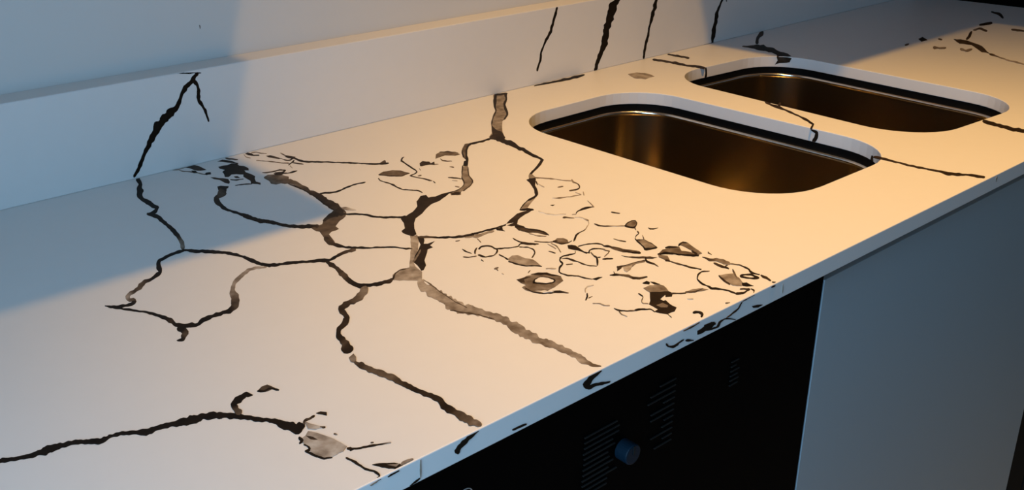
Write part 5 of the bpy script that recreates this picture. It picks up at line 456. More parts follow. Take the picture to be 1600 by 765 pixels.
('T','r',0,'4 4 4 5 6 8 10 13 15 23 32 40','2956 -9619 2968 -9629 2896 -9662 2924 -9674 2843 -9711 2886 -9708 2812 -9758 2873 -9734 2804 -9798 2868 -9764 2808 -9829 2867 -9794 2816 -9857 2872 -9823 2823 -9884 2875 -9854 2830 -9911 2871 -9889 2824 -9945 2858 -9928 2817 -9980 2844 -9968 2813 -10014 2822 -10010'),
('T','b',0,'10','2312 -9551 2362 -9618 2294 -9655 2158 -9682'),
('T','b',0,'50','2360 -9639 2434 -9674 2534 -9690 2369 -9788 2253 -9808 2260 -9744'),
('T','b',0,'6','1619 -9621 1746 -9636 1798 -9680 1731 -9683 1639 -9692'),
('T','r',0,'4 3 3 2 6 11 16 20 21 22 23 24 25 20 15 10 13 16 19 19 18 16 15 13 12','1941 -9710 1951 -9701 1957 -9731 1980 -9710 1969 -9754 2011 -9717 1987 -9772 2051 -9717 2011 -9786 2074 -9732 2031 -9802 2087 -9755 2053 -9816 2100 -9778 2067 -9837 2116 -9799 2076 -9861 2135 -9818 2093 -9881 2150 -9839 2100 -9908 2166 -9860 2109 -9932 2187 -9877 2122 -9953 2201 -9901 2122 -9982 2191 -9940 2121 -10014 2188 -9972 2122 -10045 2196 -9995 2141 -10065 2210 -10014 2165 -10080 2227 -10031 2177 -10104 2241 -10051 2197 -10122 2256 -10069 2231 -10127 2279 -10082 2258 -10138 2306 -10092 2290 -10143 2333 -10102 2326 -10145 2361 -10113 2358 -10151 2380 -10130'),
('T','r',1,'15 10 5','2096 -9657 2107 -9655 2051 -9711 2070 -9708 2020 -9762 2033 -9760'),
('T','r',0,'10 10 10 10 10 10 11 11 12 13 14 15 14 13 11 9 8 13 17 21 26 30','1370 -9136 1385 -9125 1375 -9165 1400 -9147 1381 -9194 1398 -9181 1385 -9224 1402 -9211 1386 -9256 1411 -9237 1390 -9286 1426 -9257 1408 -9305 1442 -9276 1431 -9320 1460 -9294 1451 -9336 1477 -9313 1464 -9359 1493 -9333 1481 -9378 1509 -9353 1500 -9394 1527 -9372 1513 -9416 1545 -9391 1520 -9442 1549 -9421 1526 -9470 1552 -9451 1528 -9500 1563 -9475 1533 -9529 1571 -9500 1550 -9549 1579 -9526 1564 -9570 1588 -9551 1575 -9593 1600 -9574 1591 -9613 1610 -9599 1606 -9634 1616 -9626'),
('T','r',0,'4 4 3 3 4 4','1160 -9913 1173 -9918 1117 -9947 1138 -9959 1085 -9980 1099 -10000 1050 -10004 1053 -10031 1010 -10028 1007 -10057 966 -10059 964 -10076'),
('T','r',1,'25 20 15 10','1051 -10053 1060 -10040 1080 -10055 1092 -10038 1113 -10051 1121 -10039 1147 -10046 1152 -10039'),
('T','r',0,'60 61 63 64 65 62 60 60 60','1470 -9784 1455 -9800 1445 -9770 1422 -9794 1414 -9763 1392 -9786 1388 -9749 1362 -9779 1353 -9745 1332 -9778 1301 -9765 1293 -9790 1248 -9791 1253 -9808 1201 -9835 1214 -9844 1162 -9881 1170 -9884'),
('T','r',0,'40 39 38 36 35 36 38 39 41 44 47 50','961 -10216 974 -10205 975 -10236 992 -10221 998 -10249 1009 -10239 1015 -10266 1029 -10254 1030 -10285 1051 -10269 1036 -10310 1063 -10292 1034 -10341 1066 -10320 1035 -10370 1066 -10349 1048 -10391 1069 -10375 1065 -10409 1088 -10390 1080 -10428 1110 -10402 1106 -10438 1122 -10424'),
('T','r',0,'6 5 5 4 5 6 7 8 9 12 16 19 23 26 30','1089 -10530 1098 -10525 1082 -10563 1101 -10552 1076 -10595 1107 -10577 1078 -10623 1117 -10598 1086 -10648 1124 -10620 1103 -10665 1133 -10642 1127 -10677 1149 -10659 1144 -10694 1166 -10676 1155 -10715 1179 -10696 1173 -10731 1195 -10713 1194 -10745 1222 -10722 1212 -10761 1245 -10733 1233 -10775 1262 -10749 1254 -10788 1282 -10764 1278 -10798 1292 -10786'),
('T','r',0,'15 23 31 38 44 49 55 60','1092 -10619 1100 -10618 1059 -10659 1081 -10654 1036 -10697 1060 -10691 1021 -10733 1042 -10726 1022 -10762 1037 -10755 1026 -10789 1044 -10779 1024 -10818 1047 -10805 1030 -10843 1041 -10837'),
('T','r',0,'3 3 3 3 3 4 4 5 6 7 8 6 5 4','1268 -10786 1294 -10761 1287 -10803 1330 -10761 1314 -10812 1360 -10768 1341 -10821 1384 -10780 1367 -10829 1403 -10798 1386 -10845 1425 -10812 1405 -10861 1444 -10829 1426 -10875 1454 -10852 1448 -10888 1473 -10868 1472 -10899 1498 -10880 1488 -10914 1511 -10901 1486 -10942 1507 -10933 1476 -10975 1498 -10966 1467 -11008 1482 -11002'),
('T','r',0,'20 13 6 9 12 17 22 28 37 38 35 33 30','1770 -10441 1787 -10433 1755 -10479 1790 -10462 1745 -10513 1782 -10497 1746 -10540 1767 -10535 1728 -10566 1737 -10572 1684 -10589 1687 -10603 1635 -10616 1641 -10628 1592 -10650 1604 -10653 1560 -10690 1578 -10684 1557 -10721 1579 -10708 1578 -10737 1598 -10723 1594 -10756 1617 -10739 1610 -10775 1624 -10765'),
('T','r',0,'8 12 16 25 35','1581 -11144 1590 -11141 1560 -11181 1574 -11176 1543 -11216 1558 -11211 1529 -11250 1546 -11245 1519 -11283 1531 -11279'),
('T','r',0,'6 7 9 10 11 12 12 12 12 12','2177 -10767 2190 -10758 2186 -10792 2217 -10769 2205 -10809 2235 -10788 2230 -10823 2250 -10808 2248 -10841 2268 -10826 2263 -10862 2289 -10841 2284 -10878 2310 -10856 2308 -10891 2334 -10870 2332 -10905 2360 -10882 2362 -10913 2377 -10901'),
('T','b',0,'3','2121 -10241 2234 -10233 2238 -10295 2171 -10340 2119 -10270'),
('T','b',0,'6','2258 -10289 2295 -10342 2300 -10448 2233 -10392'),
('T','b',0,'36','1987 -10369 2062 -10371 2144 -10370 2190 -10404 2250 -10429 2290 -10457 2303 -10519 2266 -10602 2201 -10698 2149 -10667 2081 -10640 2047 -10603 2001 -10563 1947 -10529 1959 -10451'),
('T','b',0,'7','1947 -10529 1998 -10559 2043 -10596 2077 -10624 2150 -10659 2201 -10698 2198 -10780 2096 -10841 2048 -10813 2006 -10787 2071 -10737 1968 -10760 1877 -10783 1870 -10859 1917 -10857 1858 -10991 1845 -11052 1846 -11121 1726 -11179 1648 -11168 1563 -11168 1537 -11121 1507 -11075 1479 -10993 1582 -10981 1603 -10859 1609 -10784 1712 -10727 1822 -10632'),
('T','b',0,'30','1670 -10875 1738 -10885 1808 -10889 1799 -11002 1738 -11031 1704 -11003 1663 -10969'),
('T','b',0,'26','3227 -9680 3433 -9611 3510 -9635 3576 -9661 3665 -9689 3758 -9708 3637 -9853 3683 -9907 3709 -9982 3718 -10047 3720 -10129 3672 -10177 3636 -10132 3591 -10088 3549 -10050 3519 -9994 3479 -9954 3461 -9906 3425 -9863 3380 -9828 3350 -9783 3290 -9722'),
('T','r',0,'4 4 4 3 3 3 3 3 3 3 3 3 3 3 3 3 3 3 3 3 3 3 4 4 4 4 4','3200 -9691 3230 -9664 3216 -9713 3268 -9667 3247 -9722 3293 -9681 3272 -9736 3325 -9690 3296 -9750 3367 -9690 3319 -9763 3400 -9699 3337 -9782 3416 -9723 3358 -9799 3422 -9752 3374 -9820 3434 -9776 3392 -9840 3454 -9794 3416 -9855 3468 -9817 3436 -9872 3478 -9843 3447 -9897 3488 -9869 3450 -9926 3497 -9895 3467 -9947 3514 -9915 3491 -9962 3531 -9935 3502 -9987 3544 -9958 3512 -10012 3558 -9980 3528 -10033 3579 -9996 3543 -10055 3602 -10012 3563 -10073 3616 -10034 3579 -10094 3634 -10054 3589 -10119 3660 -10068 3609 -10137 3679 -10086 3640 -10147 3694 -10108 3663 -10162 3715 -10125 3689 -10176 3723 -10152'),
('T','b',0,'30','3825 -9657 3988 -9614 4009 -9705 3951 -9829 3907 -9939 3874 -10036 3820 -10145 3728 -10136 3762 -10041 3777 -9970 3795 -9897 3819 -9806 3830 -9733'),
('T','b',0,'28','3206 -9697 3248 -9765 3286 -9833 3152 -9989 3116 -9926 3131 -9844 3131 -9770'),
('T','b',0,'38','2390 -10871 2459 -10887 2555 -10892 2599 -10919 2664 -10944 2695 -10979 2737 -11055 2672 -11040 2605 -11021 2544 -10994 2498 -10953 2435 -10941 2369 -10911'),
('T','b',1,'18','3960 -10159 3902 -10282 3898 -10204'),
('T','b',0,'44','3294 -10847 3352 -10876 3420 -10890 3475 -10925 3534 -10954 3492 -11045 3469 -11117 3355 -11264 3242 -11318 3191 -11274 3155 -11216 3170 -11134 3180 -11058 3234 -10955'),
('T','b',0,'3','3340 -11251 3409 -11297 3389 -11376 3394 -11433 3344 -11407 3291 -11377 3261 -11316'),
('T','r',0,'5 6 7 8 7 7 6','3776 -9692 3791 -9665 3825 -9687 3856 -9634 3877 -9668 3910 -9624 3915 -9661 3957 -9621 3931 -9680 3990 -9634 3948 -9700 4007 -9657 3983 -9709 4010 -9690'),
('T','r',0,'10 9 8 7 6','3762 -9965 3802 -9948 3730 -10011 3795 -9984 3718 -10048 3776 -10025 3690 -10092 3773 -10059 3682 -10128 3750 -10101'),
('T','r',0,'5 4 4 5 6 7 8 9 10','3516 -9604 3542 -9579 3537 -9623 3587 -9577 3565 -9634 3628 -9581 3584 -9653 3654 -9597 3598 -9676 3673 -9619 3619 -9695 3690 -9640 3648 -9708 3711 -9659 3680 -9718 3728 -9681 3716 -9726 3735 -9711'),
('T','r',1,'10 10 10 10 10','3097 -9927 3133 -9904 3093 -9957 3155 -9917 3109 -9975 3159 -9942 3119 -9996 3159 -9970 3132 -10015 3153 -10002'),
('T','r',0,'20 19 18 18 17 16 15 14 13 12 11 10 10 10 10 10 10 10 11 11 12 12','3131 -9993 3148 -9983 3131 -10023 3158 -10007 3129 -10055 3161 -10036 3129 -10085 3163 -10064 3133 -10113 3172 -10089 3134 -10142 3185 -10111 3136 -10171 3188 -10140 3143 -10197 3190 -10168 3159 -10217 3196 -10194 3170 -10240 3198 -10223 3169 -10270 3208 -10247 3170 -10300 3219 -10270 3173 -10327 3218 -10300 3176 -10355 3221 -10328 3181 -10382 3226 -10355 3189 -10406 3234 -10380 3200 -10430 3247 -10401 3215 -10450 3256 -10424 3233 -10468 3265 -10448 3244 -10491 3271 -10474 3246 -10519 3279 -10498 3262 -10538 3286 -10523'),
('T','r',0,'30 26 21 17 12 8 7 6 5 5 5 5 5 4 4 4 5 5 6 6 5 4 3 4 4 4 5 5 5 5 6 6 6 7 8 8 9 10','3331 -10649 3319 -10658 3309 -10633 3285 -10652 3287 -10617 3262 -10637 3270 -10597 3238 -10623 3246 -10582 3216 -10608 3211 -10576 3190 -10598 3166 -10580 3143 -10611 3117 -10588 3098 -10622 3061 -10605 3054 -10637 3002 -10641 3010 -10663 2945 -10680 2960 -10690 2896 -10720 2921 -10721 2868 -10762 2904 -10754 2843 -10802 2888 -10789 2821 -10841 2870 -10824 2808 -10877 2860 -10855 2805 -10909 2854 -10885 2812 -10934 2845 -10918 2817 -10960 2842 -10948 2810 -10991 2850 -10973 2790 -11028 2854 -11000 2774 -11065 2842 -11032 2781 -11091 2839 -11058 2802 -11109 2862 -11070 2821 -11126 2886 -11083 2834 -11147 2893 -11108 2848 -11167 2899 -11133 2870 -11182 2909 -11157 2885 -11200 2919 -11180 2897 -11221 2932 -11200 2905 -11245 2944 -11222 2914 -11267 2950 -11247 2926 -11288 2959 -11270 2922 -11317 2966 -11295 2917 -11347 2965 -11323 2919 -11374 2967 -11350 2924 -11399 2967 -11377 2939 -11418 2958 -11409'),
('T','r',0,'15 15 14 14 14 13 13 13 12 12','2152 -10778 2169 -10764 2169 -10796 2196 -10775 2192 -10810 2220 -10789 2214 -10825 2238 -10807 2236 -10840 2257 -10824 2255 -10858 2276 -10841 2273 -10876 2299 -10856 2296 -10890 2325 -10868 2320 -10903 2345 -10885 2344 -10917 2357 -10907'),
('T','r',0,'20 19 18 18 17 16 15 15 14 14 13 13 12','2364 -10893 2382 -10878 2380 -10910 2419 -10879 2400 -10924 2439 -10894 2417 -10942 2455 -10911 2438 -10955 2477 -10924 2463 -10966 2499 -10936 2482 -10982 2520 -10949 2512 -10990 2547 -10957 2548 -10991 2577 -10962 2582 -10994 2607 -10968 2618 -10994 2641 -10971 2652 -10996 2678 -10970 2689 -10996 2703 -10981'),
('T','r',0,'10 11 12 13 14 15 18 22 26 30 30 30 30 30 30 32 35 37 40','3692 -10239 3704 -10233 3689 -10272 3718 -10256 3691 -10302 3730 -10280 3678 -10339 3734 -10308 3656 -10383 3734 -10338 3652 -10418 3743 -10362 3674 -10438 3760 -10380 3698 -10455 3780 -10397 3713 -10475 3813 -10406 3733 -10490 3845 -10420 3740 -10513 3850 -10450 3734 -10545 3859 -10477 3737 -10573 3876 -10498 3734 -10604 3890 -10521 3727 -10638 3884 -10553 3739 -10662 3872 -10589 3747 -10687 3877 -10616 3761 -10710 3875 -10648 3797 -10720 3843 -10695'),
('T','r',0,'12 12 12 12 12 12 11 10 9 9 8','3631 -10508 3655 -10496 3612 -10548 3674 -10518 3601 -10584 3673 -10549 3595 -10617 3667 -10583 3592 -10650 3672 -10610 3587 -10683 3668 -10641 3591 -10712 3666 -10672 3608 -10734 3668 -10701 3618 -10758 3672 -10729 3618 -10788 3673 -10758 3629 -10813 3659 -10796'),
('T','r',1,'20 20 20 20','3630 -10711 3641 -10700 3659 -10719 3683 -10696 3698 -10718 3725 -10692 3744 -10712 3756 -10700'),
('T','r',0,'40 37 33 30 27 23 20 18 15 13 11 9 7 5 6 6 7 7 8 8 8 8','3810 -10704 3829 -10691 3815 -10730 3858 -10702 3831 -10749 3868 -10726 3844 -10770 3876 -10750 3856 -10792 3887 -10773 3870 -10812 3903 -10792 3886 -10830 3922 -10810 3887 -10857 3923 -10840 3882 -10888 3913 -10873 3877 -10918 3914 -10901 3870 -10949 3918 -10927 3862 -10980 3912 -10959 3860 -11009 3905 -10991 3847 -11039 3890 -11027 3806 -11077 3859 -11065 3776 -11116 3842 -11095 3776 -11147 3833 -11123 3777 -11176 3824 -11153 3787 -11199 3822 -11181 3800 -11220 3825 -11205 3804 -11245 3831 -11230 3824 -11262 3846 -11249'),
('T','r',0,'12 11 11 10 10 11 12 13 14 15','3281 -10856 3305 -10850 3250 -10897 3284 -10887 3224 -10936 3264 -10924 3203 -10973 3255 -10957 3181 -11012 3237 -10992 3162 -11049 3217 -11028 3153 -11082 3204 -11062 3145 -11114 3196 -11094 3135 -11146 3185 -11127 3140 -11173 3164 -11164'),
('T','r',0,'12 16 20 24 26 28 30','3665 -10854 3678 -10854 3609 -10894 3646 -10895 3572 -10934 3611 -10934 3529 -10974 3574 -10973 3486 -11015 3535 -11012 3456 -11054 3495 -11051 3436 -11092 3451 -11091'),
('T','r',0,'8 7 6 5 5 5 5 5 5 5 5 5 5 5','3526 -11093 3545 -11075 3559 -11099 3599 -11061 3592 -11105 3630 -11070 3621 -11111 3652 -11086 3642 -11123 3675 -11100 3655 -11143 3703 -11112 3673 -11160 3727 -11126 3693 -11175 3753 -11139 3700 -11197 3764 -11163 3693 -11226 3749 -11200 3687 -11255 3740 -11231 3686 -11282 3746 -11256 3688 -11309 3742 -11285 3692 -11334 3724 -11320'),
('T','r',0,'5 5 6 6 6 6 6 6 6 6 7 7 8','3731 -11311 3704 -11331 3713 -11293 3663 -11329 3692 -11277 3637 -11317 3671 -11261 3613 -11302 3646 -11249 3597 -11282 3623 -11235 3587 -11258 3607 -11216 3572 -11237 3595 -11194 3551 -11221 3585 -11172 3538 -11200 3580 -11147 3530 -11175 3575 -11121 3518 -11152 3570 -11095 3509 -11128 3549 -11078 3519 -11094'),
('T','r',0,'10 10 10 10 10 11 11 12','3813 -11282 3840 -11271 3785 -11322 3845 -11299 3766 -11359 3843 -11329 3764 -11389 3849 -11356 3770 -11416 3842 -11387 3760 -11450 3819 -11425 3746 -11484 3804 -11460 3756 -11509 3780 -11499'),
('T','r',1,'15 13 12 10','3728 -11544 3751 -11531 3730 -11570 3768 -11550 3745 -11580 3781 -11571 3763 -11580 3786 -11580'),
('T','r',0,'8 8 8 8 8 8 8 8 8 9 10 11 11 12 13 14 14 15','2920 -11425 2952 -11402 2925 -11451 2991 -11403 2947 -11464 3010 -11419 2974 -11475 3032 -11433 2998 -11487 3055 -11444 3027 -11499 3071 -11459 3067 -11499 3096 -11466 3115 -11489 3139 -11459 3158 -11481 3184 -11451 3193 -11483 3220 -11454 3234 -11480 3244 -11457 3263 -11443 3228 -11464 3239 -11431 3203 -11456 3221 -11414 3180 -11443 3207 -11395 3168 -11421 3187 -11379 3152 -11404 3166 -11364 3127 -11391 3138 -11355 3112 -11373'),
('T','r',0,'10 9 9 8 9 10','3262 -11465 3274 -11460 3253 -11493 3282 -11481 3243 -11520 3285 -11506 3236 -11537 3265 -11540 3206 -11556 3211 -11566 3161 -11580 3161 -11580'),
('T','r',0,'4 4 4 5 5 6 7 8 6 5','1882 -11394 1910 -11371 1891 -11417 1951 -11367 1917 -11424 1976 -11377 1939 -11435 1992 -11395 1952 -11447 2008 -11414 1946 -11469 2019 -11437 1941 -11491 2013 -11472 1937 -11503 1978 -11516 1917 -11510 1922 -11548 1877 -11538 1873 -11560'),
('T','r',0,'60 60 60 60 60','2202 -11050 2217 -11038 2211 -11072 2236 -11053 2225 -11090 2256 -11067 2244 -11105 2281 -11077 2272 -11113 2291 -11098'),
('T','r',1,'40 40 40 40','2527 -11517 2551 -11499 2545 -11532 2576 -11508 2573 -11539 2594 -11523 2603 -11544 2614 -11536'),
('T','r',0,'3 3 3 3 3 3 3 3 3 3 3 3 3 3 3 3 3 3 3 3 3 3 3 3 3 3 3 3 3 3 3 3 3 3 3 3 3 3 3 3 3 3 3 3 3 3 3 3 3 3 3 3 3 3 3 3 3 3 3 3 3 3 3 3 3 3 3 3 3 3 3 3 3 3 3 3 3 3 3 3 3 3 3 3 3 3 3 3 3 3 3 3 3 3 3 3 3 3 3 3 3 3 3 3 3 3 3 3 3 3 3 3 3 3 3 3 3 3 3 3 3 3 3 3 3 3 3 3 3 3 3 3 3 3 3 3 3 3 3 3 3 3 3 3 3 3','-7573 -8496 -7564 -8451 -7560 -8518 -7545 -8447 -7542 -8518 -7526 -8441 -7526 -8528 -7506 -8432 -7512 -8546 -7490 -8442 -7495 -8552 -7475 -8458 -7477 -8552 -7460 -8470 -7460 -8555 -7444 -8483 -7443 -8560 -7427 -8488 -7427 -8570 -7410 -8495 -7413 -8585 -7396 -8510 -7397 -8594 -7379 -8518 -7379 -8595 -7361 -8521 -7361 -8596 -7344 -8526 -7343 -8600 -7328 -8533 -7327 -8608 -7310 -8537 -7312 -8622 -7293 -8541 -7295 -8630 -7277 -8546 -7277 -8633 -7260 -8549 -7259 -8640 -7244 -8553 -7242 -8646 -7227 -8562 -7226 -8657 -7210 -8565 -7209 -8666 -7191 -8563 -7191 -8667 -7173 -8562 -7172 -8662 -7155 -8564 -7152 -8653 -7137 -8561 -7134 -8655 -7118 -8554 -7117 -8669 -7102 -8561 -7101 -8686 -7085 -8568 -7086 -8706 -7064 -8553 -7070 -8718 -7044 -8538 -7050 -8706 -7025 -8538 -7029 -8687 -7005 -8529 -7010 -8686 -6986 -8525 -6995 -8701 -6969 -8539 -6977 -8700 -6952 -8550 -6957 -8691 -6934 -8554 -6939 -8692 -6915 -8554 -6921 -8692 -6898 -8562 -6902 -8692 -6881 -8574 -6884 -8689 -6862 -8569 -6865 -8683 -6843 -8574 -6849 -8690 -6829 -8600 -6833 -8702 -6811 -8608 -6815 -8705 -6791 -8603 -6796 -8702 -6771 -8599 -6776 -8700 -6752 -8600 -6758 -8700 -6737 -8618 -6741 -8706 -6721 -8632 -6725 -8714 -6700 -8629 -6710 -8723 -6678 -8628 -6695 -8735 -6662 -8641 -6679 -8747 -6648 -8658 -6659 -8748 -6631 -8665 -6643 -8756 -6615 -8678 -6630 -8777 -6603 -8700 -6617 -8796 -6585 -8706 -6600 -8805 -6566 -8710 -6583 -8813 -6552 -8727 -6569 -8828 -6535 -8735 -6554 -8843 -6514 -8736 -6538 -8852 -6498 -8746 -6521 -8862 -6482 -8759 -6508 -8882 -6465 -8767 -6494 -8902 -6450 -8774 -6472 -8910 -6440 -8787 -6448 -8908 -6430 -8804 -6427 -8909 -6413 -8809 -6407 -8904 -6392 -8796 -6386 -8896 -6372 -8793 -6365 -8883 -6355 -8811 -6345 -8872 -6335 -8810 -6325 -8865 -6312 -8792 -6307 -8863 -6293 -8800 -6288 -8865 -6277 -8818 -6270 -8871 -6257 -8816 -6255 -8886 -6235 -8807 -6237 -8894 -6215 -8809 -6217 -8889 -6198 -8820 -6198 -8886 -6179 -8825 -6183 -8899 -6157 -8824 -6170 -8915 -6139 -8834 -6152 -8924 -6126 -8853 -6135 -8932 -6110 -8866 -6121 -8950 -6092 -8874 -6105 -8961 -6073 -8877 -6086 -8964 -6055 -8885 -6068 -8971 -6038 -8896 -6052 -8981 -6023 -8911 -6037 -8995 -6009 -8929 -6025 -9015 -5989 -8934 -6013 -9036 -5968 -8934 -6000 -9055 -5949 -8939 -5984 -9068 -5930 -8943 -5968 -9085 -5915 -8953 -5951 -9105 -5904 -8963 -5925 -9101 -5891 -8972 -5902 -9095 -5876 -8982 -5884 -9107 -5856 -8981 -5864 -9106 -5834 -8974 -5841 -9090 -5815 -8979 -5819 -9082 -5797 -8988 -5799 -9081 -5777 -8989 -5780 -9084 -5757 -8994 -5763 -9091 -5736 -8994 -5744 -9096 -5714 -8990 -5725 -9099 -5696 -9000 -5706 -9103 -5678 -9007 -5688 -9113 -5656 -9002 -5671 -9124 -5636 -9005 -5650 -9120 -5619 -9018 -5629 -9115 -5601 -9028 -5611 -9118 -5580 -9031 -5597 -9132 -5560 -9038 -5585 -9154 -5542 -9046 -5571 -9172 -5521 -9046 -5550 -9171 -5498 -9042 -5530 -9175 -5473 -9034 -5512 -9187 -5453 -9032 -5491 -9189 -5436 -9039 -5475 -9205 -5416 -9040 -5461 -9225 -5402 -9057 -5441 -9228 -5387 -9076 -5419 -9224 -5362 -9064 -5399 -9230 -5334 -9041 -5379 -9237 -5319 -9050 -5359 -9247 -5307 -9069 -5341 -9258 -5287 -9068 -5317 -9249 -5271 -9088 -5295 -9244 -5256 -9107 -5276 -9249 -5232 -9101 -5252 -9233 -5207 -9095 -5228 -9216 -5184 -9101 -5215 -9233 -5167 -9120 -5208 -9263 -5154 -9143 -5194 -9282 -5133 -9146 -5177 -9293 -5108 -9139 -5157 -9296 -5088 -9144 -5135 -9296 -5069 -9151 -5117 -9304 -5049 -9158 -5099 -9308 -5037 -9184 -5081 -9314 -5029 -9217 -5067 -9327 -5010 -9228 -5055 -9346 -4986 -9229 -5044 -9367 -4973 -9247 -5013 -9356 -4977 -9295'),
('T','r',0,'3 3 3 3 3 3 3 3 3 3 3 3 3 3 3 3 3 3 3 3 3 3 3 3 3 3 3 3 3 3 3 3 3 3 3 3 3 3 3 3 3 3 3 3 3 3 3 3 3 3 3 3 3 3 3 3 3 3','-5088 -9295 -5059 -9234 -5083 -9330 -5027 -9215 -5072 -9354 -5005 -9215 -5052 -9359 -4988 -9225 -5030 -9360 -4976 -9249 -5012 -9366 -4963 -9269 -4995 -9374 -4946 -9283 -4981 -9388 -4931 -9302 -4975 -9418 -4913 -9313 -4968 -9445 -4895 -9323 -4950 -9454 -4881 -9339 -4928 -9457 -4866 -9354 -4912 -9468 -4856 -9379 -4899 -9485 -4849 -9407 -4884 -9499 -4835 -9424 -4874 -9521 -4815 -9432 -4864 -9543 -4798 -9443 -4843 -9549 -4790 -9468 -4824 -9557 -4779 -9490 -4812 -9577 -4763 -9502 -4804 -9601 -4748 -9518 -4788 -9614 -4733 -9532 -4769 -9623 -4719 -9549 -4759 -9645 -4712 -9574 -4754 -9674 -4701 -9595 -4745 -9697 -4686 -9611 -4729 -9710 -4670 -9624 -4712 -9721 -4656 -9639 -4698 -9738 -4645 -9660 -4687 -9757 -4636 -9682 -4670 -9769 -4624 -9702 -4647 -9771 -4607 -9713 -4628 -9780 -4589 -9722 -4620 -9804 -4577 -9742 -4613 -9830 -4565 -9761 -4598 -9844 -4552 -9778 -4588 -9863 -4534 -9789 -4581 -9886 -4513 -9799 -4570 -9901 -4502 -9824 -4566 -9925 -4493 -9850 -4572 -9962 -4479 -9867 -4572 -9992 -4468 -9888 -4565 -10017 -4459 -9909 -4561 -10046 -4451 -9929 -4556 -10074 -4440 -9948 -4543 -10091 -4425 -9963 -4523 -10102 -4415 -9982 -4510 -10121 -4402 -9995 -4504 -10151 -4384 -10000 -4501 -10184 -4372 -10013 -4498 -10220 -4371 -10041 -4488 -10256 -4376 -10072 -4461 -10275 -4367 -10081 -4428 -10268 -4343 -10063 -4402 -10254 -4317 -10058 -4374 -10230 -4306 -10091 -4343 -10210 -4297 -10120 -4309 -10187 -4295 -10160'),
('T','r',0,'30 27 25 22 19 15 11 7 4 4 4 3 3 3 3 3 3 3 3 3 3 3 3 3','-4781 -9419 -4829 -9447 -4750 -9371 -4848 -9427 -4748 -9340 -4855 -9400 -4760 -9317 -4852 -9365 -4760 -9288 -4838 -9325 -4743 -9252 -4832 -9288 -4736 -9223 -4829 -9252 -4738 -9209 -4818 -9206 -4750 -9219 -4796 -9149 -4750 -9215 -4759 -9110 -4731 -9197 -4729 -9090 -4709 -9190 -4703 -9066 -4689 -9195 -4675 -9042 -4670 -9196 -4648 -9036 -4648 -9179 -4623 -9034 -4622 -9155 -4599 -9031 -4599 -9143 -4577 -9034 -4577 -9138 -4551 -9025 -4556 -9125 -4522 -9014 -4540 -9122 -4492 -9014 -4533 -9138 -4476 -9039 -4513 -9141 -4471 -9075 -4488 -9140 -4464 -9104 -4465 -9143 -4457 -9132'),
('T','b',0,'16','-4371 -9098 -4267 -9035 -4181 -9037 -4157 -9113 -4143 -9178 -4131 -9248 -4173 -9173 -4264 -9178 -4301 -9152 -4335 -9122'),
('T','r',0,'3 3 3 4 4 4 4 4 4 4 4 4 3 3 3','-4369 -9095 -4361 -9082 -4358 -9119 -4336 -9083 -4344 -9139 -4317 -9092 -4326 -9151 -4305 -9114 -4306 -9162 -4289 -9129 -4286 -9173 -4270 -9134 -4260 -9169 -4248 -9130 -4235 -9163 -4224 -9125 -4213 -9162 -4198 -9124 -4196 -9167 -4179 -9135 -4182 -9180 -4165 -9156 -4172 -9203 -4152 -9176 -4163 -9228 -4138 -9195 -4149 -9247 -4125 -9216 -4129 -9258 -4118 -9244'),
('T','b',0,'8','-4041 -10029 -3977 -10034 -3924 -10099 -3962 -10156 -3994 -10101 -4031 -10056'),
('T','b',0,'50','-4253 -10092 -4227 -10184 -4199 -10227 -4176 -10279 -4151 -10316 -4124 -10356 -4165 -10351 -4203 -10337 -4246 -10327 -4281 -10289 -4311 -10256 -4283 -10174'),
('T','r',0,'30 21 12 10 14 17 19 16 13 9 6','-4288 -10151 -4303 -10139 -4268 -10127 -4289 -10102 -4254 -10105 -4263 -10073 -4242 -10099 -4235 -10056 -4224 -10097 -4208 -10048 -4203 -10097 -4189 -10058 -4182 -10100 -4171 -10064 -4158 -10095 -4147 -10057 -4134 -10090 -4124 -10050 -4112 -10088 -4101 -10045 -4086 -10071 -4081 -10052'),
('T','r',1,'20 16 12 8','-4177 -10323 -4168 -10310 -4165 -10348 -4147 -10321 -4150 -10366 -4129 -10336 -4126 -10372 -4113 -10352'),
('T','b',0,'52','-4340 -10302 -4306 -10342 -4282 -10384 -4257 -10437 -4239 -10483 -4215 -10541 -4196 -10590 -4181 -10639 -4172 -10706 -4159 -10754 -4153 -10814 -4144 -10866 -4237 -10920 -4293 -10915 -4337 -10926 -4387 -10927 -4443 -10914 -4496 -10902 -4511 -10854 -4527 -10813 -4548 -10757 -4563 -10704 -4507 -10604 -4513 -10546 -4519 -10495 -4512 -10384 -4461 -10375 -4415 -10361'),
('T','r',0,'5 5 6 6 5 5 4','-4508 -10342 -4485 -10329 -4521 -10379 -4477 -10354 -4519 -10404 -4474 -10385 -4516 -10415 -4481 -10427 -4518 -10414 -4512 -10455 -4536 -10423 -4539 -10459 -4560 -10443 -4563 -10459'),
('T','r',0,'10 9 7 6 5 4 4 4 4 4','-4534 -10504 -4524 -10494 -4530 -10528 -4512 -10511 -4521 -10546 -4507 -10535 -4520 -10570 -4502 -10559 -4524 -10592 -4498 -10587 -4531 -10610 -4507 -10627 -4537 -10615 -4535 -10656 -4549 -10614 -4561 -10653 -4570 -10618 -4581 -10650 -4592 -10623 -4597 -10638'),
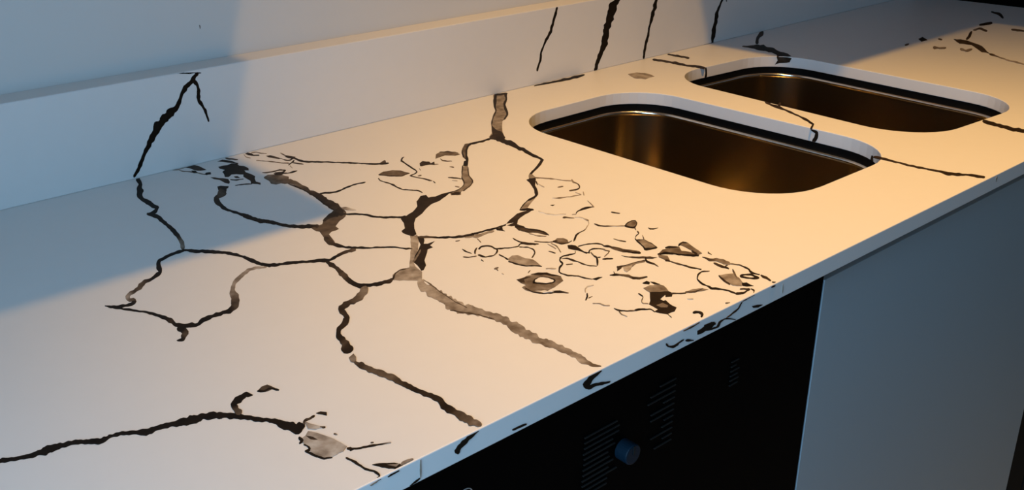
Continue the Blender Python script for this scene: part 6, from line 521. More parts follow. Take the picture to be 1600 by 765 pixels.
('T','r',0,'4 4 4 5 5 5 5 5 4 4 4 4 5 5 6 7 8 9 10','-4592 -10623 -4579 -10611 -4592 -10651 -4569 -10631 -4586 -10674 -4565 -10656 -4580 -10697 -4557 -10677 -4575 -10721 -4545 -10695 -4571 -10745 -4538 -10717 -4563 -10767 -4537 -10743 -4556 -10789 -4531 -10766 -4548 -10810 -4522 -10785 -4536 -10828 -4516 -10808 -4528 -10848 -4506 -10826 -4521 -10870 -4495 -10844 -4511 -10890 -4490 -10867 -4499 -10907 -4482 -10884 -4479 -10915 -4465 -10891 -4460 -10920 -4447 -10896 -4442 -10927 -4431 -10906 -4425 -10936 -4416 -10919 -4406 -10942 -4402 -10934'),
('T','b',0,'12','-4415 -10361 -4383 -10400 -4357 -10442 -4342 -10532 -4380 -10505 -4410 -10467'),
('T','r',1,'10 25 40','-4124 -10551 -4113 -10540 -4117 -10579 -4096 -10556 -4099 -10595 -4091 -10586'),
('T','b',0,'5','-4159 -10887 -4116 -10905 -4105 -10969 -4160 -10967'),
('T','r',1,'8 9 9 10','-4096 -10972 -4092 -10963 -4080 -10976 -4073 -10962 -4065 -10982 -4058 -10969 -4048 -10985 -4045 -10979'),
('T','r',0,'10 10 9 9 9 8 8 8 8 7 7 7 7 6 6 6 6 7 7 7 7 8 8 12 20 27 35 42 50','-4175 -10909 -4164 -10893 -4167 -10931 -4145 -10899 -4153 -10944 -4130 -10911 -4134 -10950 -4116 -10925 -4115 -10958 -4102 -10938 -4102 -10973 -4086 -10950 -4087 -10986 -4072 -10963 -4069 -10995 -4055 -10971 -4052 -11005 -4037 -10978 -4033 -11012 -4019 -10985 -4013 -11015 -3998 -10988 -3996 -11024 -3979 -10993 -3978 -11033 -3962 -11004 -3958 -11037 -3944 -11012 -3940 -11044 -3924 -11015 -3923 -11053 -3904 -11020 -3906 -11061 -3886 -11028 -3888 -11070 -3868 -11037 -3869 -11076 -3852 -11048 -3848 -11078 -3837 -11060 -3829 -11085 -3819 -11068 -3811 -11094 -3800 -11076 -3794 -11103 -3782 -11084 -3776 -11111 -3764 -11092 -3756 -11116 -3746 -11100 -3738 -11124 -3728 -11108 -3721 -11133 -3709 -11115 -3703 -11142 -3690 -11120 -3683 -11147 -3675 -11134'),
('T','r',1,'20 20 20','-3878 -10991 -3871 -10980 -3864 -11004 -3852 -10985 -3845 -11008 -3840 -11000'),
('T','r',0,'10 9 8 7 6 6 5 5 5 5 5 5 5 5 5 5 5 4 4 4 4 4 4 4 4 4 5 5','-4286 -11045 -4275 -11036 -4288 -11073 -4264 -11054 -4280 -11093 -4259 -11076 -4273 -11113 -4253 -11098 -4269 -11136 -4245 -11117 -4267 -11159 -4238 -11138 -4264 -11182 -4230 -11159 -4262 -11205 -4225 -11181 -4261 -11229 -4227 -11208 -4255 -11251 -4228 -11234 -4251 -11273 -4225 -11257 -4247 -11295 -4222 -11280 -4244 -11318 -4222 -11305 -4244 -11343 -4221 -11328 -4242 -11369 -4216 -11347 -4233 -11388 -4208 -11364 -4223 -11406 -4201 -11383 -4214 -11423 -4194 -11403 -4204 -11440 -4183 -11419 -4192 -11454 -4172 -11435 -4184 -11470 -4163 -11455 -4186 -11494 -4156 -11476 -4184 -11516 -4152 -11499 -4181 -11537 -4153 -11525 -4180 -11557 -4157 -11554 -4189 -11577 -4172 -11580 -4205 -11580 -4190 -11580 -4220 -11580 -4211 -11580'),
('T','b',0,'5','-4119 -11350 -4074 -11364 -4035 -11385 -4001 -11409 -3966 -11439 -3937 -11458 -3896 -11486 -3864 -11535 -3837 -11580 -3922 -11580 -3954 -11580 -3977 -11552 -4010 -11529 -4031 -11487 -4058 -11460 -4074 -11422 -4095 -11387'),
('T','b',0,'40','-3988 -11465 -3953 -11480 -3922 -11500 -3894 -11523 -3854 -11538 -3926 -11561 -3955 -11511'),
('T','r',0,'30 32 33 35 37 39 40 40 40 40','-3871 -11580 -3855 -11555 -3860 -11580 -3827 -11535 -3840 -11580 -3804 -11528 -3817 -11580 -3784 -11529 -3793 -11580 -3764 -11530 -3771 -11580 -3744 -11532 -3749 -11580 -3726 -11535 -3727 -11580 -3708 -11542 -3704 -11580 -3689 -11547 -3678 -11576 -3672 -11556'),
('T','b',0,'30','-2920 -9155 -2805 -9106 -2829 -9206 -2925 -9341 -2962 -9263'),
('T','r',0,'35 34 34 33 33 32 31 28 26 23 21 19 18 17 16 14 13 12 11 10 9 8 9 10 11 12 11 11 11 10 10 10 10 10 9 8 7 6 6 5 5 5 5 5 5 7 9 12 14 14 11 9 6 6 6 6','-1391 -7449 -1397 -7527 -1428 -7442 -1440 -7586 -1466 -7447 -1481 -7634 -1504 -7466 -1521 -7677 -1542 -7500 -1561 -7700 -1578 -7544 -1603 -7716 -1610 -7569 -1647 -7749 -1640 -7574 -1693 -7793 -1677 -7596 -1732 -7815 -1716 -7630 -1767 -7819 -1748 -7647 -1801 -7818 -1779 -7662 -1836 -7820 -1813 -7681 -1876 -7839 -1843 -7686 -1912 -7852 -1874 -7688 -1933 -7830 -1906 -7694 -1956 -7818 -1939 -7702 -1997 -7847 -1966 -7690 -2033 -7870 -1997 -7686 -2062 -7875 -2042 -7727 -2092 -7882 -2083 -7748 -2122 -7897 -2133 -7754 -2133 -7898 -2196 -7829 -2129 -7887 -2232 -7904 -2134 -7906 -2257 -7963 -2138 -7938 -2256 -8011 -2146 -7971 -2258 -8054 -2159 -8008 -2276 -8102 -2177 -8053 -2287 -8140 -2188 -8104 -2295 -8158 -2218 -8174 -2300 -8137 -2270 -8238 -2311 -8134 -2319 -8293 -2343 -8171 -2359 -8329 -2380 -8211 -2392 -8347 -2415 -8241 -2424 -8363 -2450 -8265 -2457 -8378 -2484 -8285 -2490 -8392 -2519 -8300 -2522 -8402 -2554 -8320 -2555 -8427 -2594 -8365 -2582 -8460 -2633 -8419 -2592 -8476 -2671 -8471 -2598 -8484 -2711 -8525 -2616 -8514 -2735 -8574 -2625 -8552 -2744 -8619 -2633 -8587 -2745 -8661 -2627 -8618 -2764 -8706 -2633 -8654 -2781 -8748 -2656 -8700 -2782 -8782 -2654 -8738 -2810 -8824 -2653 -8779 -2857 -8868 -2677 -8827 -2878 -8904 -2695 -8873 -2884 -8933 -2692 -8919 -2892 -8964 -2709 -8969 -2898 -9001 -2742 -9013 -2870 -9044 -2807 -9049'),
('T','r',0,'20 19 18 18 17 16 15 15 16 17 17 18 19 19 20','-2942 -9313 -2914 -9291 -2951 -9351 -2898 -9310 -2953 -9383 -2892 -9336 -2958 -9418 -2881 -9359 -2961 -9451 -2869 -9380 -2962 -9483 -2869 -9409 -2958 -9513 -2874 -9442 -2946 -9536 -2874 -9469 -2934 -9557 -2874 -9498 -2926 -9581 -2867 -9523 -2921 -9608 -2851 -9538 -2911 -9629 -2839 -9559 -2897 -9647 -2831 -9582 -2894 -9675 -2820 -9602 -2873 -9686 -2828 -9641'),
('T','r',0,'15 16 16 17 18 19 19 20 20 20 20 20 20 20 20 20 20 20 20 20 20 20 20 20 19 17 16 15 14 12 11 10 10 9 9 8 8 7 7 6 6 6 6 7 7 7 7 8 8 8 8 8 8 8 8 8 7 7 7 6 6 5 5 6 7 8 9 10 12 13 14 15 16 18 19 20 21 22 22 23 24 25 25 26 27 28 29 30','-2927 -9392 -2876 -9354 -2948 -9440 -2846 -9363 -2951 -9473 -2839 -9390 -2943 -9499 -2846 -9426 -2929 -9519 -2851 -9462 -2924 -9547 -2843 -9486 -2928 -9582 -2836 -9511 -2935 -9622 -2830 -9533 -2935 -9656 -2820 -9551 -2918 -9674 -2818 -9579 -2903 -9691 -2817 -9610 -2899 -9720 -2812 -9637 -2893 -9746 -2801 -9659 -2884 -9768 -2784 -9674 -2885 -9801 -2770 -9693 -2882 -9829 -2759 -9714 -2871 -9849 -2752 -9740 -2861 -9871 -2750 -9769 -2846 -9888 -2751 -9802 -2841 -9914 -2752 -9833 -2842 -9947 -2740 -9854 -2840 -9974 -2723 -9869 -2833 -9998 -2709 -9890 -2819 -10012 -2701 -9918 -2810 -10031 -2700 -9950 -2813 -10062 -2701 -9982 -2816 -10093 -2703 -10014 -2812 -10120 -2702 -10043 -2805 -10144 -2709 -10077 -2798 -10168 -2719 -10113 -2793 -10193 -2714 -10139 -2791 -10222 -2700 -10157 -2784 -10247 -2688 -10176 -2781 -10274 -2689 -10205 -2781 -10302 -2691 -10236 -2770 -10323 -2679 -10255 -2766 -10349 -2675 -10281 -2765 -10377 -2682 -10316 -2759 -10400 -2677 -10340 -2754 -10426 -2668 -10362 -2749 -10452 -2669 -10389 -2742 -10477 -2665 -10413 -2729 -10495 -2662 -10439 -2721 -10517 -2653 -10460 -2723 -10547 -2641 -10479 -2727 -10579 -2637 -10504 -2721 -10602 -2633 -10529 -2706 -10618 -2629 -10554 -2696 -10638 -2621 -10577 -2687 -10658 -2605 -10592 -2679 -10680 -2597 -10615 -2682 -10710 -2597 -10644 -2683 -10738 -2591 -10666 -2682 -10764 -2580 -10687 -2675 -10782 -2573 -10713 -2667 -10796 -2568 -10744 -2669 -10817 -2568 -10778 -2680 -10846 -2575 -10811 -2693 -10878 -2588 -10844 -2708 -10911 -2601 -10876 -2731 -10947 -2605 -10904 -2730 -10978 -2608 -10929 -2720 -11005 -2610 -10951 -2729 -11041 -2603 -10969 -2739 -11075 -2595 -10989 -2730 -11096 -2593 -11014 -2716 -11114 -2595 -11041 -2709 -11135 -2595 -11067 -2701 -11157 -2603 -11096 -2696 -11181 -2603 -11122 -2704 -11213 -2592 -11139 -2711 -11244 -2582 -11158 -2715 -11272 -2573 -11178 -2725 -11304 -2570 -11202 -2720 -11325 -2567 -11227 -2706 -11341 -2574 -11258 -2708 -11366 -2576 -11286 -2705 -11389 -2560 -11301 -2688 -11404 -2553 -11323 -2696 -11434 -2551 -11347 -2714 -11471 -2561 -11377 -2697 -11489 -2574 -11409 -2669 -11498 -2562 -11423 -2655 -11515 -2550 -11437 -2651 -11539 -2548 -11460 -2644 -11559 -2548 -11486 -2624 -11569 -2550 -11514 -2593 -11571 -2565 -11550'),
('F','r',0,'3 3 3 3 3 3 3 3 3 3 3 3 3 3 3 3 3 3 3 3 3 3','-2679 -20 -2668 -20 -2707 -20 -2681 -22 -2729 -20 -2700 -31 -2750 -20 -2720 -38 -2776 -20 -2737 -48 -2801 -20 -2754 -59 -2823 -20 -2773 -66 -2845 -20 -2792 -73 -2859 -20 -2815 -74 -2872 -31 -2835 -80 -2891 -40 -2848 -96 -2915 -42 -2862 -109 -2940 -43 -2880 -117 -2956 -55 -2900 -123 -2970 -69 -2919 -130 -2991 -74 -2940 -136 -3011 -82 -2959 -143 -3023 -98 -2973 -157 -3039 -114 -2982 -171 -3064 -132 -2978 -182 -3052 -174 -2978 -181 -3013 -205 -2992 -201'),
('F','r',0,'3 3 3 3 3 3 3 3 3','-3920 -20 -3911 -28 -3942 -20 -3930 -33 -3962 -20 -3952 -33 -3983 -20 -3973 -35 -4006 -20 -3994 -37 -4028 -20 -4015 -38 -4046 -20 -4037 -39 -4064 -29 -4058 -41 -4083 -34 -4080 -40'),
('F','r',0,'3 3 3 3 3 3 3 3 3','-3611 -270 -3605 -279 -3632 -273 -3621 -289 -3653 -275 -3640 -296 -3673 -279 -3657 -305 -3692 -285 -3677 -309 -3710 -292 -3701 -307 -3728 -298 -3720 -311 -3747 -305 -3735 -311 -3763 -311 -3756 -311'),
('F','r',0,'40 40 40 40 40 40 40 40 40 40 40 40','-3600 -24 -3593 -27 -3602 -45 -3592 -50 -3604 -67 -3594 -71 -3605 -88 -3593 -94 -3605 -111 -3593 -116 -3605 -133 -3592 -139 -3607 -154 -3592 -162 -3607 -177 -3591 -184 -3606 -200 -3593 -206 -3606 -223 -3595 -228 -3604 -246 -3595 -250 -3603 -269 -3597 -272'),
('F','r',0,'20 22 25 27 29 32 34 36 38 40','-4183 -20 -4179 -20 -4198 -20 -4191 -20 -4215 -20 -4206 -20 -4231 -20 -4222 -20 -4244 -20 -4235 -30 -4261 -22 -4254 -36 -4281 -23 -4275 -35 -4301 -25 -4295 -39 -4321 -27 -4313 -45 -4340 -30 -4336 -39'),
('F','r',0,'3 3 3 3 3 3 3 3 3 3 3 3 3 3 3 3 3','-416 -20 -407 -24 -448 -20 -428 -37 -483 -20 -452 -46 -516 -20 -474 -57 -544 -20 -497 -67 -572 -20 -522 -74 -602 -20 -547 -81 -629 -20 -568 -90 -657 -20 -586 -99 -679 -31 -600 -110 -696 -48 -611 -126 -723 -56 -621 -144 -752 -67 -640 -149 -779 -95 -652 -145 -758 -146 -639 -147 -724 -184 -629 -165 -674 -208 -641 -200'),
('F','r',0,'3 3 3 3 3 3 3 3 3 3 3 3 3 3 3 3 3','-700 -195 -711 -168 -660 -221 -686 -160 -629 -229 -656 -165 -600 -230 -625 -171 -574 -225 -599 -168 -548 -222 -570 -168 -518 -225 -540 -173 -488 -231 -508 -179 -458 -238 -474 -191 -427 -246 -441 -200 -394 -256 -411 -204 -364 -261 -379 -212 -333 -264 -346 -224 -302 -270 -312 -237 -270 -276 -280 -245 -239 -281 -248 -252 -211 -277 -215 -264'),
('F','r',0,'3 3 3 3 3 3 3 3 3 3 3','-2085 -262 -2090 -250 -2057 -271 -2069 -244 -2031 -274 -2044 -244 -2007 -273 -2019 -246 -1983 -273 -1995 -245 -1957 -276 -1971 -245 -1931 -280 -1945 -249 -1906 -279 -1920 -248 -1881 -279 -1895 -249 -1855 -283 -1868 -255 -1832 -279 -1839 -264'),
('F','r',0,'5 5 5 5 5 5 5 5 5 5 5','982 -106 1001 -105 993 -139 1026 -134 1027 -172 1045 -160 1067 -194 1074 -174 1110 -219 1106 -185 1155 -240 1137 -192 1193 -242 1170 -198 1228 -238 1201 -199 1262 -236 1229 -196 1287 -223 1257 -192 1303 -204 1291 -192'),
('F','r',0,'5 5 5 5 5','1282 -209 1271 -194 1318 -210 1298 -186 1349 -206 1331 -183 1380 -201 1362 -178 1410 -194 1398 -180'),
('F','r',0,'5 5 5 5 5 5','1457 -234 1453 -213 1498 -254 1489 -212 1537 -266 1528 -224 1576 -274 1570 -244 1615 -284 1611 -266 1654 -293 1652 -282'),
('F','r',0,'20 19 17 16 15 13 12 11 10 10 10 10','1382 -41 1376 -32 1420 -45 1409 -28 1456 -46 1446 -31 1492 -47 1480 -28 1529 -49 1512 -23 1565 -50 1547 -23 1600 -48 1583 -24 1633 -44 1621 -27 1666 -39 1658 -29 1698 -34 1689 -23 1733 -33 1718 -20 1766 -28 1755 -20'),
('F','b',0,'4','1740 -223 1731 -156 1827 -152 1911 -129 1981 -130 2059 -136 2136 -142 2189 -199 2099 -198 2035 -223 1935 -225 1851 -236'),
('F','b',0,'4','1890 -114 1986 -118 2077 -124 2177 -169 2091 -226 1998 -220 1902 -203'),
('F','b',0,'3','3127 -205 3267 -228 3429 -275 3310 -283 3168 -244'),
('F','r',0,'5 5 5 5 5 5 5 5 5 5 5 5 5 5 5 5 5 5 5 5 5 5 5 5','1891 -210 1884 -188 1934 -227 1921 -191 1974 -236 1962 -201 2014 -246 2001 -210 2055 -256 2042 -221 2095 -263 2083 -234 2134 -266 2119 -238 2172 -270 2154 -238 2213 -275 2192 -245 2256 -279 2221 -246 2284 -265 2230 -227 2295 -243 2244 -207 2302 -222 2260 -186 2323 -209 2290 -176 2351 -201 2328 -175 2381 -195 2366 -176 2413 -194 2403 -175 2452 -206 2446 -185 2494 -219 2491 -200 2536 -234 2535 -217 2579 -250 2579 -234 2622 -268 2624 -254 2665 -289 2668 -275 2709 -308 2711 -300'),
('F','r',0,'5 5 5 5 5 5 5 5 5 5 6 9 13 16 20','2836 -29 2844 -35 2809 -43 2827 -54 2789 -60 2809 -73 2772 -80 2793 -94 2756 -99 2777 -115 2734 -114 2755 -132 2702 -120 2725 -142 2668 -125 2697 -154 2636 -131 2664 -160 2606 -140 2627 -162 2577 -150 2594 -169 2546 -159 2565 -179 2512 -164 2531 -184 2478 -168 2493 -184 2450 -179 2457 -186'),
('F','r',0,'5 5 5 5 5 5 5 5 5 5','2853 -29 2849 -25 2892 -32 2883 -21 2929 -31 2916 -20 2964 -28 2951 -20 2999 -24 2986 -20 3036 -23 3021 -20 3072 -20 3056 -20 3105 -20 3093 -20 3141 -20 3130 -20 3177 -20 3169 -20'),
('F','r',1,'5 5 5 5','3636 -41 3626 -27 3674 -44 3654 -20 3709 -44 3688 -20 3742 -41 3730 -26'),
('F','r',0,'50 50 50 50 50 50','3950 -79 3961 -83 3953 -111 3967 -116 3955 -142 3975 -150 3957 -174 3981 -183 3953 -204 3983 -215 3958 -237 3976 -244'),
('F','r',1,'30 30 30 30','11707 -46 11745 -58 11696 -78 11754 -96 11712 -119 11740 -128 11724 -159 11739 -163'),
('T','r',0,'10 10 10 10 10 10 10 10 10 10 10 10 10 10 10 10 10 10 10 10 10 10 10 10 10 10 10 10 10 10 10 10 10 10 10 10 10 10 10 10 10 10 9 9 8 8 7 7 6 6 6 6 7 7 7 7 7 7 7 8 8 8 8 8 9 9 9 9 9 10 10 10','10897 -9416 10960 -9387 10878 -9460 10991 -9408 10884 -9491 10985 -9446 10891 -9523 10978 -9484 10886 -9560 10982 -9517 10881 -9597 10976 -9554 10880 -9632 10963 -9594 10885 -9664 10976 -9623 10896 -9693 11000 -9647 10899 -9726 11000 -9681 10892 -9763 10992 -9719 10894 -9796 11004 -9748 10900 -9827 11011 -9779 10889 -9866 11003 -9816 10881 -9903 10993 -9855 10899 -9929 10985 -9892 10920 -9953 10989 -9924 10918 -9988 11000 -9953 10906 -10026 11002 -9986 10901 -10062 10997 -10021 10892 -10099 10998 -10054 10880 -10137 10995 -10089 10879 -10171 10983 -10127 10891 -10198 10979 -10162 10898 -10229 10998 -10187 10902 -10260 11019 -10210 10908 -10290 11018 -10244 10908 -10323 11003 -10283 10898 -10360 11003 -10316 10887 -10397 11023 -10340 10903 -10423 11032 -10369 10925 -10447 11036 -10400 10929 -10477 11035 -10433 10944 -10503 11023 -10470 10958 -10530 11030 -10500 10947 -10566 11035 -10530 10944 -10600 11034 -10562 10947 -10631 11048 -10589 10949 -10662 11060 -10616 10961 -10689 11071 -10644 10966 -10718 11079 -10673 10975 -10746 11079 -10705 10986 -10774 11088 -10733 10978 -10808 11105 -10758 10966 -10844 11107 -10789 10951 -10882 11107 -10821 10925 -10923 11116 -10849 10914 -10959 11118 -10879 10916 -10991 11123 -10908 10940 -11014 11137 -10931 10981 -11029 11150 -10956 11005 -11051 11155 -10985 11013 -11079 11159 -11015 11014 -11110 11180 -11037 11028 -11135 11215 -11054 11062 -11151 11233 -11077 11100 -11167 11227 -11112 11123 -11188 11230 -11142 11153 -11206 11255 -11163 11187 -11223 11277 -11185 11201 -11248 11288 -11211 11208 -11276 11315 -11232 11209 -11306 11347 -11250 11213 -11335 11363 -11275 11225 -11361 11368 -11304 11222 -11392 11376 -11332 11216 -11425 11378 -11361 11227 -11451 11382 -11391 11249 -11473 11394 -11416 11268 -11496 11402 -11444 11270 -11525 11413 -11470 11320 -11536 11402 -11504'),
('T','r',0,'8 8 8 7 7 7 7 6 6 6 6 6 7 7 7 7 7 8 8 8 8 8 8 8 8 8 8 8 8 8','15375 -9745 15523 -9692 15315 -9803 15583 -9706 15282 -9850 15576 -9745 15246 -9899 15563 -9785 15243 -9935 15549 -9826 15252 -9967 15541 -9865 15239 -10008 15537 -9902 15216 -10051 15535 -9938 15207 -10089 15505 -9985 15224 -10118 15463 -10035 15237 -10149 15478 -10065 15202 -10196 15495 -10095 15168 -10242 15466 -10140 15179 -10273 15446 -10182 15199 -10301 15446 -10216 15187 -10340 15462 -10246 15154 -10385 15457 -10282 15132 -10427 15436 -10324 15125 -10464 15422 -10363 15104 -10507 15388 -10408 15086 -10548 15374 -10446 15116 -10572 15393 -10474 15148 -10595 15434 -10493 15143 -10630 15478 -10512 15144 -10664 15462 -10551 15140 -10699 15422 -10600 15137 -10733 15429 -10631 15152 -10762 15452 -10657 15141 -10799 15451 -10691 15200 -10812 15369 -10753'),
('T','b',0,'13','24445 -4948 24438 -5056 24544 -5121 24516 -5235 24503 -5340 24396 -5492 24274 -5655 24159 -5830 23994 -6021 23680 -6240 23303 -6475 23054 -6661 23128 -6520 23109 -6402 23357 -6205 23638 -5982 23922 -5747 23907 -5618 23919 -5484 23866 -5400 24106 -5193'),
('T','r',0,'10 10 10 10 11 11 12','26146 -4759 26081 -4821 25926 -4807 25792 -4936 25678 -4891 25514 -5037 25433 -4981 25217 -5150 25193 -5065 24969 -5223 24983 -5123 24750 -5281 24727 -5210 24601 -5295'),
('T','r',0,'30 28 25 23 20 19 18 17 16 15','26290 -4759 26431 -4690 26295 -4814 26589 -4671 26417 -4812 26692 -4679 26566 -4796 26830 -4673 26645 -4808 26965 -4672 26603 -4871 26970 -4729 26539 -4946 26896 -4814 26466 -5026 26789 -4909 26390 -5107 26734 -4983 26422 -5150 26619 -5079'),
('T','r',0,'15 18 20 23 25 28 30 33 36 38 40 41 42 42 43 43 44 45 45 46 47 47 48 49 49 50','22959 -6682 23080 -6639 22854 -6766 23110 -6675 22808 -6828 23094 -6728 22793 -6880 23045 -6792 22778 -6931 22966 -6865 22763 -6982 22905 -6933 22712 -7046 22852 -6997 22642 -7116 22803 -7060 22611 -7172 22767 -7118 22587 -7226 22742 -7172 22534 -7290 22699 -7232 22487 -7351 22649 -7294 22451 -7409 22625 -7346 22419 -7464 22600 -7400 22392 -7518 22560 -7458 22379 -7566 22552 -7506 22391 -7606 22568 -7544 22370 -7657 22582 -7583 22316 -7720 22553 -7637 22287 -7773 22497 -7700 22285 -7818 22465 -7755 22283 -7861 22448 -7804 22256 -7914 22419 -7858 22222 -7968 22384 -7913 22212 -8015 22363 -7963 22231 -8051 22310 -8024'),
('T','r',0,'30 30 30 30 30 30 30 30 30','22571 -5164 22801 -5059 22481 -5257 22936 -5048 22582 -5261 22890 -5121 22643 -5285 22869 -5181 22624 -5346 22867 -5232 22652 -5385 22912 -5262 22703 -5414 22961 -5290 22743 -5446 22999 -5324 22886 -5430 23021 -5365'),
('T','r',0,'35 35 35 35 35 37 38 39 40','22993 -5798 23200 -5721 22847 -5902 23223 -5762 22859 -5947 23184 -5825 22861 -5997 23099 -5902 22808 -6071 23081 -5947 22855 -6105 23185 -5941 22975 -6100 23275 -5946 23101 -6089 23356 -5959 23291 -6046 23410 -5985'),
('T','r',1,'20 20 20 20','24050 -4627 24163 -4578 24005 -4691 24211 -4603 23964 -4753 24204 -4651 23988 -4788 24138 -4724'),
('T','r',1,'15 15 15 15','22338 -4392 22451 -4326 22376 -4421 22597 -4294 22485 -4411 22690 -4293 22643 -4372 22735 -4319'),
('T','r',0,'10 9 9 8 8 7 6 6 5','27316 -4510 27488 -4430 27342 -4555 27668 -4404 27410 -4581 27764 -4418 27470 -4611 27869 -4428 27569 -4623 27984 -4433 27651 -4642 28073 -4450 27729 -4665 28160 -4468 27821 -4680 28256 -4483 28006 -4654 28251 -4543'),
('T','r',0,'20 20 20 20 20 20 20 20 20 20 20','27286 -5560 27468 -5490 27210 -5640 27539 -5514 27242 -5679 27561 -5557 27230 -5735 27569 -5606 27192 -5800 27549 -5665 27228 -5837 27554 -5714 27265 -5874 27554 -5765 27262 -5925 27513 -5831 27281 -5969 27502 -5886 27281 -6019 27494 -5939 27333 -6050 27430 -6014'),
('T','r',0,'10 10 10 10 10 10 10 10 10 10','30183 -3689 30385 -3612 30081 -3784 30405 -3661 30011 -3867 30311 -3753 29943 -3948 30296 -3815 29883 -4024 30327 -3861 29785 -4107 30287 -3938 29683 -4183 30146 -4051 29535 -4280 29897 -4194 29340 -4398 29649 -4330 29192 -4507 29342 -4475'),
('T','b',0,'6','23638 -4189 24044 -4125 23690 -4460 23307 -4448'),
('T','r',0,'30 25 19 14 9 7 7 6 5 5 5 6 6 6 6 6 6 6 6 6 6 6 5 5 5 5 6 6 6','18467 -998 18548 -945 18464 -1059 18626 -953 18468 -1115 18644 -1000 18491 -1159 18677 -1037 18510 -1205 18724 -1064 18491 -1278 18789 -1077 18483 -1343 18846 -1098 18501 -1389 18899 -1123 18497 -1445 18985 -1128 18439 -1533 19069 -1139 18412 -1601 19090 -1189 18407 -1659 19056 -1269 18408 -1714 19138 -1280 18424 -1759 19227 -1289 18419 -1816 19107 -1419 18466 -1845 18993 -1543 18450 -1911 18982 -1607 18375 -2009 19008 -1649 18388 -2057 19026 -1698 18431 -2088 19037 -1751 18388 -2167 18977 -1844 18317 -2261 18867 -1961 18280 -2337 18781 -2065 18185 -2446 18727 -2149 18126 -2535 18687 -2225 18134 -2587 18643 -2304 18156 -2629 18576 -2396 18208 -2655 18517 -2484 18288 -2665 18439 -2581'),
('T','r',0,'6 7 7 8 8 8 8 8 9 10','19172 -1115 19163 -1040 19393 -997 19382 -879 19604 -855 19619 -735 19800 -730 19877 -578 19986 -627 20145 -425 20172 -539 20380 -310 20337 -485 20606 -196 20510 -427 20836 -73 20754 -293 21002 -21 21053 -99 21127 -17'),
('H2','b',0,'10','18024 -2530 -8 18088 -2615 -8 18148 -2694 -8 18202 -2787 -8 18263 -2901 -30 18242 -2862 -161 18202 -2788 -182 18150 -2698 -195 18089 -2617 -201 18007 -2513 -257 18049 -2563 -118 18037 -2547 -15'),
('H2','r',0,'5 5 5 5 5 5 5 5 5','15239 -1919 -10 15285 -1921 -13 15239 -1919 -61 15317 -1923 -66 15250 -1919 -112 15332 -1924 -120 15260 -1920 -161 15342 -1925 -174 15262 -1920 -209 15349 -1925 -227 15255 -1920 -257 15353 -1926 -280 15246 -1919 -305 15345 -1925 -321 15249 -1919 -321 15325 -1924 -321 15277 -1921 -321 15299 -1922 -321'),
('T','r',0,'10 10 10 9 9 9 9 9 9 8 8 8 8 8 8 8 8 8 8 8 8 8 8 8 8 8 8 8 8 8 8 8 8 8','14826 -272 14945 -182 14800 -353 15019 -188 14825 -394 15031 -241 14822 -458 15019 -311 14818 -521 15044 -354 14856 -554 15069 -396 14878 -598 15069 -457 14873 -661 15073 -514 14867 -726 15080 -569 14873 -781 15082 -629 14908 -815 15090 -683 14928 -860 15085 -747 14897 -941 15069 -818 14872 -1017 15116 -844 14889 -1063 15178 -860 14898 -1116 15179 -919 14880 -1187 15140 -1005 14879 -1246 15117 -1080 14897 -1291 15129 -1131 14903 -1345 15134 -1186 14910 -1398 15110 -1261 14920 -1449 15074 -1343 14918 -1509 15080 -1397 14936 -1554 15121 -1425 14950 -1603 15140 -1469 14938 -1669 15171 -1505 14965 -1707 15213 -1533 15003 -1737 15224 -1583 14992 -1801 15229 -1637 14983 -1865 15247 -1681 15012 -1901 15264 -1727 15037 -1940 15250 -1793 15040 -1994 15234 -1861 15103 -2007 15203 -1939'),
('T','r',0,'10 10 9 9 9 9 8 8 8 9 9 9 9 10 10','15773 -109 15868 -41 15768 -173 15899 -79 15764 -235 15884 -150 15748 -307 15908 -193 15730 -379 15916 -247 15734 -436 15924 -300 15752 -482 15978 -322 15773 -526 15983 -378 15766 -590 15937 -470 15746 -663 15935 -530 15778 -699 15959 -573 15800 -742 15964 -628 15765 -824 15966 -686 15753 -891 15982 -733 15815 -906 15935 -823'),
('T','r',0,'3 3 3 3 3 3 3 3 3 3 3 3 3 3 3 3 3 3 3 3 3 3 3 3 3 3 3 3 3 3 3 3 3','9823 -107 9863 -64 9881 -113 9939 -49 9942 -114 10007 -44 9994 -128 10063 -52 10052 -133 10121 -58 10104 -145 10194 -47 10153 -161 10273 -31 10211 -167 10331 -38 10268 -174 10381 -53 10323 -184 10438 -61 10388 -183 10487 -77 10448 -187 10553 -75 10503 -198 10635 -57 10560 -206 10693 -64 10622 -209 10743 -80 10679 -217 10807 -82 10725 -236 10876 -77 10780 -247 10947 -72 10843 -249 11036 -47 10910 -248 11114 -34 10976 -248 11154 -61 11021 -269 11198 -85 11076 -280 11251 -99 11154 -268 11322 -94 11236 -251 11417 -64 11310 -244 11503 -44 11358 -263 11569 -45 11405 -284 11624 -57 11488 -268 11672 -77 11573 -250 11730 -87 11656 -234 11803 -82 11750 -206 11866 -86 11850 -172 11899 -123'),
('T','b',0,'45','12860 -951 13038 -975 13194 -1002 13235 -1117 13299 -1198 13314 -1322 13285 -1449 13206 -1638 13028 -1625 12762 -1678 12726 -1582 12652 -1484 12617 -1386 12731 -1166'),
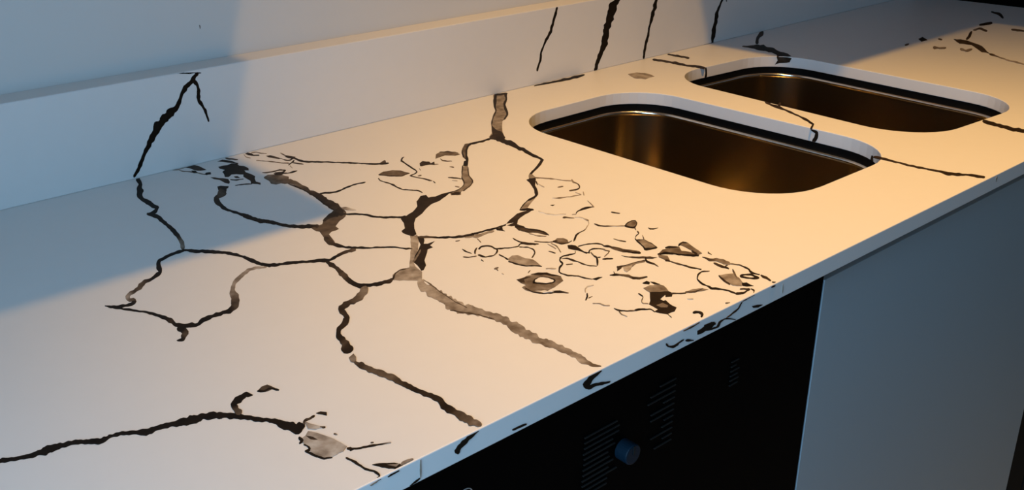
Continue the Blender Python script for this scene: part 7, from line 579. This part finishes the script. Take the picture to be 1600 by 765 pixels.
('T','r',0,'10 10 10 10 10 10 10 9 9 8 8 8 8 8 8 8 8 8 8 8 8 8 8 7 7 7 7 6 6 6 6 6 6 6 6','13067 -5341 13153 -5297 13002 -5420 13160 -5340 12981 -5477 13132 -5400 12960 -5533 13104 -5461 12929 -5595 13076 -5520 12897 -5657 13048 -5579 12867 -5719 13038 -5628 12845 -5776 13057 -5661 12831 -5828 13058 -5705 12811 -5882 13033 -5763 12803 -5929 13016 -5818 12793 -5978 12985 -5879 12788 -6024 12933 -5950 12792 -6065 12897 -6013 12771 -6119 12880 -6065 12735 -6180 12861 -6119 12696 -6243 12833 -6177 12659 -6304 12823 -6226 12648 -6353 12801 -6280 12639 -6401 12750 -6348 12608 -6459 12710 -6410 12579 -6515 12685 -6466 12564 -6565 12671 -6515 12550 -6615 12653 -6567 12520 -6671 12609 -6630 12477 -6734 12581 -6686 12430 -6798 12573 -6732 12378 -6864 12553 -6785 12353 -6917 12525 -6840 12343 -6962 12491 -6899 12297 -7023 12439 -6965 12237 -7091 12387 -7030 12201 -7148 12335 -7094 12166 -7205 12297 -7153 12149 -7255 12247 -7216'),
('T','r',0,'6 6 6 6 6','12247 -7199 12226 -7234 12147 -7228 12111 -7289 12037 -7275 12001 -7336 11930 -7317 11890 -7387 11815 -7375 11790 -7418'),
('T','r',1,'10 11 11 12','12901 -5871 12918 -5820 13038 -5810 13071 -5713 13182 -5734 13214 -5642 13333 -5642 13347 -5602'),
('H1','r',0,'4 4 4 4 4 4 4 4 4 4 5 5','11896 -7355 -57 11896 -7361 -33 11896 -7392 -78 11896 -7405 -27 11896 -7430 -90 11896 -7448 -27 11896 -7459 -103 11896 -7497 -30 11896 -7471 -108 11896 -7538 -58 11896 -7468 -129 11896 -7551 -108 11896 -7462 -163 11896 -7555 -156 11896 -7460 -195 11896 -7553 -204 11896 -7446 -224 11896 -7537 -250 11896 -7428 -257 11896 -7517 -294 11896 -7416 -297 11896 -7493 -321 11896 -7416 -321 11896 -7452 -321'),
('H1','r',0,'10 10 10 10 10 10 10','11626 -9014 -216 11588 -9066 -196 11627 -9012 -252 11562 -9096 -219 11632 -9004 -290 11563 -9095 -255 11633 -9001 -321 11550 -9109 -286 11625 -9016 -321 11541 -9120 -320 11621 -9021 -321 11557 -9102 -321 11617 -9028 -321 11587 -9067 -321'),
('T','r',0,'10 10 10 10 10 10 10 10 10 10 10 10 10 10 10','10954 -9408 10985 -9393 10948 -9446 11012 -9416 10961 -9476 11026 -9446 10969 -9508 11032 -9479 10972 -9542 11025 -9518 10972 -9578 11022 -9555 10984 -9608 11030 -9587 10990 -9640 11035 -9620 10977 -9681 11026 -9660 10975 -9717 11011 -9702 10972 -9753 11001 -9741 10950 -9797 10994 -9779 10932 -9839 10988 -9816 10936 -9873 10980 -9855 10946 -9903 10969 -9894'),
('T','b',0,'7','18755 -1884 18741 -2041 18663 -2229 18666 -2370 18606 -2546 18380 -2802 18272 -2757 18219 -2670 18125 -2589 18002 -2555 18232 -2408 18462 -2166'),
]

def vein_bm(bm, item, idx):
    s, kind, small, tones, flat = item
    tl = bm.verts.layers.float.get('tone') or bm.verts.layers.float.new('tone')
    tones = [int(v) / 100 for v in tones.split()]
    f = [int(v) / 20000 for v in flat.split()]
    h = 0.00012 + idx * 1.4e-6
    if s == 'T': P = [Vector((f[i], f[i + 1], h)) for i in range(0, len(f), 2)]; nrm = Vector((0, 0, 1))
    elif s == 'U': P = [Vector((f[i], -h, f[i + 1])) for i in range(0, len(f), 2)]; nrm = Vector((0, -1, 0))
    elif s == 'W': P = [Vector((f[i], UPT - h, f[i + 1])) for i in range(0, len(f), 2)]; nrm = Vector((0, -1, 0))
    elif s == 'F': P = [Vector((f[i], -DEP - h, f[i + 1])) for i in range(0, len(f), 2)]; nrm = Vector((0, -1, 0))
    else: P = [Vector((f[i], f[i + 1], f[i + 2])) for i in range(0, len(f), 3)]; nrm = None
    V = [bm.verts.new(p) for p in P]
    if kind == 'r':
        for i, v in enumerate(V): v[tl] = tones[i // 2]
        F = []
        for i in range(0, len(V) - 2, 2):
            try: F.append(bm.faces.new((V[i], V[i + 1], V[i + 3], V[i + 2])))
            except ValueError: pass
    else:
        for v in V: v[tl] = tones[0]
        F = bmesh.ops.triangulate(bm, faces=[bm.faces.new(V)])['faces']
    if nrm is not None:
        for fc in F:
            fc.normal_update()
            if fc.normal.dot(nrm) < 0: fc.normal_flip()
        # a shallow skirt sinks the inlay into the stone
        rim = [e for fc in F for e in fc.edges if len(e.link_faces) == 1]
        ex = bmesh.ops.extrude_edge_only(bm, edges=list(set(rim)))
        nv = [g_ for g_ in ex['geom'] if isinstance(g_, bmesh.types.BMVert)]
        bmesh.ops.translate(bm, vec=-nrm * (h + 0.0004), verts=nv)
        src = {}
        for v in nv:
            for e in v.link_edges:
                o = e.other_vert(v)
                if o not in nv: v[tl] = o[tl]

flecks = {}
for idx, it in enumerate(VEINS):
    s = it[0]
    par = {'U': upst, 'W': wall_b}.get(s, top)
    if it[2]:
        key = par.name
        if key not in flecks: flecks[key] = (bmesh.new(), par)
        vein_bm(flecks[key][0], it, idx)
    else:
        bm = bmesh.new(); vein_bm(bm, it, idx)
        link('vein', bm, M_vein, par)
for key, (bm, par) in flecks.items():
    o = link('vein_flecks', bm, M_vein, par)
    o['kind'] = 'stuff'

# ------------------------------------------------------------------ sinks
def sink(H, label):
    cx, cy = H[0], H[1]
    root = tag(empty('undermount_sink', (cx, cy, -0.21)), label, 'sink', 'undermount sinks')
    zt = -TH
    def loft(name, prof, m, close=False, smooth=True):
        bm = bmesh.new(); rings = []
        for off, z in prof:
            rings.append([bm.verts.new((x, y, z)) for x, y in rrect(*H, n=12, off=off)])
        n = len(rings[0])
        prs = list(zip(rings, rings[1:])) + ([(rings[-1], rings[0])] if close else [])
        for a, b in prs:
            for k in range(n):
                bm.faces.new((a[k], a[(k + 1) % n], b[(k + 1) % n], b[k]))
        return bm, rings, n
    # black band between stone and steel
    bm, _, _ = loft('g', [(0.0015, zt - 0.0002), (0.006, zt - 0.0002), (0.006, zt - 0.0100), (0.0015, zt - 0.0100)], M_band, True)
    bmesh.ops.recalc_face_normals(bm, faces=bm.faces)
    link('black_ring', bm, M_band, root)
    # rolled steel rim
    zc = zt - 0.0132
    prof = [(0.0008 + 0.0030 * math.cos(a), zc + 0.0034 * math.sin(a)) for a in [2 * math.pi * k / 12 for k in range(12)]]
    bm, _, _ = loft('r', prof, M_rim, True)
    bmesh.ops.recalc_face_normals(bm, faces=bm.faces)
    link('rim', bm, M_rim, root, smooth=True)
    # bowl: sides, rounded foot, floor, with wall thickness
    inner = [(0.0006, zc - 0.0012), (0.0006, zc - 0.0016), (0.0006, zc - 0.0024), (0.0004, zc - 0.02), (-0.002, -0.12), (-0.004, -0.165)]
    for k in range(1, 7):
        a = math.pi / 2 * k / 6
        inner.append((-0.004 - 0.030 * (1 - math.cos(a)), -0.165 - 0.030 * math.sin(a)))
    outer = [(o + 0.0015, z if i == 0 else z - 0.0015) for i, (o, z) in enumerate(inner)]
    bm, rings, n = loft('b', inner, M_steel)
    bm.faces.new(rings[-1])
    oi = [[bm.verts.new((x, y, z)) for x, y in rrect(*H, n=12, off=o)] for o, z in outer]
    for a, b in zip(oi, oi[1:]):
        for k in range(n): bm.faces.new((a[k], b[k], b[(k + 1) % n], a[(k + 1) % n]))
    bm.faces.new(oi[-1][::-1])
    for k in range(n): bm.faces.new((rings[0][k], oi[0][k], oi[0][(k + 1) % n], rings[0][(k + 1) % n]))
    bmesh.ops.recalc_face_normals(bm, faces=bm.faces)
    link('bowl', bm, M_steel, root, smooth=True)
    bm = bmesh.new(); cyl(bm, (cx, cy, -0.1955), (cx, cy, -0.1925), 0.042, 32)
    d = link('drain', bm, M_chrome, root, bevel=0.001)
    bm = bmesh.new(); cyl(bm, (cx, cy, -0.1924), (cx, cy, -0.1890), 0.028, 32)
    d2 = link('strainer', bm, M_rim, d, bevel=0.001)
    return root
sink(HOLE1, 'steel undermount sink in the nearer, larger-looking cut-out of the worktop')
sink(HOLE2, 'steel undermount sink in the farther cut-out, beside the shaded back corner')

# ------------------------------------------------------------------ units below the worktop
DF = -0.56                               # door fronts
kick = FLOOR + 0.10
c = tag(empty('sink_cabinet', (0.596, -0.27, FLOOR)), 'base cabinet under the sinks with one glossy blue-grey door', 'cabinet')
box('side_panel', M_dark, (0.306, 0.322, DF + 0.021, UPT - 0.004, kick, -TH - 0.0035), c)
box('side_panel', M_dark, (0.934, 0.950, DF + 0.021, UPT - 0.004, kick, -TH - 0.0035), c)
box('bottom_panel', M_dark, (0.322, 0.934, DF + 0.021, UPT - 0.004, kick, kick + 0.016), c)
box('plinth', M_dark, (0.306, 0.950, -0.50, -0.485, FLOOR, kick), c)
box('filler_strip', M_dark, (0.8905, 0.950, DF + 0.001, DF + 0.019, kick + 0.005, -0.0235), c)
dr = box('door', M_door, (0.3037, 0.8867, DF, DF + 0.018, kick + 0.005, -0.0405), c, bevel=0.0004)

a = tag(empty('built_under_appliance', (0.0, -0.27, FLOOR)), 'black appliance under the worktop with louvre slots and a small knob', 'appliance')
box('body', M_black, (-0.297, 0.299, DF + 0.020, UPT - 0.004, FLOOR, -TH - 0.004), a)
fp = box('front_panel', M_black, (-0.297, 0.3022, DF, DF + 0.019, FLOOR + 0.08, -TH - 0.004), a, bevel=0.0015)
sl_me = {}
def slat(x0, x1, z):
    bm = bmesh.new(); bx(bm, x0, x1, DF - 0.0012, DF - 0.0001, z - 0.0004, z + 0.0004)
    link('louvre', bm, M_slat, a)
for k in range(12): slat(-0.012 + 0.0012 * random.random(), 0.014 + 0.014 * random.random(), -0.070 - 0.0047 * k)
for k in range(11): slat(0.060 + 0.022 * random.random(), 0.093, -0.060 - 0.0056 * k)
for k in range(6): slat(0.168, 0.174 + 0.006 * random.random(), -0.074 - 0.0045 * k)
bm = bmesh.new(); cyl(bm, (0.033, DF + 0.001, -0.0985), (0.033, DF - 0.011, -0.0985), 0.0085, 28)
kn = link('knob', bm, M_knob, a, bevel=0.001)
bm = bmesh.new(); bx(bm, 0.0324, 0.0336, DF - 0.0116, DF - 0.011, -0.0985, -0.091)
link('pointer', bm, M_slat, kn)
bm = bmesh.new()
tube(bm, [(-0.128 + 0.006 * math.cos(t), DF - 0.002, -0.0625 + 0.005 * math.sin(t)) for t in [math.radians(200 - 220 * k / 14) for k in range(15)]], 0.0004, 8)
link('wire_loop', bm, M_wire, a)

d = tag(empty('dark_base_cabinet', (1.24, -0.27, FLOOR)), 'dark base cabinet right of the blue-grey door', 'cabinet')
box('body', M_dark, (0.953, 1.598, DF + 0.021, UPT - 0.004, FLOOR, -TH - 0.004), d)
for x0, x1 in ((0.954, 1.242), (1.245, 1.597)):
    dd = box('door', M_dark, (x0, x1, DF, DF + 0.018, kick, -0.0235), d, bevel=0.001)
    bm = bmesh.new(); cyl(bm, (x1 - 0.04, DF - 0.02, -0.12), (x1 - 0.04, DF - 0.02, -0.28), 0.005)
    cyl(bm, (x1 - 0.04, DF, -0.14), (x1 - 0.04, DF - 0.02, -0.14), 0.004); cyl(bm, (x1 - 0.04, DF, -0.26), (x1 - 0.04, DF - 0.02, -0.26), 0.004)
    link('handle', bm, M_black, dd)

d = tag(empty('left_base_cabinet', (-0.6, -0.27, FLOOR)), 'dark base cabinet left of the black appliance', 'cabinet')
d.name = 'plain_base_cabinet'
box('body', M_dark, (-0.896, -0.301, DF + 0.021, UPT - 0.004, FLOOR, -TH - 0.004), d)
for x0, x1 in ((-0.895, -0.60), (-0.597, -0.302)):
    box('door', M_dark, (x0, x1, DF, DF + 0.018, kick, -0.0235), d, bevel=0.001)

tall = tag(empty('tall_unit', (1.90, -0.3, FLOOR)), 'black tall unit closing the far end of the worktop', 'tall unit')
box('body', M_black, (1.603, 2.2, -0.58, UPT - 0.001, FLOOR, 1.44), tall, bevel=0.002)
box('door', M_black, (1.606, 2.197, -0.602, -0.582, FLOOR + 0.08, 1.43), tall, bevel=0.002)

# ------------------------------------------------------------------ wall cabinets above the frame (they cast the shadows on wall and worktop)
def wall_cab(x0, x1, dep, label, doors, m):
    zb, zt = 0.50, 1.25
    r = tag(empty('wall_cabinet', ((x0 + x1) / 2, 0, zb)), label, 'wall cabinet', 'wall cabinets')
    box('carcass', m, (x0, x1, -dep + 0.019, UPT - 0.0005, zb, zt), r)
    w_ = (x1 - x0) / doors
    for k in range(doors):
        dd = box('door', m, (x0 + k * w_ + 0.0015, x0 + (k + 1) * w_ - 0.0015, -dep, -dep + 0.018, zb, zt), r, bevel=0.001)
    return r
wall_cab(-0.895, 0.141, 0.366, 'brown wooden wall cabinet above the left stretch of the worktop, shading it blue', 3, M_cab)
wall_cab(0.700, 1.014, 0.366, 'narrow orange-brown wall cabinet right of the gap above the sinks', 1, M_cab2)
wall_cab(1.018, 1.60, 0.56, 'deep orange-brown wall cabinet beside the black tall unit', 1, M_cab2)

# ------------------------------------------------------------------ ceiling downlight
L = tag(empty('ceiling_downlight', (LAMP[0], LAMP[1], CEIL)), 'round warm downlight on the ceiling above the sinks', 'ceiling light')
bm = bmesh.new(); cyl(bm, (LAMP[0], LAMP[1], LAMP[2] + 0.012), (LAMP[0], LAMP[1], CEIL - 0.0005), 0.055, 40)
link('housing', bm, M_frame, L, bevel=0.003)
me_ = bpy.data.materials.new('warm_lens'); me_.use_nodes = True
pb = me_.node_tree.nodes['Principled BSDF']
pb.inputs['Emission Color'].default_value = (*LAMP_COL, 1); pb.inputs['Emission Strength'].default_value = 12
bm = bmesh.new(); cyl(bm, (LAMP[0], LAMP[1], LAMP[2] + 0.006), (LAMP[0], LAMP[1], LAMP[2] + 0.0118), 0.045, 40)
link('lens', bm, me_, L)
ld = bpy.data.lights.new('downlight_lamp', 'SPOT'); ld.shadow_soft_size = 0.02
ld.spot_size = math.radians(92); ld.spot_blend = 1.0
ld.energy, ld.color = LAMP_W, LAMP_COL
lo = bpy.data.objects.new('downlight_lamp', ld); COL.objects.link(lo)
lo.location = LAMP
lo.rotation_euler = (Vector((0.47, -0.74, 0.0)) - Vector(LAMP)).to_track_quat('-Z', 'Y').to_euler()
